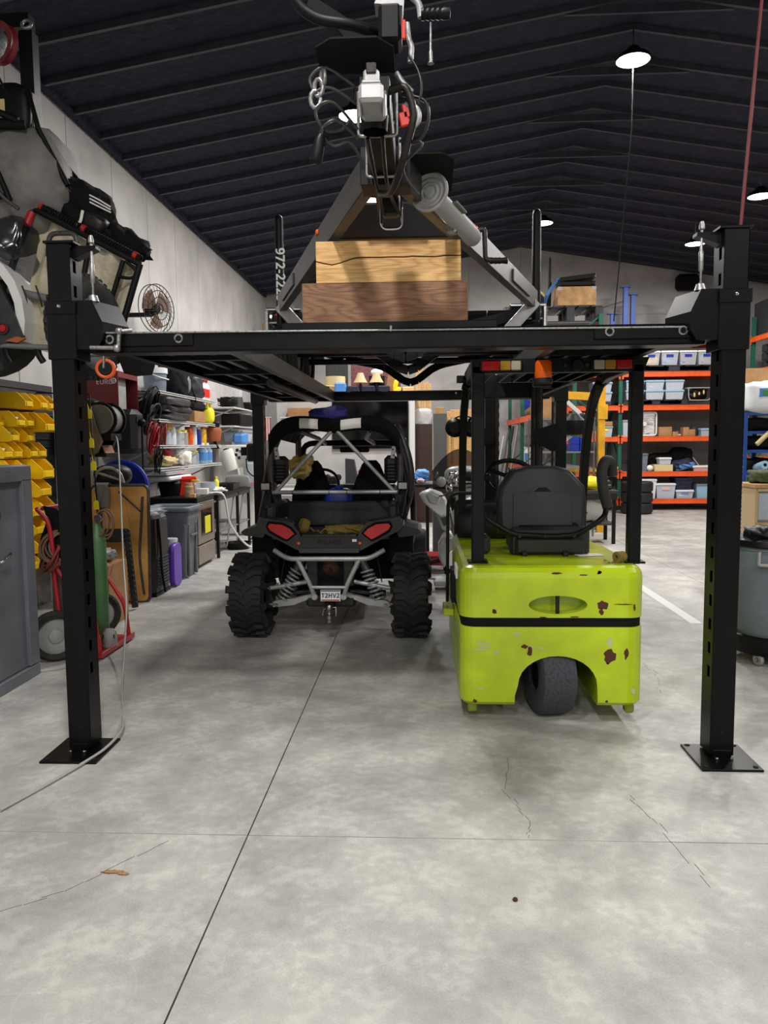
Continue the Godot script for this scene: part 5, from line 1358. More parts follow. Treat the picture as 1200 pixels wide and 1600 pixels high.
	ob(ps, "shell", MB.new().loft([ovr(0.01, 0.46, 0.13, 0.0), ovr(0.02, 0.46, 0.14, 0.02), ovr(0.02, 0.46, 0.14, 0.05), ovr(0.01, 0.46, 0.13, 0.06)]), "purple")
	# trash can
	var tc := T("trash_can", "grey square-rimmed trash can in front of the kitchen range", "trash can", v(-2.95, 0, -8.92))
	var tb2 := MB.new()
	tb2.loft([plan(0.40, 0.2, -0.2, 0.06, 0.0), plan(0.46, 0.23, -0.23, 0.06, 0.62), plan(0.50, 0.25, -0.25, 0.07, 0.70), plan(0.50, 0.25, -0.25, 0.07, 0.80), plan(0.46, 0.23, -0.23, 0.06, 0.80), plan(0.38, 0.19, -0.19, 0.05, 0.05)], true, false, false)
	ob(tc, "body", tb2, "bin grey")
	ob(tc, "rim", MB.new().loft([plan(0.55, 0.275, -0.275, 0.08, 0.79), plan(0.56, 0.28, -0.28, 0.08, 0.81), plan(0.56, 0.28, -0.28, 0.08, 0.835), plan(0.53, 0.265, -0.265, 0.07, 0.845), plan(0.46, 0.23, -0.23, 0.06, 0.82), plan(0.46, 0.23, -0.23, 0.06, 0.79)], true, false, true), "bin blue grey")
	for s in 2:
		bx(tc, "rib", "bin grey", [0.215, -0.215][s] * 0.9, 0.33, 0.225, 0.05, 0.62, 0.03, 0.008)
		bx(tc, "rib", "bin grey", 0.225, 0.33, [0.14, -0.14][s], 0.03, 0.62, 0.05, 0.008)
	bx(tc, "handle", "bin grey", 0.25, 0.5, 0, 0.02, 0.025, 0.24)
	one("bin_liner", "clear bin liner bunched in the grey trash can's mouth", "bag", v(-2.95, 0.70, -8.92), MB.new().blob(v(0, 0.05, 0), v(0.2, 0.06, 0.2), 0.6, 0.5, 21, 2.0), "smoke")
	one("white_tub", "white lidded tub behind the purple sled", "tub", v(-2.86, 0.0, -8.52), MB.new().lathe([p2(0, 0), p2(0.07, 0), p2(0.08, 0.46), p2(0.086, 0.46), p2(0.086, 0.5), p2(0, 0.51)], 18), "white plastic")
	# range
	var st := T("kitchen_range", "kitchen range with black sides and steel oven door", "range", v(-3.12, 0, -9.78))
	bx(st, "body", "black", -0.01, 0.45, 0, 0.62, 0.86, 0.78, 0.006)
	bx(st, "cooktop", "black", 0, 0.885, 0, 0.66, 0.025, 0.80, 0.008)
	var od := bx(st, "oven_door", "stove", 0.315, 0.565, 0, 0.03, 0.53, 0.76, 0.008)
	bx(od, "oven_window", "screen", 0.332, 0.565, 0.0, 0.006, 0.33, 0.48, 0.002)
	bx(od, "notice", "hi yellow", 0.337, 0.53, -0.03, 0.004, 0.22, 0.26, 0.001)
	tb(od, "handle", "steel", rnd([v(0.33, 0.80, 0.33), v(0.365, 0.80, 0.33), v(0.365, 0.80, -0.33), v(0.33, 0.80, -0.33)], 0.02), 0.012, 8)
	bx(st, "drawer", "stove", 0.315, 0.165, 0, 0.03, 0.24, 0.76, 0.008)
	bx(st, "control_strip", "iron", 0.315, 0.855, 0, 0.028, 0.04, 0.77)
	# table past the range
	var wt := T("steel_table", "steel-framed work table with undershelf past the range", "table", v(-3.08, 0, -11.3))
	bx(wt, "top", "black", 0, 0.86, 0, 0.62, 0.03, 2.0)
	for q in [[0.28, 0.95], [0.28, -0.2], [0.28, -0.95], [-0.28, 0.95], [-0.28, -0.95]]: bx(wt, "leg", "iron", q[0], 0.425, q[1], 0.04, 0.85, 0.04)
	bx(wt, "apron", "charcoal", 0.29, 0.815, 0, 0.02, 0.06, 1.95)
	bx(wt, "undershelf", "mid grey", 0, 0.35, 0, 0.58, 0.02, 1.9)
	for z in [0.5, -0.1]: ob(wt, "cross_brace", MB.new().bar(v(0.28, 0.1, z), v(0.28, 0.8, z - 0.5), 0.02, 0.02), "mid grey")
	one("white_hose", "white hose curling from the table to the floor", "hose", v(-2.74, 0, -10.6), MB.new().tube(crv([v(-0.15, 0.90, 0.3), v(0.02, 0.86, 0.2), v(0.05, 0.45, 0.0), v(0.18, 0.1, -0.4), v(0.30, 0.012, -0.7)]), 0.014, 8), "white")
	one("black_hose", "black hose hanging from the washer jug to the floor", "hose", v(-2.6, 0, -12.5), MB.new().tube(crv([v(0.0, 0.9, 0), v(0.02, 0.5, 0.1), v(-0.05, 0.2, 0.3), v(-0.15, 0.01, 0.5)]), 0.012, 8), "black")
	one("black_drain_pan", "black oil drain pan on the floor under the table", "pan", v(-2.75, 0, -11.3), MB.new().lathe(cup(0.16, 0.2, 0.1), 18), "black")
	one("wheel_tray", "grey tray pushed in on the table's lower shelf", "tray", v(-3.0, 0.361, -10.9), MB.new().lathe(cup(0.16, 0.18, 0.08), 14), "light grey")
	# clutter on range and table
	one("masking_tape", "stack of tan masking tape rolls on the range top", "tape", v(-2.93, 0.898, -9.52), MB.new().lathe([p2(0.02, 0), p2(0.055, 0), p2(0.058, 0.04), p2(0.054, 0.042), p2(0.06, 0.048), p2(0.06, 0.088), p2(0.053, 0.09), p2(0.056, 0.095), p2(0.056, 0.135), p2(0.045, 0.145), p2(0.045, 0.18), p2(0.02, 0.18)], 18, Transform3D.IDENTITY, true), "beige")
	jar("clear plastic jar with orange lid beside the tape rolls", v(-2.90, 0.898, -9.70), 0.062, 0.21, "clear", "rack yellow")
	tote("round red-orange plastic bucket on the range top", v(-3.12, 0.898, -10.02), v(0.24, 0.22, 0.24), "bright red", "bright red", "", "", 20.0)
	one("dark_dish", "dark round pan propped behind the orange bucket", "pan", v(-3.28, 0.898, -9.85), MB.new().lathe([p2(0, 0), p2(0.12, 0), p2(0.15, 0.16), p2(0.1, 0.25), p2(0, 0.27)], 18), "black")
	carton("white and green paper box on the range's right end", v(-2.92, 0.898, -10.08), v(0.15, 0.075, 0.2), "paper", 10.0, "", false)
	one("wire_basket", "clear plastic basket standing behind the white box", "basket", v(-3.0, 0.876, -10.6), MB.new().lathe(cup(0.1, 0.13, 0.16), 12), "frost")
	one("rag_pile", "white rag heap on the near end of the steel table", "rag", v(-2.92, 0.876, -10.75), MB.new().blob(v(0, 0.035, 0), v(0.13, 0.04, 0.2), 0.8, 0.6, 4, 2.5), "paper")
	tote("dark grey tray on the steel table's far end", v(-2.95, 0.876, -11.5), v(0.3, 0.1, 0.4), "charcoal", "")
	one("pot_lid", "grey lid leaning on the steel table's far end", "lid", v(-2.92, 0.876, -12.05), MB.new().blob(v(0, 0.1, 0), v(0.2, 0.1, 0.02), 0.6), "light grey")
	bottle("yellow capped bottle on the steel table", v(-2.98, 0.876, -11.0), 0.04, 0.22, "hi yellow", "hi yellow")
	one("small_wood_block", "small wood block beside the tape rolls on the range", "block", v(-2.86, 0.898, -9.44), MB.new().box(0, 0.025, 0, 0.07, 0.05, 0.05), "pine")
	# hose reels on the wall
	var hr := T("hose_reel", "olive hose reel with grey hose left of the black reel", "hose reel", v(-3.40, 1.44, -7.85))
	bx(hr, "carrier_bracket", "iron", -0.2, 0.28, 0.0, 0.3, 0.3, 0.05)
	ob(hr, "side_cover", MB.new().prism([p2(-0.18, 0.02), p2(-0.19, 0.42), p2(-0.13, 0.52), p2(0.06, 0.51), p2(0.16, 0.16), p2(0.10, 0.03)], 0.14, 0.20), "olive")
	ob(hr, "side_cover", MB.new().prism([p2(-0.18, 0.02), p2(-0.19, 0.42), p2(-0.13, 0.52), p2(0.06, 0.51), p2(0.16, 0.16), p2(0.10, 0.03)], -0.20, -0.14), "black")
	lt(hr, "drum", "mid grey", [p2(0, -0.15), p2(0.15, -0.15), p2(0.15, 0.15), p2(0, 0.15)], v(0.12, 0.38, 0), 90, 0, 22)
	for z in [-0.14, 0.1]: lt(hr, "drum_flange", "black", [p2(0, 0), p2(0.18, 0), p2(0.18, 0.02), p2(0, 0.02)], v(0.12, 0.38, z), 90, 0, 24)
	bx(hr, "outlet_frame", "black", 0.19, 0.2, 0.0, 0.1, 0.07, 0.28)
	bx(hr, "base", "black", 0.02, 0.02, 0.0, 0.36, 0.04, 0.36)
	bx(hr, "warning_label", "copper", 0.15, 0.07, 0.0, 0.012, 0.10, 0.24, 0.002, bs(0, 0, 20))
	bx(hr, "logo_plate", "black", -0.06, 0.30, 0.203, 0.08, 0.025, 0.004)
	lt(hr, "side_knob", "white", cyl(0.02, 0.05), v(-0.03, 0.17, 0.2), 90, 0, 10)
	var br := T("hose_reel", "black cord reel hanging between the olive reel and cables", "hose reel", v(-3.36, 1.46, -8.62))
	bx(br, "body", "plastic black", 0, 0.25, 0, 0.34, 0.5, 0.30, 0.06)
	bx(br, "slot", "slot", 0.165, 0.38, 0.0, 0.012, 0.07, 0.2)
	ob(br, "ball_stop", MB.new().blob(v(0.20, 0.35, 0.03), v(0.045, 0.045, 0.045), 1.0), "black")
	tb(br, "cord", "black", [v(0.20, 0.33, 0.03), v(0.205, 0.0, 0.05), v(0.205, -0.42, 0.06)], 0.011, 8)
	ob(br, "plug", MB.new().blob(v(0.205, -0.48, 0.06), v(0.04, 0.07, 0.04), 0.7), "orange")
	bx(br, "carrier_bracket", "iron", -0.2, 0.25, 0, 0.1, 0.2, 0.1)
	one("air_hose", "grey air hose hanging from the olive reel and trailing across the floor", "hose", v(-1.6, 0, -3.8), MB.new(v(-1.6, 0, -3.8)).tube(crv([v(-3.20, 1.63, -7.83), v(-3.11, 1.594, -7.75), v(-2.84, 1.049, -7.10), v(-2.56, 0.604, -6.40), v(-2.29, 0.300, -5.75), v(-2.08, 0.113, -5.15), v(-1.90, 0.025, -4.65), v(-1.75, -0.006, -4.28), v(-1.62, 0.030, -3.94), v(-1.61, 0.023, -3.71), v(-1.65, 0.016, -3.54), v(-1.72, 0.010, -3.31), v(-1.80, 0.010, -3.06)], 8), 0.0075, 8), "hose grey")
	one("tag_cord", "black cord on a wall arm holding the yellow tags", "cord", v(-3.2, 0.9, -7.33), MB.new().tube([v(0.03, 0, 0), v(0.0, 1.15, 0), v(-0.55, 1.17, 0)], 0.008, 6), "black")
	for i in 4: one("safety_tag", "yellow safety tag hanging by the post, %s from the top" % nth[i], "tag", v(-3.20 + 0.012 * i, [1.86, 1.58, 1.36, 0.98][i], -7.3), MB.new().prism([p2(-0.026, -0.045), p2(0.026, -0.045), p2(0.026, 0.025), p2(0.01, 0.045), p2(-0.01, 0.045), p2(-0.026, 0.025)], -0.003, 0.003).tube([v(0, 0.04, 0), v(-0.02, 0.11, -0.02)], 0.003, 5), "hi yellow", "yellow tags hanging by the post")
	var cp2 := T("cap", "black cap hung over the top of the olive reel", "cap", v(-3.42, 1.955, -7.83))
	ob(cp2, "crown", MB.new().blob(v(0, 0.02, 0), v(0.11, 0.065, 0.1), 0.9), "black")
	ob(cp2, "brim", MB.new().blob(v(0.12, 0.0, 0.03), v(0.08, 0.01, 0.08), 0.9), "black")
	# first aid cabinet and cables
	var fa := T("hanging_cabinet", "open dark red wall cabinet with white lettering on its side", "cabinet", v(-3.56, 1.82, -8.75))
	var fb2 := MB.new()
	fb2.box(0, 0.28, 0.295, 0.40, 0.56, 0.012)
	fb2.box(0, 0.28, -0.295, 0.40, 0.56, 0.012)
	fb2.box(0, 0.555, 0, 0.40, 0.012, 0.6)
	fb2.box(0, 0.006, 0, 0.40, 0.012, 0.6)
	fb2.box(-0.19, 0.28, 0, 0.012, 0.55, 0.6)
	fb2.box(0.195, 0.52, 0, 0.01, 0.06, 0.6)
	ob(fa, "case", fb2, "dark red")
	txt(fa, "EURO", 0.055, v(0.05, 0.44, 0.302), "white")
	ob(fa, "round_logo", MB.new().tube(ring(v(0.15, 0.45, 0.302), 0.028, bs(90, 0, 0), 18), 0.006, 6, true), "white")
	bx(fa, "logo_bar", "white", 0.15, 0.45, 0.302, 0.05, 0.008, 0.003, 0.0)
	bx(fa, "logo_bar", "white", 0.15, 0.45, 0.302, 0.008, 0.05, 0.003, 0.0)
	carton("grey carton inside the dark red wall cabinet", v(-3.56, 1.835, -8.72), v(0.25, 0.5, 0.3), "light grey", 0.0, "", false)
	coil("thick black cable coil hung in front of the red wall cabinet", v(-3.20, 2.02, -9.0), 0.21, 12, 0.013, "black", bs(0, 0, 72), 41, "cable_coil", "cable", 0.17)
	coil("black cable coil with pale jacket hung below the thick one", v(-3.22, 1.86, -9.05), 0.16, 6, 0.012, "rubber", bs(15, 0, 78), 42, "cable_coil", "cable", 0.16)
	coil("red jumper cables hanging under the black coils", v(-3.2, 1.62, -9.05), 0.17, 7, 0.010, "red", bs(0, 0, 80), 43, "cable_coil", "cable", 0.09)
	coil("brown cable bunch hanging right of the red jumper cables", v(-3.16, 1.66, -9.35), 0.15, 7, 0.009, "hose red", bs(0, 15, 80), 44, "cable_coil", "cable", 0.09)
	coil("thin black wires tangled below the red cables", v(-3.18, 1.38, -9.15), 0.14, 10, 0.005, "black", bs(0, 10, 80), 45, "cable_coil", "cable", 0.14)
	one("hook_rail", "steel wall hooks holding the cable coils", "hook", v(-3.6, 2.2, -9.1), MB.new().tube([v(-0.14, 0, 0), v(0.42, 0.0, 0), v(0.44, 0.04, 0)], 0.012, 6).tube([v(-0.14, -0.4, -0.1), v(0.42, -0.4, -0.1), v(0.44, -0.36, -0.1)], 0.012, 6).box(-0.14, -0.2, -0.05, 0.02, 0.5, 0.2), "iron")
	var bl := T("hose_drum", "blue round hose drum with orange knobs behind the folding table", "hose reel", v(-3.26, 0.80, -8.2))
	lt(bl, "disc", "blue", [p2(0, -0.03), p2(0.28, -0.03), p2(0.30, -0.02), p2(0.30, 0.02), p2(0.28, 0.03), p2(0.1, 0.0), p2(0, 0.0)], v(0, 0.30, 0), 90, 0, 30)
	for q in [[0.02, 0.30], [0.12, 0.24]]: lt(bl, "knob", "orange", cyl(0.035, 0.05, 0.008), v(q[0], q[1], 0.03), 90, 0, 12)
	bx(bl, "foot", "black", 0, 0.0, 0, 0.3, 0.05, 0.3)
	bx(bl, "stand", "black", 0, -0.4, 0, 0.28, 0.78, 0.26, 0.02)
	var fc := T("cleaner_head", "black and silver floor cleaner head on top of the table", "cleaner", v(-3.12, 1.165, -7.62))
	ob(fc, "shell", MB.new().blob(v(0, 0.09, 0), v(0.19, 0.11, 0.12), 0.8), "plastic black")
	tb(fc, "silver_arc", "silver paint", crv([v(-0.15, 0.02, 0.13), v(-0.09, 0.14, 0.13), v(0.02, 0.17, 0.13), v(0.12, 0.12, 0.13), v(0.16, 0.02, 0.13)]), 0.016, 8)
	tb(fc, "silver_arc", "silver paint", [v(-0.10, 0.12, 0.13), v(0.15, 0.04, 0.13)], 0.013, 8)
	bx(fc, "stand", "matte black", -0.02, -0.57, -0.06, 0.24, 1.18, 0.14, 0.02)
	# wire shelves on the wall
	var hs := [2.20, 1.86, 1.545, 1.27]
	for j in 4:
		var ws2 := T("wire_shelf", "white wire wall shelf above the range, %s from the top" % nth[j], "shelf", v(-3.42, hs[j], -10.4), "white wire shelves above the range")
		for i in 9: tb(ws2, "long_wire", "wire white", [v(-0.3 + 0.075 * i, 0, 1.35), v(-0.3 + 0.075 * i, 0, -1.45)], 0.005, 5)
		var cw := MB.new()
		for i in 56: cw.box(0.0, 0.004, 1.34 - 0.05 * i, 0.6, 0.004, 0.005, 0.0)
		ob(ws2, "cross_wire", cw, "wire white").set_meta("kind", "stuff")
		tb(ws2, "front_rail", "wire white", [v(0.30, -0.025, 1.35), v(0.30, -0.025, -1.45)], 0.007, 6)
		bx(ws2, "shelf_liner", "frost", 0.0, 0.008, -0.05, 0.58, 0.003, 2.76, 0.0)
		for z in [1.2, 0.0, -1.3]: ob(ws2, "bracket", MB.new().bar(v(-0.31, -0.25, z), v(0.22, -0.012, z), 0.015, 0.02), "wire white")
	var S := func(x: float, j: int, z: float) -> Vector3: return v(x, hs[j] + 0.011, z)
	# top shelf
	var bk := T("bucket", "blue-grey bucket with white handle on the top wire shelf", "bucket", S.call(-3.36, 0, -9.65))
	lt(bk, "body", "bin blue grey", cup(0.13, 0.15, 0.30), v(0, 0, 0), 0, 0, 24)
	lt(bk, "rim", "white plastic", [p2(0.145, 0.24), p2(0.158, 0.24), p2(0.158, 0.31), p2(0.14, 0.31)], v(0, 0, 0), 0, 0, 24)
	tb(bk, "handle", "white", crv([v(-0.1, 0.27, 0.12), v(0.1, 0.19, 0.14), v(0.16, 0.17, -0.05)]), 0.008, 6)
	var bc := T("duffel_bag", "black duffel bag with grey patch on the top wire shelf", "bag", S.call(-3.36, 0, -10.35))
	ob(bc, "body", MB.new().blob(v(0, 0.19, 0), v(0.2, 0.19, 0.32), 0.55, 0.35, 8, 1.6), "dark cloth")
	ob(bc, "grey_patch", MB.new().blob(v(0.16, 0.16, -0.1), v(0.05, 0.11, 0.08), 0.8, 0.3, 3, 2.0), "mid grey")
	tb(bc, "strap", "black", crv([v(0.18, 0.2, -0.15), v(0.24, 0.0, -0.2), v(0.23, -0.15, -0.22), v(0.2, 0.1, -0.28)]), 0.012, 6)
	one("dark_bag", "dark grey bag at the right end of the top shelf", "bag", S.call(-3.32, 0, -11.0), MB.new().blob(v(0, 0.17, 0), v(0.17, 0.17, 0.2), 0.6, 0.4, 18, 1.6), "charcoal")
	for i in 3: bottle("red and white bottle at the right end of the top shelf, %s one" % nth[i], S.call(-3.26, 0, -11.36 - 0.13 * i), 0.05, 0.32, "white plastic", "red", "bright red")
	# second shelf: cushions and cartons
	for i in 3: one("grey_cushion", ["lowest of three dark grey cushions on the second wire shelf", "middle one of three dark grey cushions on the second wire shelf", "uppermost of three dark grey cushions on the second wire shelf"][i], "cushion", S.call(-3.34 + 0.02 * i, 1, -9.85) + v(0, 0.092 * i, 0.02 * i), MB.new().blob(v(0, 0.046, 0), v(0.24, 0.05, 0.52), 0.35, 0.3, 5 + i, 1.4, bs(0, 0, 0), 24, 10), "charcoal", "dark grey cushions on the second wire shelf")
	carton("brown carton with red print on the second wire shelf", S.call(-3.26, 1, -10.75), v(0.3, 0.15, 0.55))
	one("black_case", "flat black case lying on the brown carton", "case", S.call(-3.28, 1, -10.75) + v(0, 0.155, 0), MB.new().box(0, 0.07, 0, 0.34, 0.14, 0.62, 0.04), "matte black")
	bottle("green capped bottle right of the brown carton", S.call(-3.2, 1, -11.12), 0.035, 0.2, "leaf", "white")
	var yh := T("yellow_jug", "bright yellow jug with big handle on the second wire shelf", "jug", S.call(-3.2, 1, -11.45))
	ob(yh, "body", MB.new().blob(v(0, 0.12, 0), v(0.09, 0.12, 0.12), 0.6), "hi yellow")
	ob(yh, "handle", MB.new().tube(crv([v(0.02, 0.22, 0.10), v(0.02, 0.31, 0.06), v(0.02, 0.31, -0.04), v(0.02, 0.2, -0.1)]), 0.018, 8), "hi yellow")
	# third shelf: jars
	var jl := [[-9.2, 0.07, 0.24, "clear", "beige", "tall clear jar with tan lid"], [-9.45, 0.075, 0.26, "frost", "light grey", "frosted canister with grey lid"], [-9.68, 0.07, 0.2, "frost", "light grey", "short frosted canister"], [-9.9, 0.065, 0.25, "white plastic", "white", "white plastic jar"], [-10.14, 0.07, 0.2, "clear", "hi yellow", "clear jar with yellow lid"], [-10.4, 0.07, 0.2, "clear", "hi yellow", "second clear jar with yellow lid"], [-10.66, 0.06, 0.25, "lamp amber", "red", "amber jar with red lid"], [-10.88, 0.05, 0.28, "paper", "light grey", "slim white canister"], [-11.08, 0.055, 0.25, "blue", "white", "blue and white jar"], [-11.3, 0.07, 0.26, "rack yellow", "copper", "golden jar with brown lid"]]
	for q in jl: jar(q[5] + " on the third wire shelf", S.call(-3.26, 2, q[0]), q[1], q[2], q[3], q[4], "jars on the third wire shelf")
	one("yellow_black_tin", "yellow and black tin on top of the frosted canister", "tin", S.call(-3.26, 2, -9.68) + v(0, 0.202, 0), MB.new().box(0, 0.035, 0, 0.13, 0.07, 0.16, 0.008), "rack yellow")
	var br2 := T("bracket_lamp", "black lamp head with brown shade on the shelf's right end", "lamp", S.call(-3.16, 2, -11.62))
	lt(br2, "shade", "copper", [p2(0, 0.06), p2(0.09, 0.05), p2(0.12, 0.2), p2(0.1, 0.26), p2(0, 0.26)], v(0, 0, 0), 0, 0, 18)
	lt(br2, "cap", "black", cyl(0.09, 0.09, 0.02), v(0, 0.26, 0), 0, 0, 16)
	tb(br2, "arm", "black", [v(0.0, 0.05, 0), v(0.06, -0.05, 0), v(-0.14, -0.02, 0)], 0.025, 8)
	# fourth shelf: bags and jugs
	one("snack_bag", "pale bag of clutter on the fourth wire shelf", "bag", S.call(-3.28, 3, -9.6), MB.new().blob(v(0, 0.07, 0), v(0.15, 0.07, 0.25), 0.8, 0.6, 3, 2.2), "cream")
	one("white_sack", "white sack slumped on the fourth wire shelf", "bag", S.call(-3.24, 3, -10.2), MB.new().blob(v(0, 0.10, 0), v(0.13, 0.10, 0.2), 0.7, 0.6, 13, 2.2), "paper")
	one("red_spray_can", "dark red folded cloth on the fourth wire shelf", "cloth", S.call(-3.34, 3, -9.85) + v(0, 0.12, 0), MB.new().blob(v(0, 0.05, 0), v(0.09, 0.05, 0.12), 0.7, 0.4, 23, 2.0), "magenta")
	jar("squat clear jar with yellow lid on the fourth wire shelf", S.call(-3.24, 3, -10.75), 0.09, 0.19, "clear", "hi yellow")
	for i in 2: bottle(["blue labelled water jug on the fourth wire shelf", "second blue labelled water jug on the fourth wire shelf"][i], S.call(-3.22, 3, -11.15 - 0.24 * i), 0.085, 0.30, "pale blue", "white", "light blue")
	one("white_tray", "flat white trays below the fourth wire shelf", "tray", v(-3.36, 1.10, -9.9), MB.new().box(0, 0.03, 0, 0.45, 0.06, 0.9, 0.02).box(0, 0.10, 0.1, 0.4, 0.05, 0.8, 0.02).box(-0.2, -0.06, 0.3, 0.02, 0.15, 0.02).box(-0.2, -0.06, -0.3, 0.02, 0.15, 0.02), "white plastic")
	# second wall unit, flag, fridge
	for j in 2:
		var ws3 := T("wire_shelf", ["upper short white shelf beyond the wire shelves", "lower short white shelf beyond the wire shelves"][j], "shelf", v(-3.42, [2.17, 1.86][j], -13.9))
		bx(ws3, "board", "wire white", 0, 0, 0, 0.6, 0.025, 2.3)
		for z in [0.9, -0.9]: ob(ws3, "bracket", MB.new().bar(v(-0.31, -0.22, z), v(0.22, -0.012, z), 0.015, 0.02), "wire white")
	var bd := T("blender_jug", "food blender with clear jug on the upper short shelf", "blender", v(-3.24, 2.183, -13.5))
	lt(bd, "base", "charcoal", cup(0.12, 0.09, 0.2), v(0, 0, 0), 0, 0, 16)
	lt(bd, "jug", "clear", cup(0.08, 0.11, 0.28), v(0, 0.2, 0), 0, 0, 16)
	one("black_toaster", "low black appliance right of the blender", "appliance", v(-3.24, 2.183, -14.2), MB.new().box(0, 0.07, 0, 0.3, 0.14, 0.5, 0.03), "black")
	one("dark_sack", "dark lump left of the blender on the shelf", "bag", v(-3.3, 2.183, -13.05), MB.new().blob(v(0, 0.09, 0), v(0.16, 0.09, 0.16), 0.7, 0.4, 3, 2.0), "black")
	one("radio", "black radio unit on the lower short shelf", "radio", v(-3.26, 1.873, -13.55), MB.new().box(0, 0.11, 0, 0.34, 0.2, 0.95, 0.02), "black")
	tote("clear lidded bin hung below the radio", v(-3.26, 1.60, -13.6), v(0.34, 0.18, 0.8), "frost", "light grey")
	one("blue_jug", "pair of blue bottles on top of the fridge", "bottle", v(-3.15, 1.565, -13.3), MB.new().box(0, 0.09, 0.12, 0.2, 0.18, 0.16, 0.04).box(0, 0.1, -0.1, 0.2, 0.2, 0.18, 0.04), "light blue")
	var fg := T("flag", "small striped American flag hanging past the fridge", "flag", v(-2.98, 1.63, -14.5))
	var k := 0.40 / 13.0
	for i in 13:
		var b := MB.new()
		var x0 := -0.12 + 0.24 * i / 13.0
		var y1 := 0.42 if i > 6 else 0.21
		b.sheet(func(u, w): return v(x0 + 0.24 / 13.0 * u, y1 * w, 0.014 * sin((x0 + 0.24 / 13.0 * u) * 40.0)), 2, 6, 0.002)
		ob(fg, "stripe", b, "red" if i % 2 == 0 else "paper")
	ob(fg, "canton", MB.new().sheet(func(u, w): return v(-0.12 + 0.24 * 7 / 13.0 * u, 0.21 + 0.21 * w, 0.014 * sin((-0.12 + 0.129 * u) * 40.0)), 8, 6, 0.002), "blue")
	var sr := MB.new()
	for i in 5:
		for j in 4: sr.box(-0.108 + 0.0255 * i + (0.006 if j % 2 else 0.0), 0.235 + 0.05 * j, 0.014 * sin((-0.108 + 0.0255 * i) * 40.0) + 0.003, 0.009, 0.012, 0.002, 0.0)
	ob(fg, "star", sr, "paper").set_meta("kind", "stuff")
	tb(fg, "pole", "wire white", [v(-0.62, 0.43, 0), v(0.14, 0.43, 0)], 0.008, 6)
	var fr := T("refrigerator", "white refrigerator with magnets past the steel table", "refrigerator", v(-3.17, 0, -13.4))
	bx(fr, "body", "white", 0, 0.78, 0, 0.62, 1.54, 0.76, 0.02)
	bx(fr, "door", "white", 0.335, 0.55, 0, 0.05, 1.0, 0.75, 0.02)
	bx(fr, "freezer_door", "white", 0.335, 1.31, 0, 0.05, 0.46, 0.75, 0.02)
	for q in [[0.02, 1.46, "iron"], [0.08, 1.44, "mid grey"], [0.0, 1.38, "iron"], [0.18, 1.42, "charcoal"], [0.22, 1.40, "mid grey"], [0.25, 1.47, "iron"], [0.05, 1.33, "charcoal"]]: bx(fr, "magnet", q[2], q[0], q[1], 0.383, 0.05, 0.05, 0.006, 0.001, bs(0, 0, q[0] * 200))
	var pt := T("paper_towel", "large white paper roll hanging tilted on the fridge side", "paper roll", v(-3.20, 1.12, -12.9))
	pt.rotation_degrees.z = 18
	lt(pt, "roll", "paper", [p2(0.02, 0), p2(0.11, 0), p2(0.11, 0.36), p2(0.02, 0.36)], v(0, 0, 0), 0, 0, 22)
	ob(pt, "loose_sheet", MB.new().sheet(func(u, w): return v(0.1 - 0.03 * w + 0.15 * u, -0.22 * w, 0.08 * (1 - u)), 4, 4, 0.002), "paper")
	bx(pt, "holder", "black", 0, 0.36, -0.03, 0.06, 0.05, 0.18)
	var wj := T("washer_jug", "hanging jug of pink fluid under a black pump", "jug", v(-2.85, 0.82, -12.85))
	bx(wj, "pump", "black", 0.02, 0.60, 0.0, 0.22, 0.30, 0.16, 0.03)
	bx(wj, "pump_bracket", "black", -0.13, 0.62, 0.0, 0.12, 0.14, 0.06)
	ob(wj, "jug", MB.new().box(0.03, 0.22, 0, 0.28, 0.46, 0.18, 0.04), "frost")
	ob(wj, "fluid", MB.new().box(0.03, 0.07, 0, 0.285, 0.12, 0.185, 0.03), "pink fluid")
	tb(wj, "tube", "black", crv([v(-0.09, 0.5, 0.09), v(-0.06, 0.3, 0.12), v(0.06, 0.2, 0.14), v(0.2, 0.22, 0.14)]), 0.012, 6)
	one("oven_mitt", "dark green mitt hanging on the fridge side", "mitt", v(-3.02, 1.02, -12.99), MB.new().blob(v(0, 0, 0), v(0.07, 0.12, 0.02), 0.8, 0.3, 3), "green")
	# wall fan above the shelves
	var fn := T("round_fan", "round wire-guarded fan with brown blades on the left wall", "fan", v(-3.42, 2.99, -9.75))
	var fx := Transform3D(bs(0, -20, -90), v(0.05, 0.28, 0))
	for q in [[0.30, 0.0], [0.30, 0.07], [0.22, 0.085], [0.14, 0.09], [0.06, 0.09]]: ob(fn, "guard_ring", MB.new().tube(ring(fx * v(0, q[1], 0), q[0], fx.basis, 28), 0.006, 6, true), "iron")
	for i in 26: ob(fn, "guard_spoke", MB.new().tube([fx * v(cos(TAU * i / 26) * 0.04, 0.09, sin(TAU * i / 26) * 0.04), fx * v(cos(TAU * i / 26 + 0.3) * 0.2, 0.088, sin(TAU * i / 26 + 0.3) * 0.2), fx * v(cos(TAU * i / 26 + 0.4) * 0.30, 0.06, sin(TAU * i / 26 + 0.4) * 0.30)], 0.003, 5), "iron")
	for i in 3:
		var a := TAU * i / 3.0
		ob(fn, "blade", MB.new().sheet(func(u, w): return fx * (v(cos(a + (w - 0.5) * 1.3) * (0.05 + 0.2 * u), 0.03 + 0.04 * (w - 0.5), sin(a + (w - 0.5) * 1.3) * (0.05 + 0.2 * u))), 5, 5, 0.003), "hose tan")
	ob(fn, "motor", MB.new().lathe([p2(0, -0.12), p2(0.08, -0.1), p2(0.09, 0.0), p2(0.06, 0.03), p2(0.05, 0.06), p2(0, 0.06)], 18, fx), "black")
	bx(fn, "arm", "black", -0.16, 0.2, 0.06, 0.4, 0.05, 0.06)
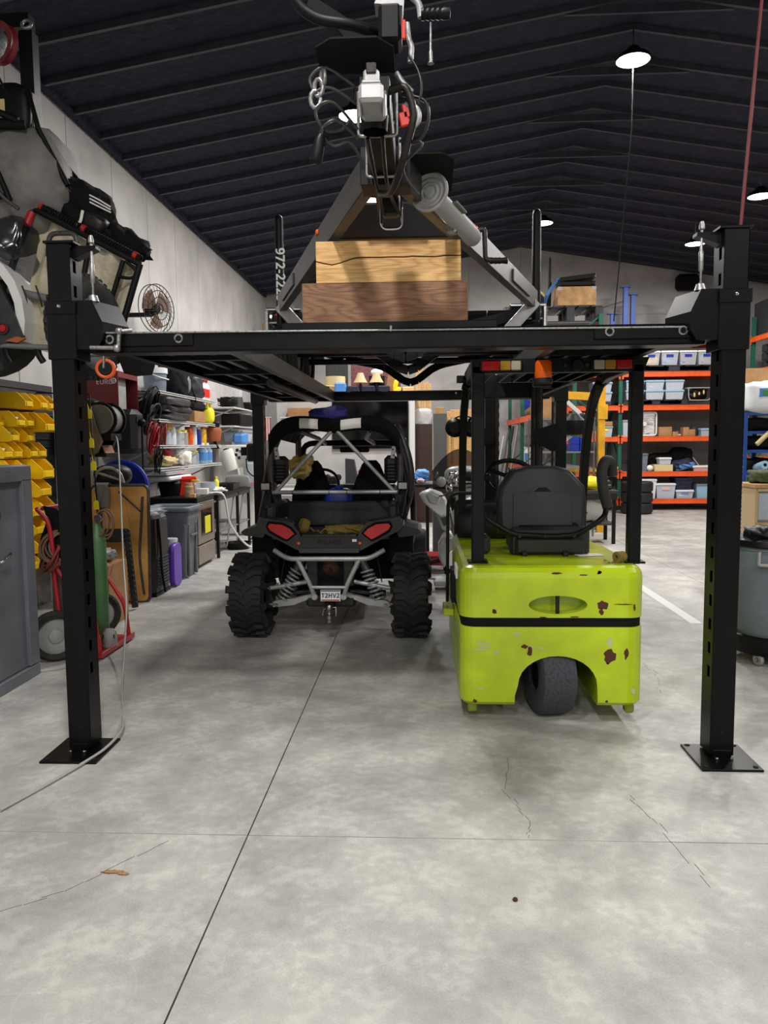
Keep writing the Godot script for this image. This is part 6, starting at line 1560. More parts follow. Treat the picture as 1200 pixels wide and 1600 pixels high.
	bx(fn, "wall_plate", "black", -0.32, 0.16, 0.06, 0.02, 0.3, 0.12)
	one("lamp_shade", "cream drum shade of a bracket lamp in the far left corner", "lamp", v(-3.35, 3.95, -17.2), MB.new().lathe(cup(0.17, 0.18, 0.26, 0.01), 20).tube([v(0, 0.0, 0), v(0, -0.2, 0), v(0.5, -0.28, 0)], 0.02, 6).tube([v(0, -0.2, 0), v(-0.4, -0.15, 0)], 0.02, 6), "beige")
	# on the left runway
	one("metal_tin", "small open aluminium tin on the left runway", "tin", v(-1.27, 2.107, -4.5), MB.new().lathe([p2(0, 0), p2(0.058, 0), p2(0.056, 0.01), p2(0.056, 0.04), p2(0.062, 0.043), p2(0.062, 0.05), p2(0.052, 0.05), p2(0.05, 0.01), p2(0, 0.01)], 24), "alu")
	one("chock", "small black chock on the left runway beside the tin", "chock", v(-1.05, 2.107, -4.6), MB.new().prism([p2(-0.04, 0), p2(0.05, 0), p2(-0.02, 0.04)], -0.03, 0.03), "black")
	one("grey_dome", "pale grey cap on the left runway near the trailer tyre", "cap", v(-0.98, 2.107, -4.62), MB.new().blob(v(0, 0.02, 0), v(0.045, 0.035, 0.04), 1.0), "light grey")

func ovr(a: float, h: float, w: float, x: float) -> PackedVector3Array:
	var out := PackedVector3Array()
	for i in 24:
		var t := TAU * i / 24
		out.append(v(x, h / 2 + a + (h / 2) * signf(sin(t)) * pow(absf(sin(t)), 0.45), w * signf(cos(t)) * pow(absf(cos(t)), 0.45)))
	out.reverse()
	return out

# the cart stored high on the left wall, the hoist above it
func stored_cart():
	var wb := T("carrier_bracket", "black steel arms holding the stored cart off the left wall", "bracket", v(-3.3, 2.5, -6.3))
	for z in [0.25, -0.3]:
		bx(wb, "arm", "black paint", 0.15, 0.06, z, 1.0, 0.07, 0.06)
		bx(wb, "wall_plate", "black paint", -0.43, -0.05, z, 0.02, 0.5, 0.1)
	var t := T("stored_cart", "old white-fendered cart with torn canvas body stored high on the wall", "cart", v(-2.7, 2.0, -5.9))
	var C := v(-2.7, 2.0, -5.9)
	# rear wheel and fender at the frame's left edge
	var wx := Transform3D(bs(0, 40, 0) * bs(90, 0, 0), v(-3.15, 2.42, -5.55))
	ob(t, "wheel", W(t).lathe([p2(0.0, 0.05), p2(0.16, 0.06), p2(0.22, 0.08), p2(0.32, 0.07), p2(0.36, 0.03), p2(0.36, -0.1), p2(0.3, -0.12), p2(0, -0.12)], 30, wx), "rubber")
	var fo := []
	for i in 9:
		var a := deg_to_rad(-18.0 + 17.0 * i)
		fo.append(p2(-3.20 + 0.39 * cos(a), 2.45 + 0.5 * sin(a)))
	for i in 9:
		var a := deg_to_rad(-18.0 + 17.0 * (8 - i))
		fo.append(p2(-3.20 + 0.33 * cos(a), 2.45 + 0.43 * sin(a)))
	ob(t, "fender", W(t).prism(fo, -5.75, -5.42), "white")
	ob(t, "fender_skirt", W(t).prism([p2(-3.12, 2.80), p2(-2.99, 2.72), p2(-2.88, 2.5), p2(-2.82, 2.33), p2(-2.99, 2.27), p2(-3.0, 2.5)], -5.44, -5.40), "charcoal")
	lt(t, "tail_lamp", "lamp red", [p2(0, 0.02), p2(0.025, 0.016), p2(0.034, 0.0)], v(-2.955, 2.385, -5.39) - C, 90, 0, 16)
	lt(t, "lamp_ring", "charcoal", [p2(0.033, 0), p2(0.042, 0.0), p2(0.04, 0.01), p2(0.033, 0.01)], v(-2.955, 2.385, -5.39) - C, 90, 0, 16)
	ob(t, "reflector", W(t).prism([p2(-2.95, 2.30), p2(-2.86, 2.33), p2(-2.80, 2.315), p2(-2.86, 2.285)], -5.42, -5.395), "copper")
	ob(t, "sill_tube", W(t).tube([v(-3.0, 2.27, -5.42), v(-2.62, 2.25, -5.42), v(-2.3, 2.18, -5.6)], 0.02, 8), "mid grey")
	for x in [-2.97, -2.74]: ob(t, "hook_foot", W(t).tube(crv([v(x, 2.26, -5.44), v(x + 0.02, 2.20, -5.42), v(x + 0.05, 2.15, -5.42)]), 0.024, 8), "black")
	ob(t, "chassis", W(t).box(-2.75, 2.40, -6.0, 0.7, 0.1, 0.7, 0.02), "black paint")
	# canvas body with black tube frame
	var P := [v(-2.80, 3.27, -5.6), v(-2.03, 2.86, -5.6), v(-2.22, 2.30, -5.6), v(-2.93, 2.62, -5.6)]
	var Q := func(u: float, w: float, z: float) -> Vector3:
		var a: Vector3 = P[0].lerp(P[1], u)
		var b: Vector3 = P[3].lerp(P[2], u)
		return a.lerp(b, w) + v(0, 0, z)
	ob(t, "canvas_panel", W(t).sheet(func(u, w): return Q.call(0.03 + 0.94 * u, 0.04 + 0.96 * w, -0.06 - 0.03 * sin(u * 15.0 + w * 4.0) - 0.02 * sin(u * 31.0)), 26, 12, 0.006), "canvas")
	ob(t, "canvas_panel", W(t).sheet(func(u, w): return v(-2.95 + 0.62 * u, 2.66 - 0.36 * w - 0.18 * u, -5.58 + 0.02 * sin(u * 18.0 + w * 3.0)), 18, 8, 0.006), "canvas")
	ob(t, "top_rail", W(t).tube([P[0], P[1]], 0.026, 10), "black paint")
	var rp := W(t)
	for i in 40: rp.tube(ring(P[0].lerp(P[1], (i + 0.5) / 40.0) + v(0.012, 0.03, 0.0), 0.024, bs(0, 0, 62), 8), 0.008, 5, true)
	ob(t, "wound_webbing", rp, "matte black").set_meta("kind", "stuff")
	for q in [0.05, 0.45, 0.93]: ob(t, "red_tape", W(t).tube([P[0].lerp(P[1], q) + v(0.012, 0.035, 0.01), P[0].lerp(P[1], q + 0.035) + v(0.012, 0.035, 0.01)], 0.028, 8), "red")
	ob(t, "side_rail", W(t).tube([P[1], P[1].lerp(P[2], 0.5), P[2]], 0.024, 10), "black paint")
	ob(t, "side_rail", W(t).tube([P[1] + v(-0.13, 0.03, -0.02), P[2] + v(-0.13, 0.06, -0.02)], 0.018, 10), "black paint")
	ob(t, "corner_loop", W(t).tube(crv([P[1] + v(-0.1, 0.02, 0.01), P[1] + v(-0.03, -0.05, 0.01), P[1] + v(-0.06, -0.1, 0.01), P[1] + v(-0.16, -0.09, 0.01)]), 0.012, 8), "black")
	ob(t, "side_rail", W(t).tube([P[0], v(-2.98, 2.80, -5.56), v(-2.99, 2.55, -5.56)], 0.026, 10), "black paint")
	ob(t, "red_tape", W(t).tube([P[0].lerp(v(-2.98, 2.80, -5.56), 0.06), P[0].lerp(v(-2.98, 2.80, -5.56), 0.28)], 0.029, 10), "red")
	ob(t, "middle_strut", W(t).tube([v(-2.40, 3.04, -5.62), v(-2.5, 2.6, -5.62), v(-2.72, 2.25, -5.6)], 0.02, 10), "black paint")
	ob(t, "grab_loop", W(t).tube(rnd([v(-2.66, 2.9, -5.5), v(-2.64, 3.06, -5.5), v(-2.45, 3.06, -5.5), v(-2.44, 2.9, -5.5)], 0.05), 0.018, 10), "frame grey")
	ob(t, "cross_tube", W(t).tube([v(-2.98, 2.68, -5.54), v(-2.55, 2.58, -5.54)], 0.03, 10), "mid grey")
	for i in 4: ob(t, "lace", W(t).tube(crv([v(-2.96 + 0.1 * i, 2.70, -5.50), v(-2.93 + 0.1 * i, 2.62, -5.49), v(-2.94 + 0.11 * i, 2.55, -5.50)]), 0.006, 5), "iron")
	# spare tyre and castor
	var sx := Transform3D(bs(0, 78, 0) * bs(90, 0, 0), v(-2.33, 2.37, -5.33))
	var sp := ob(t, "spare_tyre", W(t).lathe([p2(0.19, 0.06), p2(0.25, 0.10), p2(0.31, 0.10), p2(0.34, 0.07), p2(0.345, 0.0), p2(0.34, -0.07), p2(0.31, -0.10), p2(0.25, -0.10), p2(0.19, -0.06)], 34, sx, true), "rubber")
	var kn := W(t)
	for i in 40:
		for j in 3:
			var a := TAU * (i + 0.5 * (j % 2)) / 40.0
			var c := sx * v(cos(a) * 0.347, -0.05 + 0.05 * j, sin(a) * 0.347)
			kn.box(c.x, c.y, c.z, 0.03, 0.03, 0.03, 0.004, sx.basis * bs(0, -rad_to_deg(a), 0))
	ob(sp, "tread_block", kn, "rubber").set_meta("kind", "stuff")
	ob(t, "spare_rim", W(t).lathe([p2(0, 0.02), p2(0.1, 0.03), p2(0.2, 0.07), p2(0.2, -0.06), p2(0, -0.06)], 22, sx), "mid grey")
	var cs := Transform3D(bs(0, 10, 0) * bs(90, 0, 0), v(-2.09, 2.06, -5.06))
	ob(t, "castor_wheel", W(t).lathe([p2(0.04, -0.015), p2(0.055, -0.02), p2(0.065, -0.015), p2(0.065, 0.015), p2(0.055, 0.02), p2(0.04, 0.015)], 22, cs, true), "orange")
	ob(t, "castor_hub", W(t).lathe(cyl(0.045, 0.024, 0.004), 16, cs), "black")
	ob(t, "castor_fork", W(t).bar(v(-2.09, 2.06, -5.03), v(-2.085, 2.17, -5.03), 0.025, 0.012), "galv")
	ob(t, "castor_plate", W(t).box(-2.14, 2.16, -5.08, 0.2, 0.03, 0.1, 0.008), "galv")
	ob(t, "mud_flap", W(t).prism([p2(-2.2, 2.24), p2(-1.98, 2.20), p2(-2.02, 2.08), p2(-2.14, 2.07)], -5.75, -5.5), "matte black")
	# scuffed upturned tub with its own bent frame, at the top left
	var tu := T("upturned_hull", "scuffed grey plastic hull with bent tubes stacked above the cart", "hull", v(-3.05, 2.98, -5.75))
	ob(tu, "shell", MB.new().blob(v(0.0, 0.48, -0.1), v(0.46, 0.40, 0.35), 0.55, 0.2, 6, 1.2, bs(0, 0, 18)), "scuffed")
	ob(tu, "black_skin", MB.new().blob(v(-0.06, 0.03, 0.0), v(0.30, 0.28, 0.3), 0.7, 0.35, 9, 1.5), "smoke")
	tb(tu, "bent_tube", "black", rnd([v(-0.3, 0.42, 0.3), v(-0.08, 0.62, 0.3), v(0.06, 0.55, 0.3), v(0.16, 0.30, 0.3)], 0.15), 0.02, 10)
	tb(tu, "bent_tube", "frame grey", rnd([v(0.05, 0.45, 0.32), v(0.10, 0.33, 0.32), v(0.22, 0.24, 0.30)], 0.1), 0.014, 10)
	tb(tu, "long_tube", "black paint", rnd([v(-0.4, 0.80, 0.28), v(0.05, 0.93, 0.28), v(0.22, 0.86, 0.25)], 0.1), 0.024, 10)
	tb(tu, "long_tube", "matte black", rnd([v(-0.4, 0.72, 0.25), v(0.02, 0.83, 0.26), v(0.26, 0.84, 0.22)], 0.1), 0.03, 10)
	tb(tu, "cross_tube", "black", [v(-0.4, 0.26, 0.3), v(0.12, 0.33, 0.3)], 0.018, 8)
	tb(tu, "cross_tube", "black", [v(-0.25, 0.30, 0.3), v(-0.12, 0.12, 0.3)], 0.016, 8)
	ob(tu, "seat_shell", MB.new().blob(v(0.10, 0.98, 0.1), v(0.15, 0.2, 0.06), 0.7), "black")
	bx(tu, "sticker", "cream", 0.05, 0.98, 0.166, 0.07, 0.13, 0.006)
	ob(tu, "wing_panel", MB.new().prism([p2(0.1, 0.86), p2(0.28, 0.82), p2(0.52, 0.42), p2(0.15, 0.45)], 0.05, 0.08), "charcoal")
	tb(tu, "wing_tube", "black", [v(0.18, 1.10, 0.12), v(0.24, 1.12, 0.12), v(0.30, 0.85, 0.12), v(0.50, 0.45, 0.12)], 0.02, 8)
	# jackets and bags draped on the cart
	var jk := T("backpack", "black backpack with white trim slumped on the stored cart", "bag", v(-2.58, 3.16, -5.85))
	ob(jk, "body", MB.new().blob(v(0, 0.20, 0), v(0.30, 0.17, 0.18), 0.75, 0.4, 4, 1.6, bs(0, 0, -28)), "dark cloth")
	ob(jk, "lower_fold", MB.new().blob(v(0.06, 0.06, 0.02), v(0.28, 0.09, 0.17), 0.8, 0.5, 14, 1.8, bs(0, 0, -34)), "dark cloth")
	ob(jk, "mesh_pocket", MB.new().blob(v(0.17, 0.03, 0.12), v(0.10, 0.07, 0.07), 0.6, 0.2, 3, 1.5, bs(0, 0, -30)), "iron")
	tb(jk, "white_trim", "paper", crv([v(0.12, 0.10, 0.195), v(0.10, 0.02, 0.20), v(0.06, -0.01, 0.20), v(0.14, -0.07, 0.20)]), 0.012, 6)
	for i in 3: tb(jk, "white_piping", "paper", crv([v(0.16, 0.22 - 0.025 * i, 0.16), v(0.22, 0.19 - 0.025 * i, 0.15), v(0.29, 0.15 - 0.02 * i, 0.1)]), 0.006, 6)
	ob(jk, "top_loop", MB.new().tube(crv([v(-0.3, 0.38, 0), v(-0.22, 0.62, -0.02), v(0.0, 0.40, 0)]), 0.012, 6), "black")
	one("black_jacket", "black jacket hanging over the stored cart's right end", "jacket", v(-2.22, 2.93, -5.86), MB.new().blob(v(-0.03, 0.17, -0.05), v(0.20, 0.09, 0.14), 0.8, 0.5, 7, 1.8, bs(0, 0, -34)).blob(v(0.07, 0.10, -0.05), v(0.08, 0.06, 0.1), 0.8, 0.3, 8), "dark cloth")
	# jib hoist with red wheel and chain at the top left corner
	var h := T("chain_hoist", "chain hoist with red wheel on a black wall jib", "hoist", v(-2.97, 4.2, -5.7))
	bx(h, "jib_post", "black paint", 0.12, -0.05, -0.05, 0.10, 0.80, 0.1)
	bx(h, "jib_stub", "scuffed", 0.13, -0.22, -0.02, 0.09, 0.24, 0.12)
	bx(h, "jib_beam", "black paint", -0.25, 0.42, -0.05, 0.80, 0.10, 0.1)
	ob(h, "pulley_wheel", MB.new().lathe([p2(0.09, -0.02), p2(0.125, -0.025), p2(0.14, -0.03), p2(0.125, 0.0), p2(0.14, 0.03), p2(0.125, 0.025), p2(0.09, 0.02)], 28, tf(v(-0.02, 0.22, 0.08), 90, 0, 20), true), "dark red")
	ob(h, "pulley_hub", MB.new().blob(v(-0.03, 0.20, 0.09), v(0.095, 0.10, 0.04), 0.8, 0.3, 2), "galv")
	tb(h, "chain", "iron", [v(-0.06, 0.0, 0.08), v(-0.065, -0.55, 0.08)], 0.006, 6)
	tb(h, "chain", "iron", [v(-0.19, 0.0, 0.08), v(-0.11, -0.55, 0.08)], 0.006, 6)
	ob(h, "hook_block", MB.new().blob(v(-0.085, -0.62, 0.08), v(0.03, 0.06, 0.03), 0.8), "galv")
	tb(h, "hook", "galv", crv([v(-0.085, -0.66, 0.08), v(-0.09, -0.74, 0.08), v(-0.06, -0.78, 0.08), v(-0.03, -0.74, 0.08)]), 0.012, 8)
	tb(h, "sling", "black", [v(-0.07, 0.05, 0.1), v(0.06, -0.22, 0.1), v(0.14, -0.45, 0.05)], 0.009, 6)
	ob(h, "swivel", MB.new().tube(ring(v(0.16, 0.36, 0.05), 0.035, bs(70, 0, 0), 14), 0.012, 8, true), "galv")
	bx(h, "red_lever", "red", -0.2, -0.1, 0.06, 0.14, 0.03, 0.03)
	tb(h, "guy_rope", "iron", [v(0.2, -0.4, 0.0), v(0.45, -0.85, -0.1)], 0.005, 5)

# pallet rack: posts at xs, beams along x (or along z when turned)
func rack(label: String, at: Vector3, xs: Array, depth: float, top: float, levels: Array, turn := 0.0, decks := true) -> Node3D:
	var t := T("pallet_rack", label, "rack", at, "", turn)
	for x in xs:
		for z in [0.0, -depth]:
			var b := MB.new()
			b.box(x - 0.034, top / 2, z, 0.008, top, 0.07, 0.001)
			b.box(x + 0.034, top / 2, z, 0.008, top, 0.07, 0.001)
			b.box(x, top / 2, z + 0.032, 0.07, top, 0.008, 0.001)
			var p := ob(t, "upright", b, "rack green")
			if z == 0.0:
				var h := MB.new()
				for i in int(top / 0.06):
					for s: float in [-0.016, 0.016]: h.box(x + s, 0.05 + 0.06 * i + (0.0 if s > 0 else 0.0), z + 0.0365, 0.011, 0.022, 0.002, 0.0)
				ob(p, "hole", h, "slot").set_meta("kind", "stuff")
			bx(p, "foot", "rack green", x, 0.005, z, 0.12, 0.01, 0.12)
		for i in int(top / 0.9): ob(t, "side_strut", MB.new().bar(v(x, 0.2 + 0.9 * i, -0.03 if i % 2 else -depth + 0.03), v(x, 1.0 + 0.9 * i, -depth + 0.03 if i % 2 else -0.03), 0.03, 0.03), "rack green")
	for y in levels:
		for k in xs.size() - 1:
			for z in [0.045, -depth - 0.0]:
				var b := MB.new()
				b.box((xs[k] + xs[k + 1]) / 2, y - 0.055, z, xs[k + 1] - xs[k] - 0.02, 0.11, 0.04, 0.006)
				b.box((xs[k] + xs[k + 1]) / 2, y - 0.012, z - 0.0, xs[k + 1] - xs[k] - 0.02, 0.024, 0.05, 0.004)
				var o := ob(t, "beam", b, "orange")
				if z > 0: for e in [xs[k] + 0.02, xs[k + 1] - 0.02]: bx(o, "end_clip", "orange", e, y - 0.06, z + 0.022, 0.07, 0.19, 0.006)
			if decks:
				var d := MB.new()
				d.box((xs[k] + xs[k + 1]) / 2, y - 0.005, -depth / 2, xs[k + 1] - xs[k] - 0.06, 0.012, depth - 0.02, 0.001)
				ob(t, "deck", d, "mid grey")
	return t
func pallet(label: String, at: Vector3, s: Vector3, mat: String, group := "") -> Node3D:
	var t := T("pallet", label, "pallet", at, group)
	for i in 5: bx(t, "top_board", mat, -s.x / 2 + s.x * (i + 0.5) / 5.0, s.y - 0.012, 0, s.x / 5.0 * 0.86, 0.024, s.z)
	for x in [-0.44, 0.0, 0.44]:
		for z in [-0.42, 0.0, 0.42]: bx(t, "block", mat, s.x * x, s.y / 2, s.z * z, s.x * 0.12, s.y - 0.04, s.z * 0.14)
	for z in [-0.42, 0.0, 0.42]: bx(t, "skid", mat, 0, 0.012, s.z * z, s.x, 0.024, s.z * 0.14)
	return t

func back_side():
	# rack along the end wall
	var Z := -17.5
	rack("tall orange and green pallet rack along the end wall", v(0, 0, Z), [3.22, 4.42, 7.0], 0.95, 4.0, [3.80, 3.075, 2.34, 1.65, 0.87, 0.26])
	var gz := Z - 0.22
	pallet("black plastic pallet under the clear bins on the rack", v(5.6, 3.08, gz - 0.25), v(2.0, 0.14, 0.9), "charcoal")
	for i in 4:
		tote(["clear tote with yellow contents on the highest stocked shelf", "clear tote with mixed toys, second along the highest stocked shelf", "clear tote with violet contents, third on the highest stocked shelf", "clear tote with blue contents next to the lift post"][i], v(5.08 + 0.40 * i, 3.222, gz), v(0.37, 0.29, 0.5), "clear", "white plastic", "clear totes on the highest stocked shelf", ["yellow", "light blue", "purple cloth", "bin blue grey"][i], 0.0, "blue")
	pallet("black plastic pallet under the pale blue lidded bins", v(5.22, 2.345, gz - 0.25), v(1.45, 0.12, 0.9), "charcoal")
	for j in 2:
		for i in 3: tote("clear bin with pale blue lid, %s of its stack, %s column on the second shelf" % [["lower", "upper"][j], ["left", "middle", "right"][i]], v(4.74 + 0.43 * i, 2.468 + 0.215 * j, gz), v(0.40, 0.19, 0.5), "frost", "pale blue", "pale blue lidded bins on the second shelf", ["mid grey", "paper", "skin pink"][i])
	for j in 2: tote("clear bin with pale blue lid, %s of the pair left of the green upright" % ["lower", "upper"][j], v(4.02, 2.44 + 0.215 * j, gz), v(0.42, 0.19, 0.5), "frost", "pale blue", "pale blue lidded bins left of the upright", "paper")
	carton("black base crate under the left pair of pale blue bins", v(4.02, 2.345, gz), v(0.4, 0.09, 0.5), "charcoal", 0.0, "", false)
	var wb := T("wire_basket", "wire basket of black cords on the second shelf", "basket", v(6.13, 2.44, gz + 0.1))
	for q in [[0.0, 0.38], [0.27, 0.5]]: ob(wb, "rim_wire", MB.new().tube(rnd([v(-q[1] / 2, q[0], 0.2), v(q[1] / 2, q[0], 0.2), v(q[1] / 2, q[0], -0.2), v(-q[1] / 2, q[0], -0.2)], 0.04), 0.014, 6, true), "light grey")
	for s: float in [-1.0, 1.0]: tb(wb, "side_wire", "light grey", rnd([v(s * 0.25, 0.27, 0.2), v(s * 0.24, 0.05, 0.2), v(s * 0.19, 0.0, 0.2)], 0.03), 0.014, 6)
	ob(wb, "cords", MB.new().blob(v(0, 0.14, 0), v(0.2, 0.13, 0.16), 0.7, 0.5, 9, 3.0), "black")
	for i in 3: ob(wb, "yellow_tag", MB.new().blob(v(-0.1 + 0.1 * i, 0.12 + 0.03 * i, 0.15), v(0.02, 0.05, 0.02), 0.8, 0.3, i), "leather")
	# third shelf
	var bf := T("box_fan", "white box fan standing on the third rack shelf", "fan", v(4.98, 1.655, gz + 0.12))
	ob(bf, "frame", MB.new().tube(rnd([v(-0.26, 0.26, 0.05), v(-0.26, 0.02, 0.05), v(0.26, 0.02, 0.05), v(0.26, 0.54, 0.05), v(-0.26, 0.54, 0.05), v(-0.26, 0.27, 0.05)], 0.07), 0.018, 8), "white")
	bx(bf, "back_panel", "white plastic", 0, 0.28, -0.05, 0.5, 0.5, 0.01)
	for i in 11: bx(bf, "grille_bar", "white", 0, 0.05 + 0.046 * i, 0.06, 0.52, 0.006, 0.006, 0.001)
	for i in 4:
		var a := TAU * i / 4.0 + 0.5
		ob(bf, "blade", MB.new().sheet(func(u, w): return v(cos(a + (w - 0.5) * 0.9) * (0.04 + 0.18 * u), 0.28 + sin(a + (w - 0.5) * 0.9) * (0.04 + 0.18 * u), 0.02 + 0.05 * (w - 0.5)), 4, 4, 0.004), "white")
	lt(bf, "fan_hub", "white", cyl(0.05, 0.06, 0.01), v(0, 0.28, 0.0), 90)
	carton("tan parcel right of the box fan, widest of its row", v(5.42, 1.652, gz + 0.1), v(0.28, 0.21, 0.3))
	carton("flat tan parcel right of the widest one", v(5.63, 1.652, gz + 0.15), v(0.12, 0.1, 0.25))
	carton("upright tan parcel in the middle of the third shelf", v(5.87, 1.652, gz + 0.15), v(0.13, 0.2, 0.2))
	carton("low tan parcel left of the black canister", v(6.01, 1.652, gz + 0.1), v(0.14, 0.15, 0.25))
	one("pink_lump", "pale pink cup in front of the tan parcels", "cup", v(5.73, 1.652, gz + 0.2), MB.new().blob(v(0, 0.025, 0), v(0.05, 0.028, 0.05), 1.0), "skin pink")
	one("black_canister", "black canister on the third rack shelf", "canister", v(6.13, 1.652, gz), MB.new().lathe(cyl(0.08, 0.22, 0.01), 16), "charcoal")
	tote("clear bin with pale blue lid beside the black canister", v(6.38, 1.652, gz), v(0.34, 0.15, 0.4), "frost", "pale blue", "", "mid grey")
	tote("frosted bin behind a bright yellow label left of the upright", v(4.10, 1.652, gz), v(0.34, 0.22, 0.4), "frost", "light grey", "", "mid grey", 0.0, "hi yellow")
	carton("tan and blue carton stacked on the frosted bin", v(4.14, 1.905, gz), v(0.28, 0.09, 0.3), "card", 0.0, "", false)
	carton("small brown carton at the yellow post on the third shelf", v(3.86, 1.652, gz), v(0.14, 0.14, 0.3))
	tote("pale bin right of the green upright on the third shelf", v(4.6, 1.652, gz), v(0.22, 0.35, 0.4), "frost", "light grey")
	# fourth shelf
	tote("grey tote at the left end of the fourth shelf", v(4.92, 0.872, gz), v(0.28, 0.38, 0.4), "bin blue grey", "bin grey")
	one("dark_bedding", "long black garment bag lying at the back of the fourth shelf", "bag", v(5.5, 0.872, gz - 0.25), MB.new().blob(v(-0.2, 0.22, 0), v(0.42, 0.16, 0.2), 0.6, 0.4, 3, 1.5, bs(0, 0, 8)).blob(v(0.42, 0.32, 0), v(0.25, 0.20, 0.2), 0.6, 0.3, 5, 1.5), "dark cloth")
	tote("small clear tub on the cream box of the fourth shelf", v(5.44, 1.03, gz + 0.1), v(0.26, 0.13, 0.25), "frost", "white plastic")
	carton("cream and white flat box on the fourth shelf", v(5.40, 0.872, gz + 0.08), v(0.40, 0.15, 0.35), "cream", 0.0, "", false)
	one("white_ball", "black and white ball left of the cream box", "ball", v(5.12, 0.872, gz + 0.15), MB.new().blob(v(0, 0.07, 0), v(0.075, 0.075, 0.075), 1.0), "paper")
	var bb := T("blue_bag", "blue and navy tote bag slumped on the fourth shelf", "bag", v(5.85, 0.872, gz + 0.05))
	ob(bb, "body", MB.new().blob(v(0, 0.13, 0), v(0.27, 0.13, 0.2), 0.7, 0.35, 4, 1.6, bs(0, 0, 12)), "navy")
	ob(bb, "blue_panel", MB.new().blob(v(0.04, 0.11, 0.12), v(0.22, 0.07, 0.09), 0.6, 0.2, 6, 1.5, bs(0, 0, 14)), "light blue")
	tb(bb, "strap", "charcoal", crv([v(-0.2, 0.2, 0.2), v(0.0, 0.12, 0.24), v(0.2, 0.05, 0.22)]), 0.012, 6)
	tb(bb, "cord", "light grey", crv([v(0.25, 0.3, 0.0), v(0.36, 0.12, 0.1), v(0.42, 0.06, 0.1), v(0.32, 0.02, 0.15)]), 0.012, 6)
	tote("pale pink lidded tub at the right end of the fourth shelf", v(6.25, 0.872, gz + 0.1), v(0.42, 0.1, 0.3), "skin pink", "paper")
	# lowest shelf
	tote("white tub with teal label stacked highest on the lowest shelf", v(5.04, 0.262, gz), v(0.42, 0.42, 0.5), "white plastic", "white", "", "", 0.0, "pale blue")
	tote("frosted tote right of the white tub on the lowest shelf", v(5.46, 0.262, gz), v(0.42, 0.32, 0.5), "frost", "white plastic", "", "mid grey", 0.0, "skin pink")
	tote("white-lidded tub with blue label on the lowest shelf", v(5.88, 0.262, gz), v(0.38, 0.17, 0.5), "frost", "white plastic", "", "paper", 0.0, "light blue")
	tote("navy tote stacked on the white-lidded tub", v(5.86, 0.46, gz), v(0.36, 0.24, 0.5), "navy", "navy")
	tote("teal grey bin at the right end of the lowest shelf", v(6.32, 0.262, gz), v(0.36, 0.30, 0.5), "pale blue", "bin blue grey")
	for i in 3: one("car_tyre", "black tyre in the stack at the rack's foot, %s one" % ["lowest", "middle", "uppermost"][i], "tyre", v(4.62, 0.01 + 0.23 * i, Z + 0.75), MB.new().lathe([p2(0.2, 0), p2(0.3, 0.0), p2(0.33, 0.03), p2(0.33, 0.19), p2(0.3, 0.22), p2(0.2, 0.22)], 28, Transform3D.IDENTITY, true), "rubber", "tyres stacked at the rack's foot")
	# jack posts and lamp above
	for i in 3:
		var jp := T("jack_post", ["tallest blue steel jack post on top of the end rack", "second blue steel jack post, just right of the tallest", "short blue steel jack post at the left of the trio"][i], "jack post", v([4.55, 4.74, 4.32][i], 3.81, gz - 0.1 * i))
		var h: float = [1.15, 1.0, 0.6][i]
		bx(jp, "post", "rack blue", 0, h / 2, 0, 0.10, h, 0.10)
		bx(jp, "head_plate", "rack blue", 0, h + 0.01, 0, 0.22, 0.025, 0.16)
		bx(jp, "base_plate", "rack blue", 0, 0.008, 0, 0.2, 0.016, 0.2)
		if i == 0: ob(jp, "stay", MB.new().bar(v(-0.05, h - 0.3, 0), v(-1.1, h - 0.6, 0), 0.03, 0.03), "iron")
	bx(T("loudspeaker", "black loudspeaker high on the end wall at the right", "speaker", v(6.15, 5.04, -18.50)), "cabinet", "matte black", 0, 0.16, 0, 0.5, 0.36, 0.26, 0.06)
	# rack running towards the camera behind the forklift mast
	rack("orange and green pallet rack behind the forklift mast", v(2.05, 0, -15.9), [-2.2, 0.0, 2.2], 1.05, 3.75, [3.62, 2.05, 1.08], -90.0)
	var shx := 2.4
	for q in [["olive and yellow safety helmet", "olive", 2.40, -17.0, 2.055, 0.16], ["lime plastic helmet", "strap", 2.35, -16.4, 2.055, 0.15]]: one("helmet", q[0] + " on the rack behind the mast", "helmet", v(q[2], q[4], q[3]), MB.new().blob(v(0, q[5] * 0.8, 0), v(q[5], q[5] * 0.8, q[5]), 1.0, 0.15, 3), q[1])
	carton("tan carton on the rack seen between the mast rails", v(2.42, 2.056, -15.6), v(0.45, 0.4, 0.4))
	carton("blue box on the rack seen between the mast rails", v(2.45, 2.056, -17.6), v(0.4, 0.5, 0.35), "blue", 0.0, "", false)
	carton("white printed box behind the helmets on the rack", v(2.75, 2.056, -16.7), v(0.4, 0.55, 0.5), "paper", 0.0, "", false)
	for i in 4: bottle("%s bottle on the rack's low shelf behind the mast, %s from the left" % [["white", "white and blue", "tall white", "grey"][i], ["first", "second", "third", "fourth"][i]], v(2.32, 1.086, -17.3 + 0.55 * i), 0.10, 0.36 + 0.06 * (i % 2), ["white plastic", "paper", "white", "mid grey"][i], ["white", "blue", "white", "black"][i], "light blue" if i == 1 else "")
	for i in 2: tote("pale blue bin on the floor under the rack, %s one" % ["left", "right"][i], v(2.5, 0.02, -17.0 + 1.1 * i), v(0.5, 0.35, 0.6), "frost", "pale blue", "", "paper")
	for i in 4: one("handled_tool", "long grey bar leaning against the rack post, %s" % ["first", "second", "third", "fourth"][i], "bar", v(1.84 + 0.05 * i, 0, -17.9 + 0.5 * i), MB.new().tube([v(-0.25, 0.0, 0), v(0.05, 1.7 + 0.1 * i, 0)], 0.025, 8), ["white", "mid grey", "charcoal", "light grey"][i], "long bars leaning against the rack post")
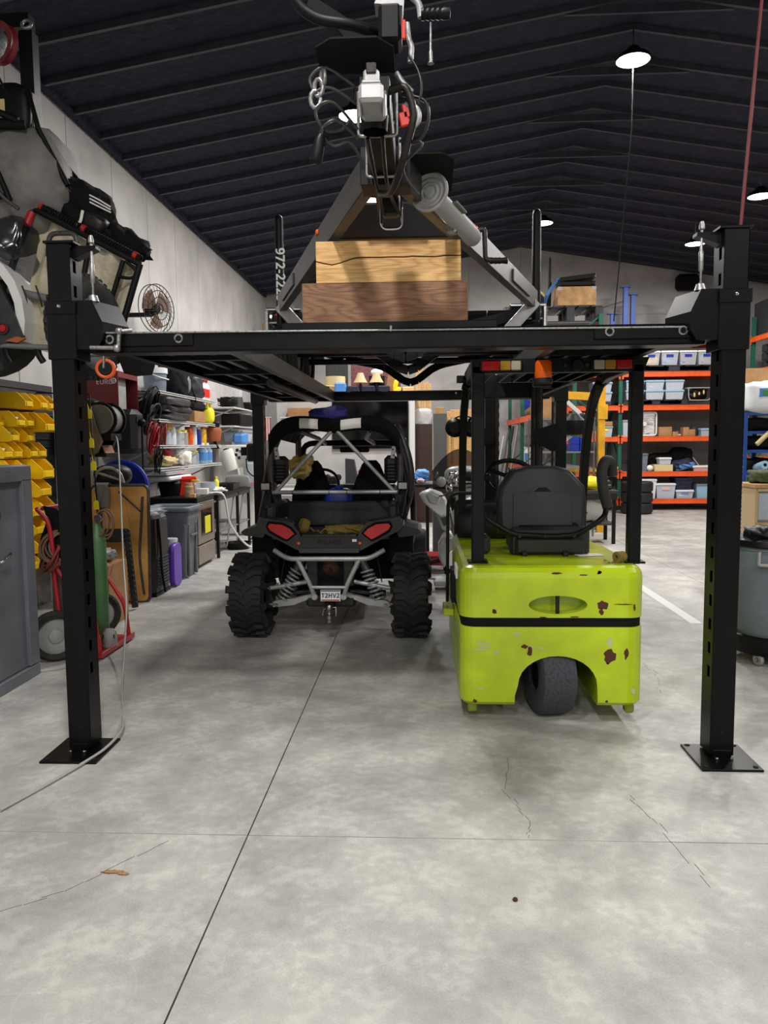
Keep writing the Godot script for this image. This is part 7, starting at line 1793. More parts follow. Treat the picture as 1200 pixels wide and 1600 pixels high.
	# on top of that rack
	pallet("big dark plastic pallet on top of the rack behind the mast", v(2.60, 3.625, -14.2), v(1.12, 0.28, 0.9), "charcoal")
	var wbx := carton("pale wooden crate on the dark pallet high behind the trailer", v(2.70, 3.91, -14.0), v(0.66, 0.32, 0.5), "ply", 0.0, "", false)
	for s in [-0.29, 0.29]: bx(wbx, "corner_bracket", "galv", s, 0.29, 0.252, 0.08, 0.06, 0.004)
	for i in 2: one("black_tray", ["lower black tray stacked on the wooden crate", "upper tilted black tray stacked on the wooden crate"][i], "tray", v(2.72, 4.245 + 0.10 * i, -14.0), MB.new().box(0, 0.045, 0, 0.62, 0.075, 0.45, 0.01, bs(0, 0, 6 * i)).box(0.26, 0.045, 0.23, 0.05, 0.05, 0.02, 0.004, bs(0, 0, 6 * i)), "black")
	var bx2 := carton("blue and navy box on the rack top left of the wooden crate", v(1.98, 3.905, -14.1), v(0.36, 0.24, 0.4), "navy", 0.0, "", false)
	tb(bx2, "pale_pipe", "cream", [v(0.02, 0.24, 0), v(0.02, 0.62, 0)], 0.022, 8)
	tb(bx2, "yellow_pipe", "cream", crv([v(0.18, 0.2, 0.2), v(0.1, 0.26, 0.2), v(-0.16, 0.25, 0.2)]), 0.02, 6)
	one("ski_pole", "black pole standing left of the wooden crate", "pole", v(2.27, 3.905, -14.1), MB.new().tube([v(0, 0, 0), v(0.02, 0.45, 0), v(0.02, 0.9, 0)], [0.04, 0.03, 0.02], 8), "black")
	one("blue_ski", "blue and white bent ski leaning by the wooden crate", "ski", v(2.18, 3.905, -14.0), MB.new().sheet(func(u, w): return v(0.06 * (u - 0.5) + 0.26 * w * w, 0.52 * w, 0.02 * u), 2, 8, 0.02), "light blue")
	# yellow frame in front of the racks
	var yf := T("gantry", "yellow steel gantry frame left of the green upright", "frame", v(2.70, 0, -13.3))
	bx(yf, "post", "rack yellow", 0.35, 1.35, 0, 0.11, 2.7, 0.09)
	bx(yf, "post", "rack yellow", -0.68, 1.22, -0.1, 0.09, 2.44, 0.09)
	ob(yf, "top_beam", MB.new().bar(v(0.40, 2.30, 0), v(-0.72, 2.37, -0.1), 0.09, 0.13), "rack yellow")
	ob(yf, "tie_bar", MB.new().bar(v(0.35, 1.12, 0.02), v(0.62, 1.10, 0.1), 0.04, 0.04), "rack yellow")
	ob(yf, "tie_bar", MB.new().bar(v(0.3, 1.06, 0), v(-0.72, 1.06, -0.1), 0.05, 0.05), "rack yellow")
	bx(yf, "bracket", "rack yellow", 0.36, 2.05, 0.05, 0.16, 0.25, 0.03)
	# chrome shelf of cans
	var cs := T("steel_shelf", "grey steel shelf unit of cans seen through the forklift guard", "shelf", v(2.35, 0, -12.9))
	for x in [-0.55, 0.45]:
		for z in [-0.2, 0.2]: tb(cs, "post", "steel", [v(x, 0, z), v(x, 1.95, z)], 0.016, 8)
	for y in [0.75, 1.38, 1.92]: bx(cs, "shelf_board", "mid grey", -0.05, y, 0, 1.02, 0.03, 0.44)
	for i in 2: for j in 2: one("blue_can_box", "blue printed box on the steel shelf, %s row, %s" % [["lower", "upper"][j], ["left", "right"][i]], "box", v(2.50 + 0.16 * i, 1.397 + 0.115 * j, -12.85), MB.new().box(0, 0.055, 0, 0.15, 0.11, 0.2, 0.005), "blue", "blue boxes on the steel shelf")
	one("blue_can", "round blue tin lying left of the blue boxes", "tin", v(2.30, 1.397, -12.8), MB.new().lathe(cyl(0.08, 0.13, 0.01), 18, tf(v(0, 0.075, -0.05), 90)), "blue")
	carton("tan carton on top of the steel shelf unit", v(2.05, 1.937, -12.9), v(0.42, 0.3, 0.36))
	one("yellow_drill", "yellow power tool on the low steel shelf", "tool", v(2.30, 0.767, -12.85), MB.new().box(0, 0.12, 0, 0.12, 0.2, 0.1, 0.02).box(0.06, 0.16, 0, 0.2, 0.09, 0.09, 0.02).box(-0.02, 0.03, 0, 0.16, 0.06, 0.1, 0.01), "yellow")
	# lamp on a stand
	var ls := T("work_light", "black work lamp on white folding arms behind the mast", "lamp", v(1.68, 0, -10.0))
	tb(ls, "pole", "black paint", [v(0, 0, 0), v(0, 2.2, 0)], 0.02, 8)
	for a in 3: tb(ls, "leg", "black paint", [v(0, 0.4, 0), v(cos(a * 2.1) * 0.35, 0.02, sin(a * 2.1) * 0.35)], 0.014, 6)
	ob(ls, "arm", MB.new().bar(v(0.02, 2.2, 0), v(0.36, 1.89, 0), 0.035, 0.05), "white")
	ob(ls, "arm", MB.new().bar(v(0.0, 1.45, 0), v(0.27, 1.66, 0), 0.03, 0.045), "white")
	lt(ls, "lamp_head", "black", [p2(0, 0), p2(0.12, 0.02), p2(0.15, 0.1), p2(0.14, 0.2), p2(0.06, 0.28), p2(0, 0.28)], v(0.27, 1.62, 0.02))
	ob(ls, "knuckle", MB.new().blob(v(0.37, 1.87, 0), v(0.05, 0.05, 0.04), 0.8), "iron")
	# bench right of the forklift seat
	var wb2 := T("workbench", "dark steel workbench with clutter behind the forklift seat", "workbench", v(2.40, 0, -12.0))
	bx(wb2, "top", "charcoal", 0, 0.79, 0, 1.1, 0.05, 0.6)
	bx(wb2, "apron", "iron", 0, 0.72, 0.28, 1.08, 0.09, 0.03)
	for x in [-0.5, 0.05, 0.5]: bx(wb2, "leg", "black paint", x, 0.38, 0.26, 0.05, 0.77, 0.05)
	for x in [-0.5, 0.5]: bx(wb2, "leg", "black paint", x, 0.38, -0.26, 0.05, 0.77, 0.05)
	bx(wb2, "undershelf", "charcoal", 0, 0.30, 0, 1.05, 0.03, 0.55)
	one("yellow_vest", "yellow cloth heap on the dark workbench", "cloth", v(2.62, 0.816, -12.0), MB.new().blob(v(0, 0.09, 0), v(0.16, 0.10, 0.15), 0.7, 0.5, 4, 2.2), "hi yellow")
	one("hi_vis_bag", "lime yellow bag left on the workbench end", "bag", v(2.10, 0.816, -12.0), MB.new().blob(v(0, 0.1, 0), v(0.13, 0.09, 0.12), 0.7, 0.5, 9, 2.0), "strap")
	one("red_rag", "red and white rag heap on the workbench", "rag", v(2.40, 0.816, -11.9), MB.new().blob(v(0, 0.06, 0), v(0.1, 0.065, 0.1), 0.7, 0.5, 5, 2.2), "skin pink")
	carton("small white box on the workbench edge", v(2.42, 0.816, -11.78), v(0.12, 0.09, 0.08), "paper", 0.0, "", false)
	one("white_sheet", "white sheet hanging bunched under the workbench", "cloth", v(2.62, 0.316, -12.05), MB.new().blob(v(0, 0.2, 0), v(0.25, 0.2, 0.15), 0.6, 0.4, 3, 2.0), "paper")
	one("tool_block", "black and white tool parts on the right end of the bench", "tool", v(2.83, 0.816, -12.0), MB.new().box(0, 0.04, 0, 0.16, 0.08, 0.2, 0.02).box(0.02, 0.11, 0, 0.1, 0.07, 0.1, 0.02), "charcoal")
	var bk := T("basket", "tan basket with a wire handle on the bench's low shelf", "basket", v(2.42, 0.316, -11.9))
	lt(bk, "body", "beige", cup(0.09, 0.12, 0.14), v(0, 0, 0))
	tb(bk, "handle", "iron", crv([v(-0.12, 0.13, 0), v(-0.02, 0.33, 0), v(0.12, 0.13, 0)]), 0.006, 6)
	one("brown_boot", "brown leather boot on the bench's low shelf", "boot", v(2.25, 0.316, -12.0), MB.new().blob(v(0, 0.06, 0), v(0.14, 0.06, 0.06), 0.6).blob(v(-0.07, 0.14, 0), v(0.06, 0.1, 0.055), 0.7), "copper")
	# white enclosure with the screen
	var Y := 2.44
	var rm := MB.new()
	rm.box(-1.44, Y / 2, -14.66, 2.62, Y, 0.12, 0.0)
	rm.box(-0.19, Y / 2, -16.6, 0.12, Y, 3.9, 0.0)
	rm.box(-2.69, Y / 2, -16.6, 0.12, Y, 3.9, 0.0)
	rm.box(-1.44, Y + 0.03, -16.6, 2.66, 0.08, 4.05, 0.002)
	structure(ob(self, "wall_inner", rm, "wall"))
	structure(ob(self, "trim_corner", MB.new().box(-0.18, Y / 2, -14.595, 0.10, Y, 0.02, 0.003), "white"))
	var tv := T("television", "large black television on the white inner wall", "television", v(-0.97, 1.46, -14.55))
	bx(tv, "case", "black", 0, 0.44, 0.0, 1.44, 0.89, 0.05, 0.006)
	bx(tv, "screen", "screen", 0, 0.445, 0.027, 1.41, 0.86, 0.004, 0.0)
	var bs2 := T("wire_shelf", "small white shelf left of the television", "shelf", v(-2.25, 2.05, -14.48))
	bx(bs2, "board", "white", 0, 0, 0, 0.8, 0.02, 0.22)
	carton("tan carton with orange print left of the television", v(-2.28, 2.062, -14.48), v(0.46, 0.16, 0.2))
	var rt := Y + 0.072
	one("plum_canvas", "tall plum-coloured board leaning on the loft", "board", v(-0.90, rt, -15.3), MB.new().box(0, 0.36, 0, 0.98, 0.72, 0.03, 0.004), "plywood red")
	one("picture", "dark grey picture panel at the loft's left end", "panel", v(-1.66, rt, -15.2), MB.new().box(0, 0.30, 0, 0.44, 0.60, 0.03).box(0, 0.30, 0.02, 0.36, 0.52, 0.01), "charcoal")
	one("drum_shade", "cream drum lamp shade in front of the dark panel", "lamp shade", v(-1.67, rt + 0.16, -14.95), MB.new().lathe([p2(0.18, 0), p2(0.2, 0), p2(0.2, 0.17), p2(0.18, 0.17)], 22, Transform3D.IDENTITY, true).box(0, -0.08, 0, 0.2, 0.16, 0.2, 0.02), "cream")
	one("blue_tote_bag", "bright blue box bag on the loft edge", "bag", v(-1.54, rt, -14.72), MB.new().box(0, 0.10, 0, 0.22, 0.2, 0.16, 0.03), "light blue")
	for i in 3: one("navy_case", "navy case on the loft in front of the lamps, %s" % ["left one", "middle one", "right one"][i], "case", v(-1.31 + 0.30 * i, rt, -14.72), MB.new().box(0, 0.065, 0, 0.22 + 0.03 * (i % 2), 0.13, 0.16, 0.02), "navy")
	for i in 2:
		var tl := T("table_lamp", ["left table lamp with flared cream shade on the loft", "right table lamp with flared cream shade on the loft"][i], "lamp", v(-1.18 + 0.31 * i, rt, -14.98), "twin table lamps on the loft")
		lt(tl, "base", "black", [p2(0, 0), p2(0.08, 0), p2(0.07, 0.02), p2(0.02, 0.05), p2(0.04, 0.12), p2(0.015, 0.2), p2(0, 0.2)], v(0, 0, 0))
		lt(tl, "shade", "beige", [p2(0.14, 0.19), p2(0.09, 0.28), p2(0.055, 0.38), p2(0.05, 0.38), p2(0.085, 0.28), p2(0.135, 0.19)], v(0, 0.02, 0), 0, 0, 22)
	one("white_globe", "small white globe on the dark box behind the lamps", "globe", v(-0.87, rt + 0.36, -15.15), MB.new().blob(v(0, 0.06, 0), v(0.12, 0.07, 0.08), 0.9), "paper")
	one("black_box", "black box behind the right table lamp", "box", v(-0.87, rt, -15.15), MB.new().box(0, 0.18, 0, 0.3, 0.36, 0.12, 0.005), "black")
	var tc := T("cardboard_box", "tall narrow cardboard box leaning on the loft's middle", "box", v(-0.60, rt, -14.85))
	ob(tc, "body", MB.new().box(0.02, 0.27, 0, 0.14, 0.54, 0.10, 0.003, bs(0, 0, -8)), "card")
	txt(tc, "SN", 0.07, v(0.06, 0.42, 0.052), "paper", bs(0, 0, 82))
	one("yellow_hat", "yellow folded hat on the loft beside the narrow box", "hat", v(-0.49, rt, -14.72), MB.new().blob(v(0, 0.14, 0), v(0.045, 0.11, 0.05), 0.8, 0.3, 3, 2.0, bs(0, 0, -15)).blob(v(0.03, 0.06, 0), v(0.08, 0.05, 0.06), 0.8), "yellow")
	one("navy_hat", "navy cap beneath the yellow hat", "cap", v(-0.42, rt, -14.80), MB.new().blob(v(0, 0.04, 0), v(0.1, 0.05, 0.07), 0.8, 0.3), "navy")
	one("curtain_rods", "grey rods standing at the loft's right end", "rod", v(-0.27, rt, -15.0), MB.new().tube([v(-0.04, 0, 0), v(-0.06, 0.55, 0)], 0.018, 6).tube([v(0.02, 0, 0), v(-0.03, 0.6, 0)], 0.014, 6).tube([v(0.04, 0, 0), v(0.04, 0.5, 0)], 0.012, 6), "light grey")
	one("wood_rack", "small pale wooden stand at the loft's right edge", "stand", v(-0.25, rt, -14.74), MB.new().box(0, 0.05, 0, 0.22, 0.1, 0.12, 0.01).box(-0.08, 0.02, 0.07, 0.03, 0.04, 0.03).box(0.08, 0.02, 0.07, 0.03, 0.04, 0.03), "pine")
	# bench under the screen
	var sb := T("workbench", "long white workbench below the television", "workbench", v(-1.5, 0, -14.05))
	bx(sb, "top", "light grey", 0, 0.80, 0, 2.2, 0.04, 0.7)
	bx(sb, "front_apron", "white", 0, 0.70, 0.33, 2.2, 0.14, 0.03)
	for x in [-1.05, 1.05]: bx(sb, "leg", "white", x, 0.39, 0.28, 0.06, 0.78, 0.06)
	one("black_tower", "tall black speaker on the white workbench", "speaker", v(-1.30, 0.822, -14.1), MB.new().prism([p2(-0.1, 0), p2(0.14, 0), p2(0.06, 0.44), p2(-0.1, 0.46)], -0.1, 0.1), "charcoal")
	one("black_grinder", "black bench grinder on the white workbench", "grinder", v(-1.62, 0.822, -14.0), MB.new().box(0, 0.07, 0, 0.2, 0.14, 0.14, 0.02).blob(v(-0.1, 0.12, 0), v(0.05, 0.06, 0.05), 0.9).blob(v(0.1, 0.12, 0), v(0.05, 0.06, 0.05), 0.9), "black")
	one("white_parts", "white plastic parts heaped on the workbench's left", "parts", v(-2.0, 0.822, -13.95), MB.new().blob(v(0, 0.05, 0), v(0.2, 0.06, 0.15), 0.8, 0.6, 4, 2.5).blob(v(-0.1, 0.12, 0), v(0.08, 0.08, 0.08), 0.8, 0.4), "paper")
	one("crimson_toy", "crimson and white toy on the white workbench", "toy", v(-1.1, 0.822, -13.95), MB.new().blob(v(0, 0.09, 0), v(0.08, 0.09, 0.07), 0.8, 0.3, 6, 2.0).blob(v(0.0, 0.22, 0), v(0.06, 0.05, 0.05), 0.9), "magenta")
	carton("orange printed carton in front of the white workbench", v(-1.55, 0.40, -13.5), v(0.5, 0.28, 0.3), "orange", 0.0, "", false)
	carton("rust orange carton right of the printed one", v(-1.12, 0.40, -13.5), v(0.36, 0.30, 0.3), "copper", 0.0, "", false)
	var cr := T("low_table", "plain low table carrying the two orange cartons", "table", v(-1.35, 0, -13.5))
	bx(cr, "top", "mid grey", 0, 0.385, 0, 1.1, 0.03, 0.4)
	for x in [-0.5, 0.5]: bx(cr, "leg", "iron", x, 0.185, 0, 0.05, 0.37, 0.3)
	# standing sheet goods
	for i in 6: one("timber_board", "pale timber board standing beside the inner wall, %s from the left" % ["first", "second", "third", "fourth", "fifth", "sixth"][i], "board", v(-0.09 + 0.052 * i, 0, -15.25 + 0.02 * (i % 2)), MB.new().box(0, [3.15, 3.1, 3.12, 2.72, 2.74, 2.70][i] / 2, 0, 0.044, [3.15, 3.1, 3.12, 2.72, 2.74, 2.70][i], 0.09, 0.003), "timber", "pale timber boards beside the inner wall")
	one("walnut_board", "dark brown wood panel standing by the inner wall", "panel", v(0.04, 0, -15.0), MB.new().box(0, 0.96, 0, 0.33, 1.92, 0.04, 0.004), "walnut")
	one("bag_bundle", "clear bag of cloth perched on the brown panel", "bag", v(0.04, 1.925, -15.05), MB.new().blob(v(0, 0.14, 0), v(0.17, 0.15, 0.1), 0.5, 0.3, 7, 2.0), "bag clear")
	one("granite_slab", "grey speckled slab standing right of the brown panel", "slab", v(0.355, 0, -15.0), MB.new().box(0, 1.06, 0, 0.26, 2.12, 0.04, 0.004), "granite")
	one("wood_block", "pale wood block end showing above the grey slab", "board", v(0.35, 0, -15.1), MB.new().box(0, 1.12, 0, 0.18, 2.24, 0.06, 0.004), "ply")
	one("timber_plank", "narrow pine plank right of the grey slab", "board", v(0.53, 0, -15.15), MB.new().box(0, 1.08, 0, 0.07, 2.16, 0.05, 0.004), "timber")
	var pp := T("pallet", "pine pallet standing on edge behind the forklift's left post", "pallet", v(0.85, 0, -15.3))
	for i in 3: bx(pp, "board", "timber", -0.20 + 0.24 * i, 1.1, 0, 0.19, 2.2, 0.03)
	for i in 3: bx(pp, "cross_rail", "timber", 0.04, 0.35 + 0.7 * i, 0.03, 0.75, 0.12, 0.04)
	# desk, jack, creeper, clothes
	var dk := T("desk", "grey metal desk with a drawer block behind the buggy", "desk", v(0.12, 0, -10.4))
	bx(dk, "top", "charcoal", 0, 1.0, 0, 0.85, 0.04, 0.9)
	bx(dk, "drawer_block", "mid grey", 0.20, 0.48, -0.1, 0.35, 0.95, 0.6, 0.01)
	for q in [[-0.38, 0.42], [-0.05, 0.42], [0.38, 0.42], [-0.38, -0.4]]: bx(dk, "leg", "iron", q[0], 0.49, q[1], 0.045, 0.98, 0.045)
	one("denim_shirt", "light blue shirt bundled on the desk behind the buggy", "shirt", v(-0.12, 1.022, -10.25), MB.new().blob(v(0, 0.05, 0), v(0.17, 0.06, 0.14), 0.8, 0.5, 5, 2.0).blob(v(0.12, 0.11, 0), v(0.1, 0.07, 0.1), 0.8, 0.4, 8, 2.0), "light blue")
	one("pink_cloth", "small pink cloth in front of the light blue shirt", "cloth", v(-0.02, 1.022, -10.05), MB.new().blob(v(0, 0.03, 0), v(0.05, 0.035, 0.04), 0.8, 0.4, 3), "skin pink")
	one("denim_jeans", "dark blue jeans hanging over the desk's side", "jeans", v(-0.26, 0.50, -9.93), MB.new().sheet(func(u, w): return v(0.15 * (u - 0.5) + 0.01 * sin(w * 6.0), 0.50 - 0.42 * w, 0.02 * sin(u * 8.0)), 6, 8, 0.02), "blue")
	var rj := T("trolley_jack", "red floor jack with black castor beside the motorcycle", "jack", v(0.10, 0, -9.35))
	bx(rj, "body", "red", 0.05, 0.16, 0, 0.3, 0.10, 0.3, 0.02)
	bx(rj, "tray", "red", -0.02, 0.10, 0.12, 0.42, 0.025, 0.2, 0.006)
	ob(rj, "arm", MB.new().bar(v(-0.12, 0.09, 0.22), v(0.1, 0.16, 0.2), 0.05, 0.04), "iron")
	for x in [-0.15, 0.2]: lt(rj, "castor", "black", cyl(0.05, 0.03, 0.006), v(x, 0.05, 0.2), 90)
	var cp := T("low_dolly", "low grey dolly with castor near the buggy's right tyre", "dolly", v(0.20, 0, -8.1))
	bx(cp, "deck", "light grey", 0.05, 0.085, 0, 0.26, 0.05, 0.34, 0.01)
	bx(cp, "frame", "light grey", -0.14, 0.12, 0.02, 0.16, 0.02, 0.06)
	for q in [[-0.15, 0.05], [0.12, 0.1], [0.12, -0.12]]: lt(cp, "castor", "mid grey", cyl(0.05, 0.035, 0.008), v(q[0], 0.052, q[1]), 90)
	motorbike()

func motorbike():
	var t := T("motorcycle", "white and silver faired motorcycle behind the forklift's left post", "motorcycle", v(0.42, 0, -8.75))
	for q in [[0.0, 0.06], [0.30, -1.05]]:
		var x := Transform3D(bs(0, 60, 0) * bs(90, 0, 0), v(q[0] + 0.05, 0.30, q[1]))
		ob(t, "tyre", MB.new().lathe([p2(0.2, -0.05), p2(0.26, -0.07), p2(0.295, -0.04), p2(0.30, 0), p2(0.295, 0.04), p2(0.26, 0.07), p2(0.2, 0.05)], 28, x, true), "rubber")
		ob(t, "wheel_rim", MB.new().lathe([p2(0, 0.04), p2(0.05, 0.05), p2(0.19, 0.02), p2(0.21, 0.05), p2(0.21, -0.05), p2(0.05, -0.05), p2(0, -0.04)], 22, x), "silver paint")
	ob(t, "front_fender", puff([p2(-0.11, 0.60), p2(-0.19, 0.55), p2(-0.245, 0.44), p2(-0.235, 0.28), p2(-0.18, 0.18), p2(-0.14, 0.24), p2(-0.16, 0.36), p2(-0.12, 0.46), p2(-0.06, 0.50)], 0.16, 0.40), "silver paint")
	ob(t, "lower_cowl", puff([p2(-0.20, 0.30), p2(-0.10, 0.38), p2(-0.02, 0.36), p2(0.04, 0.20), p2(0.0, 0.12), p2(-0.12, 0.16)], 0.0, 0.36), "white")
	ob(t, "fork_cover", puff([p2(-0.29, 0.82), p2(-0.12, 0.80), p2(-0.10, 0.62), p2(-0.14, 0.54), p2(-0.20, 0.60)], 0.1, 0.3), "silver paint")
	ob(t, "lens_recess", puff([p2(-0.22, 0.74), p2(-0.14, 0.74), p2(-0.13, 0.66), p2(-0.18, 0.64)], 0.28, 0.32), "frame grey")
	ob(t, "side_fairing", puff([p2(-0.10, 0.80), p2(0.0, 0.90), p2(0.12, 0.95), p2(0.16, 0.55), p2(0.04, 0.48), p2(-0.04, 0.55)], -0.2, 0.2), "white")
	ob(t, "front_fairing", puff([p2(-0.45, 0.985), p2(-0.42, 1.01), p2(-0.33, 1.045), p2(-0.20, 1.0), p2(-0.15, 0.93), p2(-0.11, 0.78), p2(-0.20, 0.72), p2(-0.30, 0.80), p2(-0.40, 0.90)], 0.05, 0.34), "white")
	ob(t, "fairing_panel", puff([p2(-0.37, 0.98), p2(-0.33, 1.01), p2(-0.22, 0.96), p2(-0.24, 0.88), p2(-0.33, 0.90)], 0.32, 0.355), "white plastic")
	ob(t, "air_duct", puff([p2(-0.13, 0.96), p2(-0.06, 0.96), p2(-0.05, 0.84), p2(-0.09, 0.80)], 0.2, 0.30), "black")
	ob(t, "inner_fairing", puff([p2(-0.06, 0.98), p2(0.05, 1.02), p2(0.06, 0.75), p2(-0.04, 0.78)], 0.1, 0.26), "silver paint")
	ob(t, "lower_lamp", puff([p2(-0.17, 0.52), p2(-0.08, 0.52), p2(-0.07, 0.40), p2(-0.13, 0.36)], 0.36, 0.42), "light grey")
	ob(t, "dash_shroud", MB.new().blob(v(0.06, 1.17, 0.0), v(0.23, 0.12, 0.12), 0.7), "silver paint")
	ob(t, "dash_recess", MB.new().blob(v(0.07, 1.16, 0.07), v(0.16, 0.08, 0.07), 0.7), "black")
	ob(t, "windscreen", MB.new().sheet(func(u, w): return v(-0.30 + 0.70 * u, 1.08 + 0.40 * sin(PI * (0.12 + 0.8 * u)) * w, 0.05 - 0.22 * w - 0.1 * sin(PI * u)), 14, 8, 0.006), "smoke")
	tb(t, "handlebar", "chrome", crv([v(-0.22, 1.10, 0.32), v(-0.1, 1.13, 0.22), v(0.05, 1.12, 0.16), v(0.2, 1.12, 0.2), v(0.34, 1.06, 0.26)]), 0.014, 8)
	tb(t, "grip", "black", [v(-0.24, 1.09, 0.34), v(-0.15, 1.12, 0.27)], 0.022, 10)
	for q in [v(-0.12, 1.06, 0.25), v(-0.06, 1.12, 0.22), v(-0.1, 1.18, 0.2), v(-0.03, 1.20, 0.17)]: ob(t, "control_cluster", MB.new().blob(q, v(0.035, 0.045, 0.035), 0.6, 0.3, int(q.x * 100), 3), "chrome")
	ob(t, "mirror", MB.new().blob(v(-0.21, 1.13, 0.36), v(0.05, 0.055, 0.015), 0.9), "silver paint")
	tb(t, "brake_lever", "iron", crv([v(-0.10, 1.04, 0.3), v(-0.17, 0.99, 0.36), v(-0.24, 0.97, 0.38)]), 0.008, 6)
	ob(t, "seat", MB.new().blob(v(0.30, 0.86, -0.5), v(0.18, 0.10, 0.42), 0.7), "black")
	ob(t, "tank", MB.new().blob(v(0.18, 0.92, -0.15), v(0.17, 0.15, 0.25), 0.8), "white")
	ob(t, "tail_box", MB.new().blob(v(0.36, 0.78, -1.05), v(0.22, 0.2, 0.3), 0.6), "white")
	ob(t, "engine", MB.new().box(0.12, 0.40, -0.35, 0.32, 0.35, 0.5, 0.05), "iron")
	tb(t, "side_stand", "iron", [v(0.0, 0.3, -0.4), v(-0.15, 0.0, -0.3)], 0.014, 6)

func puff(poly: Array, z0: float, z1: float) -> MB:
	var q := PackedVector2Array(poly)
	if Geometry2D.is_polygon_clockwise(q): q.reverse()
	var a := Array(q)
	var d := (z1 - z0) * 0.2
	return MB.new().loft([ringpoly(a, z0, 0.8), ringpoly(a, z0 + d * 0.5, 0.95), ringpoly(a, z0 + d, 1.0), ringpoly(a, z1 - d, 1.0), ringpoly(a, z1 - d * 0.4, 0.95), ringpoly(a, z1, 0.82)])

func right_side():
	# grey bin on a castored dolly
	var b := T("trash_bin", "round blue-grey trash bin on black wheels right of the lift post", "trash can", v(2.50, 0, -5.50))
	lt(b, "body", "bin blue grey", [p2(0, 0.17), p2(0.255, 0.17), p2(0.295, 0.66), p2(0.31, 0.68), p2(0.315, 0.80), p2(0.325, 0.80), p2(0.325, 0.83), p2(0.295, 0.83), p2(0.24, 0.2), p2(0, 0.2)], v(0, 0, 0), 0, 0, 36)
	var cx := Transform3D(bs(0, -22, 0), Vector3.ZERO)
	ob(b, "handle", MB.new().tube(rnd([cx * v(-0.12, 0.80, 0.33), cx * v(-0.12, 0.71, 0.33), cx * v(0.12, 0.71, 0.33), cx * v(0.12, 0.80, 0.33)], 0.01), 0.012, 8), "light grey")
	ob(b, "handle_recess", MB.new().box(0, 0.745, 0.312, 0.22, 0.075, 0.012, 0.003, Basis.IDENTITY), "bin grey")
	b.get_child(-1).rotation_degrees.y = -22
	lt(b, "dolly", "black", [p2(0, 0.07), p2(0.29, 0.07), p2(0.30, 0.09), p2(0.30, 0.19), p2(0.28, 0.20), p2(0.262, 0.18), p2(0, 0.16)], v(0, 0, 0), 0, 0, 36)
	for a in 5:
		var an := deg_to_rad(62.0 + 72.0 * a)
		var o := Transform3D(bs(0, 40 + 72 * a, 0) * bs(90, 0, 0), v(cos(an) * 0.27, 0.042, sin(an) * 0.27))
		ob(b, "castor", MB.new().lathe([p2(0.018, -0.014), p2(0.038, -0.014), p2(0.042, -0.008), p2(0.042, 0.008), p2(0.038, 0.014), p2(0.018, 0.014)], 16, o, true), "light grey")
		ob(b, "castor_fork", MB.new().bar(v(cos(an) * 0.27, 0.04, sin(an) * 0.27 + 0.016), v(cos(an) * 0.26, 0.09, sin(an) * 0.26 + 0.016), 0.024, 0.006), "galv")
	one("bin_bag", "black liner bag spilling over the blue-grey trash bin", "bag", v(2.50, 0.78, -5.50), MB.new().lathe([p2(0.0, 0.0), p2(0.29, 0.02), p2(0.335, 0.055), p2(0.34, 0.04), p2(0.345, 0.05), p2(0.33, 0.085), p2(0.26, 0.10), p2(0.1, 0.08), p2(0, 0.1)], 30).blob(v(-0.1, 0.10, 0.08), v(0.16, 0.07, 0.12), 0.8, 0.6, 3, 2.5), "black")
	var hl := []
	for i in 22 * 10 + 1:
		var a := TAU * i / 10.0
		var w := i / 220.0
		hl.append(v(cos(a) * 0.020, 1.56 - 0.80 * pow(w, 0.8), sin(a) * 0.020))
	var hp := crv([v(-0.06, 2.42, 0), v(-0.05, 2.0, 0), v(-0.01, 1.7, 0), v(0.02, 1.56, 0)])
	var bh := T("coiled_air_hose", "blue coiled air hose dangling behind the right lift post", "hose", v(2.335, 0, -5.78))
	tb(bh, "coil", "blue", hl, 0.005, 6)
	tb(bh, "straight_end", "blue", hp, 0.005, 6)
	tb(bh, "supply_pipe", "black paint", [v(-0.06, 2.42, 0), v(-0.80, 2.42, 1.98)], 0.012, 8)
	# drawers with a wooden top
	var d := T("drawer_tower", "clear plastic drawer tower with pale wooden top", "drawers", v(3.66, 0, -8.1))
	bx(d, "top_board", "ply", 0, 1.09, 0, 0.66, 0.04, 0.5)
	for i in 3:
		var o := bx(d, "drawer", "frost", 0, 0.20 + 0.34 * i, 0.0, 0.58, 0.30, 0.42, 0.02)
		bx(o, "contents", "light grey", 0.05, 0.18 + 0.34 * i, 0.0, 0.42, 0.2, 0.32, 0.03)
	for x in [-0.30, 0.30]: bx(d, "side_frame", "beige", x, 0.54, 0, 0.03, 1.06, 0.46)
	for i in 4: bx(d, "rail", "beige", 0, 0.03 + 0.34 * i, 0.02, 0.6, 0.03, 0.44)
	one("camo_bag", "green camouflage bag on the wooden-topped drawers", "bag", v(3.55, 1.11, -8.1), MB.new().blob(v(0, 0.065, 0), v(0.17, 0.07, 0.15), 0.7, 0.5, 6, 2.2), "camo")
	one("orange_clamp", "orange power tool beside the camouflage bag", "tool", v(3.72, 1.11, -8.02), MB.new().box(0, 0.12, 0, 0.18, 0.05, 0.06, 0.015).box(0.02, 0.05, 0, 0.06, 0.11, 0.06, 0.015).box(0.0, 0.012, 0, 0.14, 0.024, 0.07, 0.008), "orange")
	var ch := T("office_chair", "black office chair with pale cushion behind the trash bin", "chair", v(3.28, 0, -7.25))
	ob(ch, "seat", MB.new().blob(v(0, 0.52, 0), v(0.25, 0.05, 0.24), 0.5), "black")
	ob(ch, "cushion", MB.new().blob(v(0.08, 0.485, 0.1), v(0.2, 0.035, 0.18), 0.6), "skin pink")
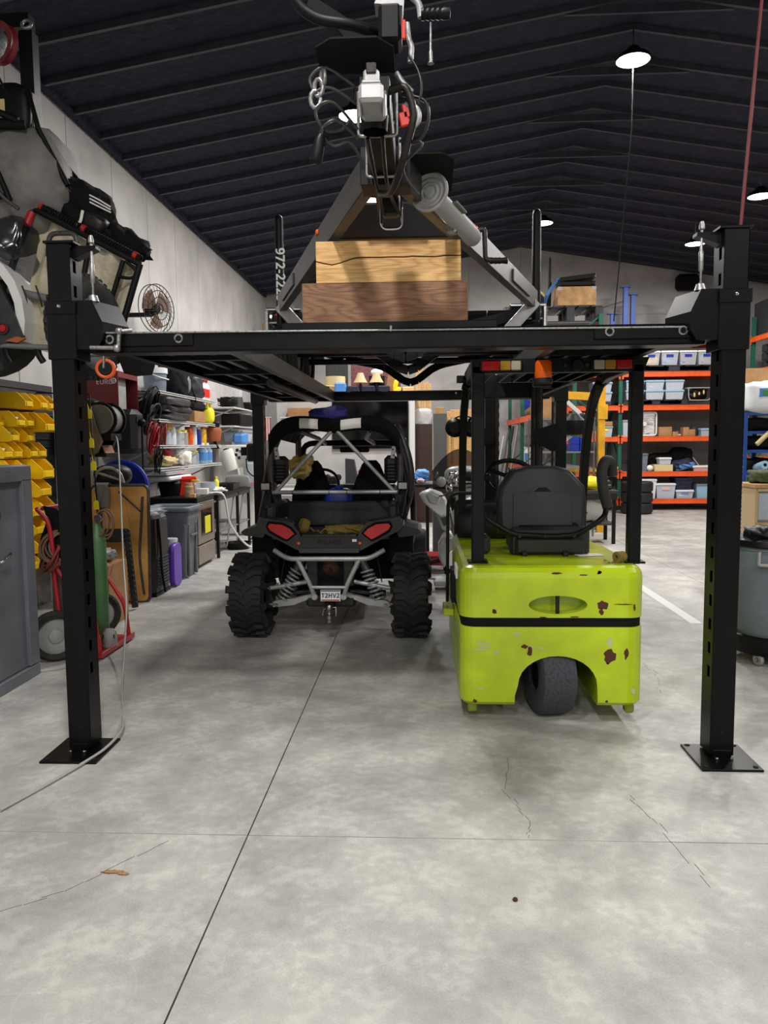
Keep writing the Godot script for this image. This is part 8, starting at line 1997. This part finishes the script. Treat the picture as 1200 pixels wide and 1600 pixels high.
	ob(ch, "backrest", MB.new().sheet(func(u, w): return v(0.16 + 0.08 * w, 0.60 + 0.42 * w, 0.22 * (u - 0.5) * 2.0 - 0.02), 6, 8, 0.05), "plastic black")
	tb(ch, "arm", "black", rnd([v(0.1, 0.5, 0.25), v(0.12, 0.72, 0.27), v(-0.1, 0.72, 0.27)], 0.05), 0.02, 8)
	tb(ch, "column", "black", [v(0, 0.1, 0), v(0, 0.48, 0)], 0.03, 10)
	for i in 5:
		var a := TAU * i / 5.0
		tb(ch, "base_leg", "black", [v(0, 0.12, 0), v(cos(a) * 0.28, 0.07, sin(a) * 0.28)], 0.02, 8)
		ob(ch, "castor", MB.new().blob(v(cos(a) * 0.28, 0.032, sin(a) * 0.28), v(0.03, 0.032, 0.03), 0.9), "black")
	# blue rack with white sack and boxes
	var br := T("steel_rack", "blue steel rack under the white sack", "rack", v(4.25, 0, -9.6))
	for x in [-0.45, -0.09, 0.75]:
		for z in [-0.3, 0.3]: bx(br, "post", "rack blue", x, 0.93, z, 0.055, 1.86, 0.055)
	for y in [1.86, 1.64, 1.42, 1.16, 0.6]:
		bx(br, "shelf_rail", "rack blue", 0.15, y, 0.3, 1.26, 0.035, 0.04)
		bx(br, "shelf_board", "black", 0.15, y, 0, 1.2, 0.02, 0.56)
	for i in 3: one("dark_bundle", "dark bundle on the blue rack, %s shelf down" % ["first", "second", "third"][i], "bundle", v(3.98 + 0.05 * i, [1.655, 1.435, 1.175][i], -9.5), MB.new().blob(v(0, 0.08, 0), v(0.2, 0.08, 0.2), 0.6, 0.4, i + 3, 2.0), "matte black")
	one("yellow_tube", "pale yellow tube sticking out of the blue rack", "tube", v(4.0, 1.56, -9.24), MB.new().tube([v(-0.08, -0.06, 0), v(0.06, 0.08, 0)], 0.028, 8), "cream")
	one("paper_roll", "white paper roll lying on the blue rack's low shelf", "roll", v(3.98, 1.175, -9.25), MB.new().lathe([p2(0.02, 0), p2(0.05, 0), p2(0.05, 0.22), p2(0.02, 0.22)], 16, tf(v(0, 0.05, -0.1), 80)), "pale blue")
	var ws := T("sack", "big white woven sack with blue label on the blue rack", "sack", v(4.25, 1.872, -9.5))
	ob(ws, "body", MB.new().blob(v(0, 0.18, 0), v(0.46, 0.19, 0.3), 0.4, 0.2, 6, 1.6), "white plastic")
	bx(ws, "label", "light blue", -0.26, 0.23, 0.285, 0.14, 0.1, 0.02, 0.004)
	bx(ws, "label_patch", "leaf", -0.26, 0.23, 0.297, 0.06, 0.06, 0.004, 0.001)
	carton("tan carton standing behind the white sack", v(4.30, 1.872, -9.95), v(0.72, 0.56, 0.3), "card")
	one("skateboard", "grey longboard leaning on the blue rack", "board", v(4.02, 1.11, -8.25), MB.new().blob(v(0, 0.30, 0), v(0.11, 0.32, 0.015), 0.7, 0, 1, 1, bs(0, 0, -4)), "granite")
	# side rack on the right wall
	rack("orange pallet rack along the right wall past the lift post", v(7.2, 0, -13.9), [-3.4, 0.0, 3.4], 1.0, 4.2, [3.76, 3.06, 2.2, 1.2], -90.0)
	for i in 3: pallet("black plastic pallet in the stack on the right rack, %s" % ["lowest", "middle", "topmost"][i], v(7.75, 3.07 + 0.17 * i, -16.4), v(1.0, 0.16, 1.2), "charcoal", "black pallets stacked on the right rack")
	pallet("pine pallet on the right rack's upper shelf", v(7.75, 3.77, -16.0), v(1.0, 0.14, 1.1), "pine")
	carton("large dark carton on the pine pallet", v(7.75, 3.92, -16.0), v(0.9, 0.8, 1.0), "charcoal", 0.0, "", false)
	carton("dark box behind the right post's sleeve on the rack", v(7.75, 3.77, -17.2), v(0.9, 0.75, 0.7), "charcoal", 0.0, "", false)

func extra():
	forklift()
	buggy()
	left_side()
	stored_cart()
	back_side()
	right_side()
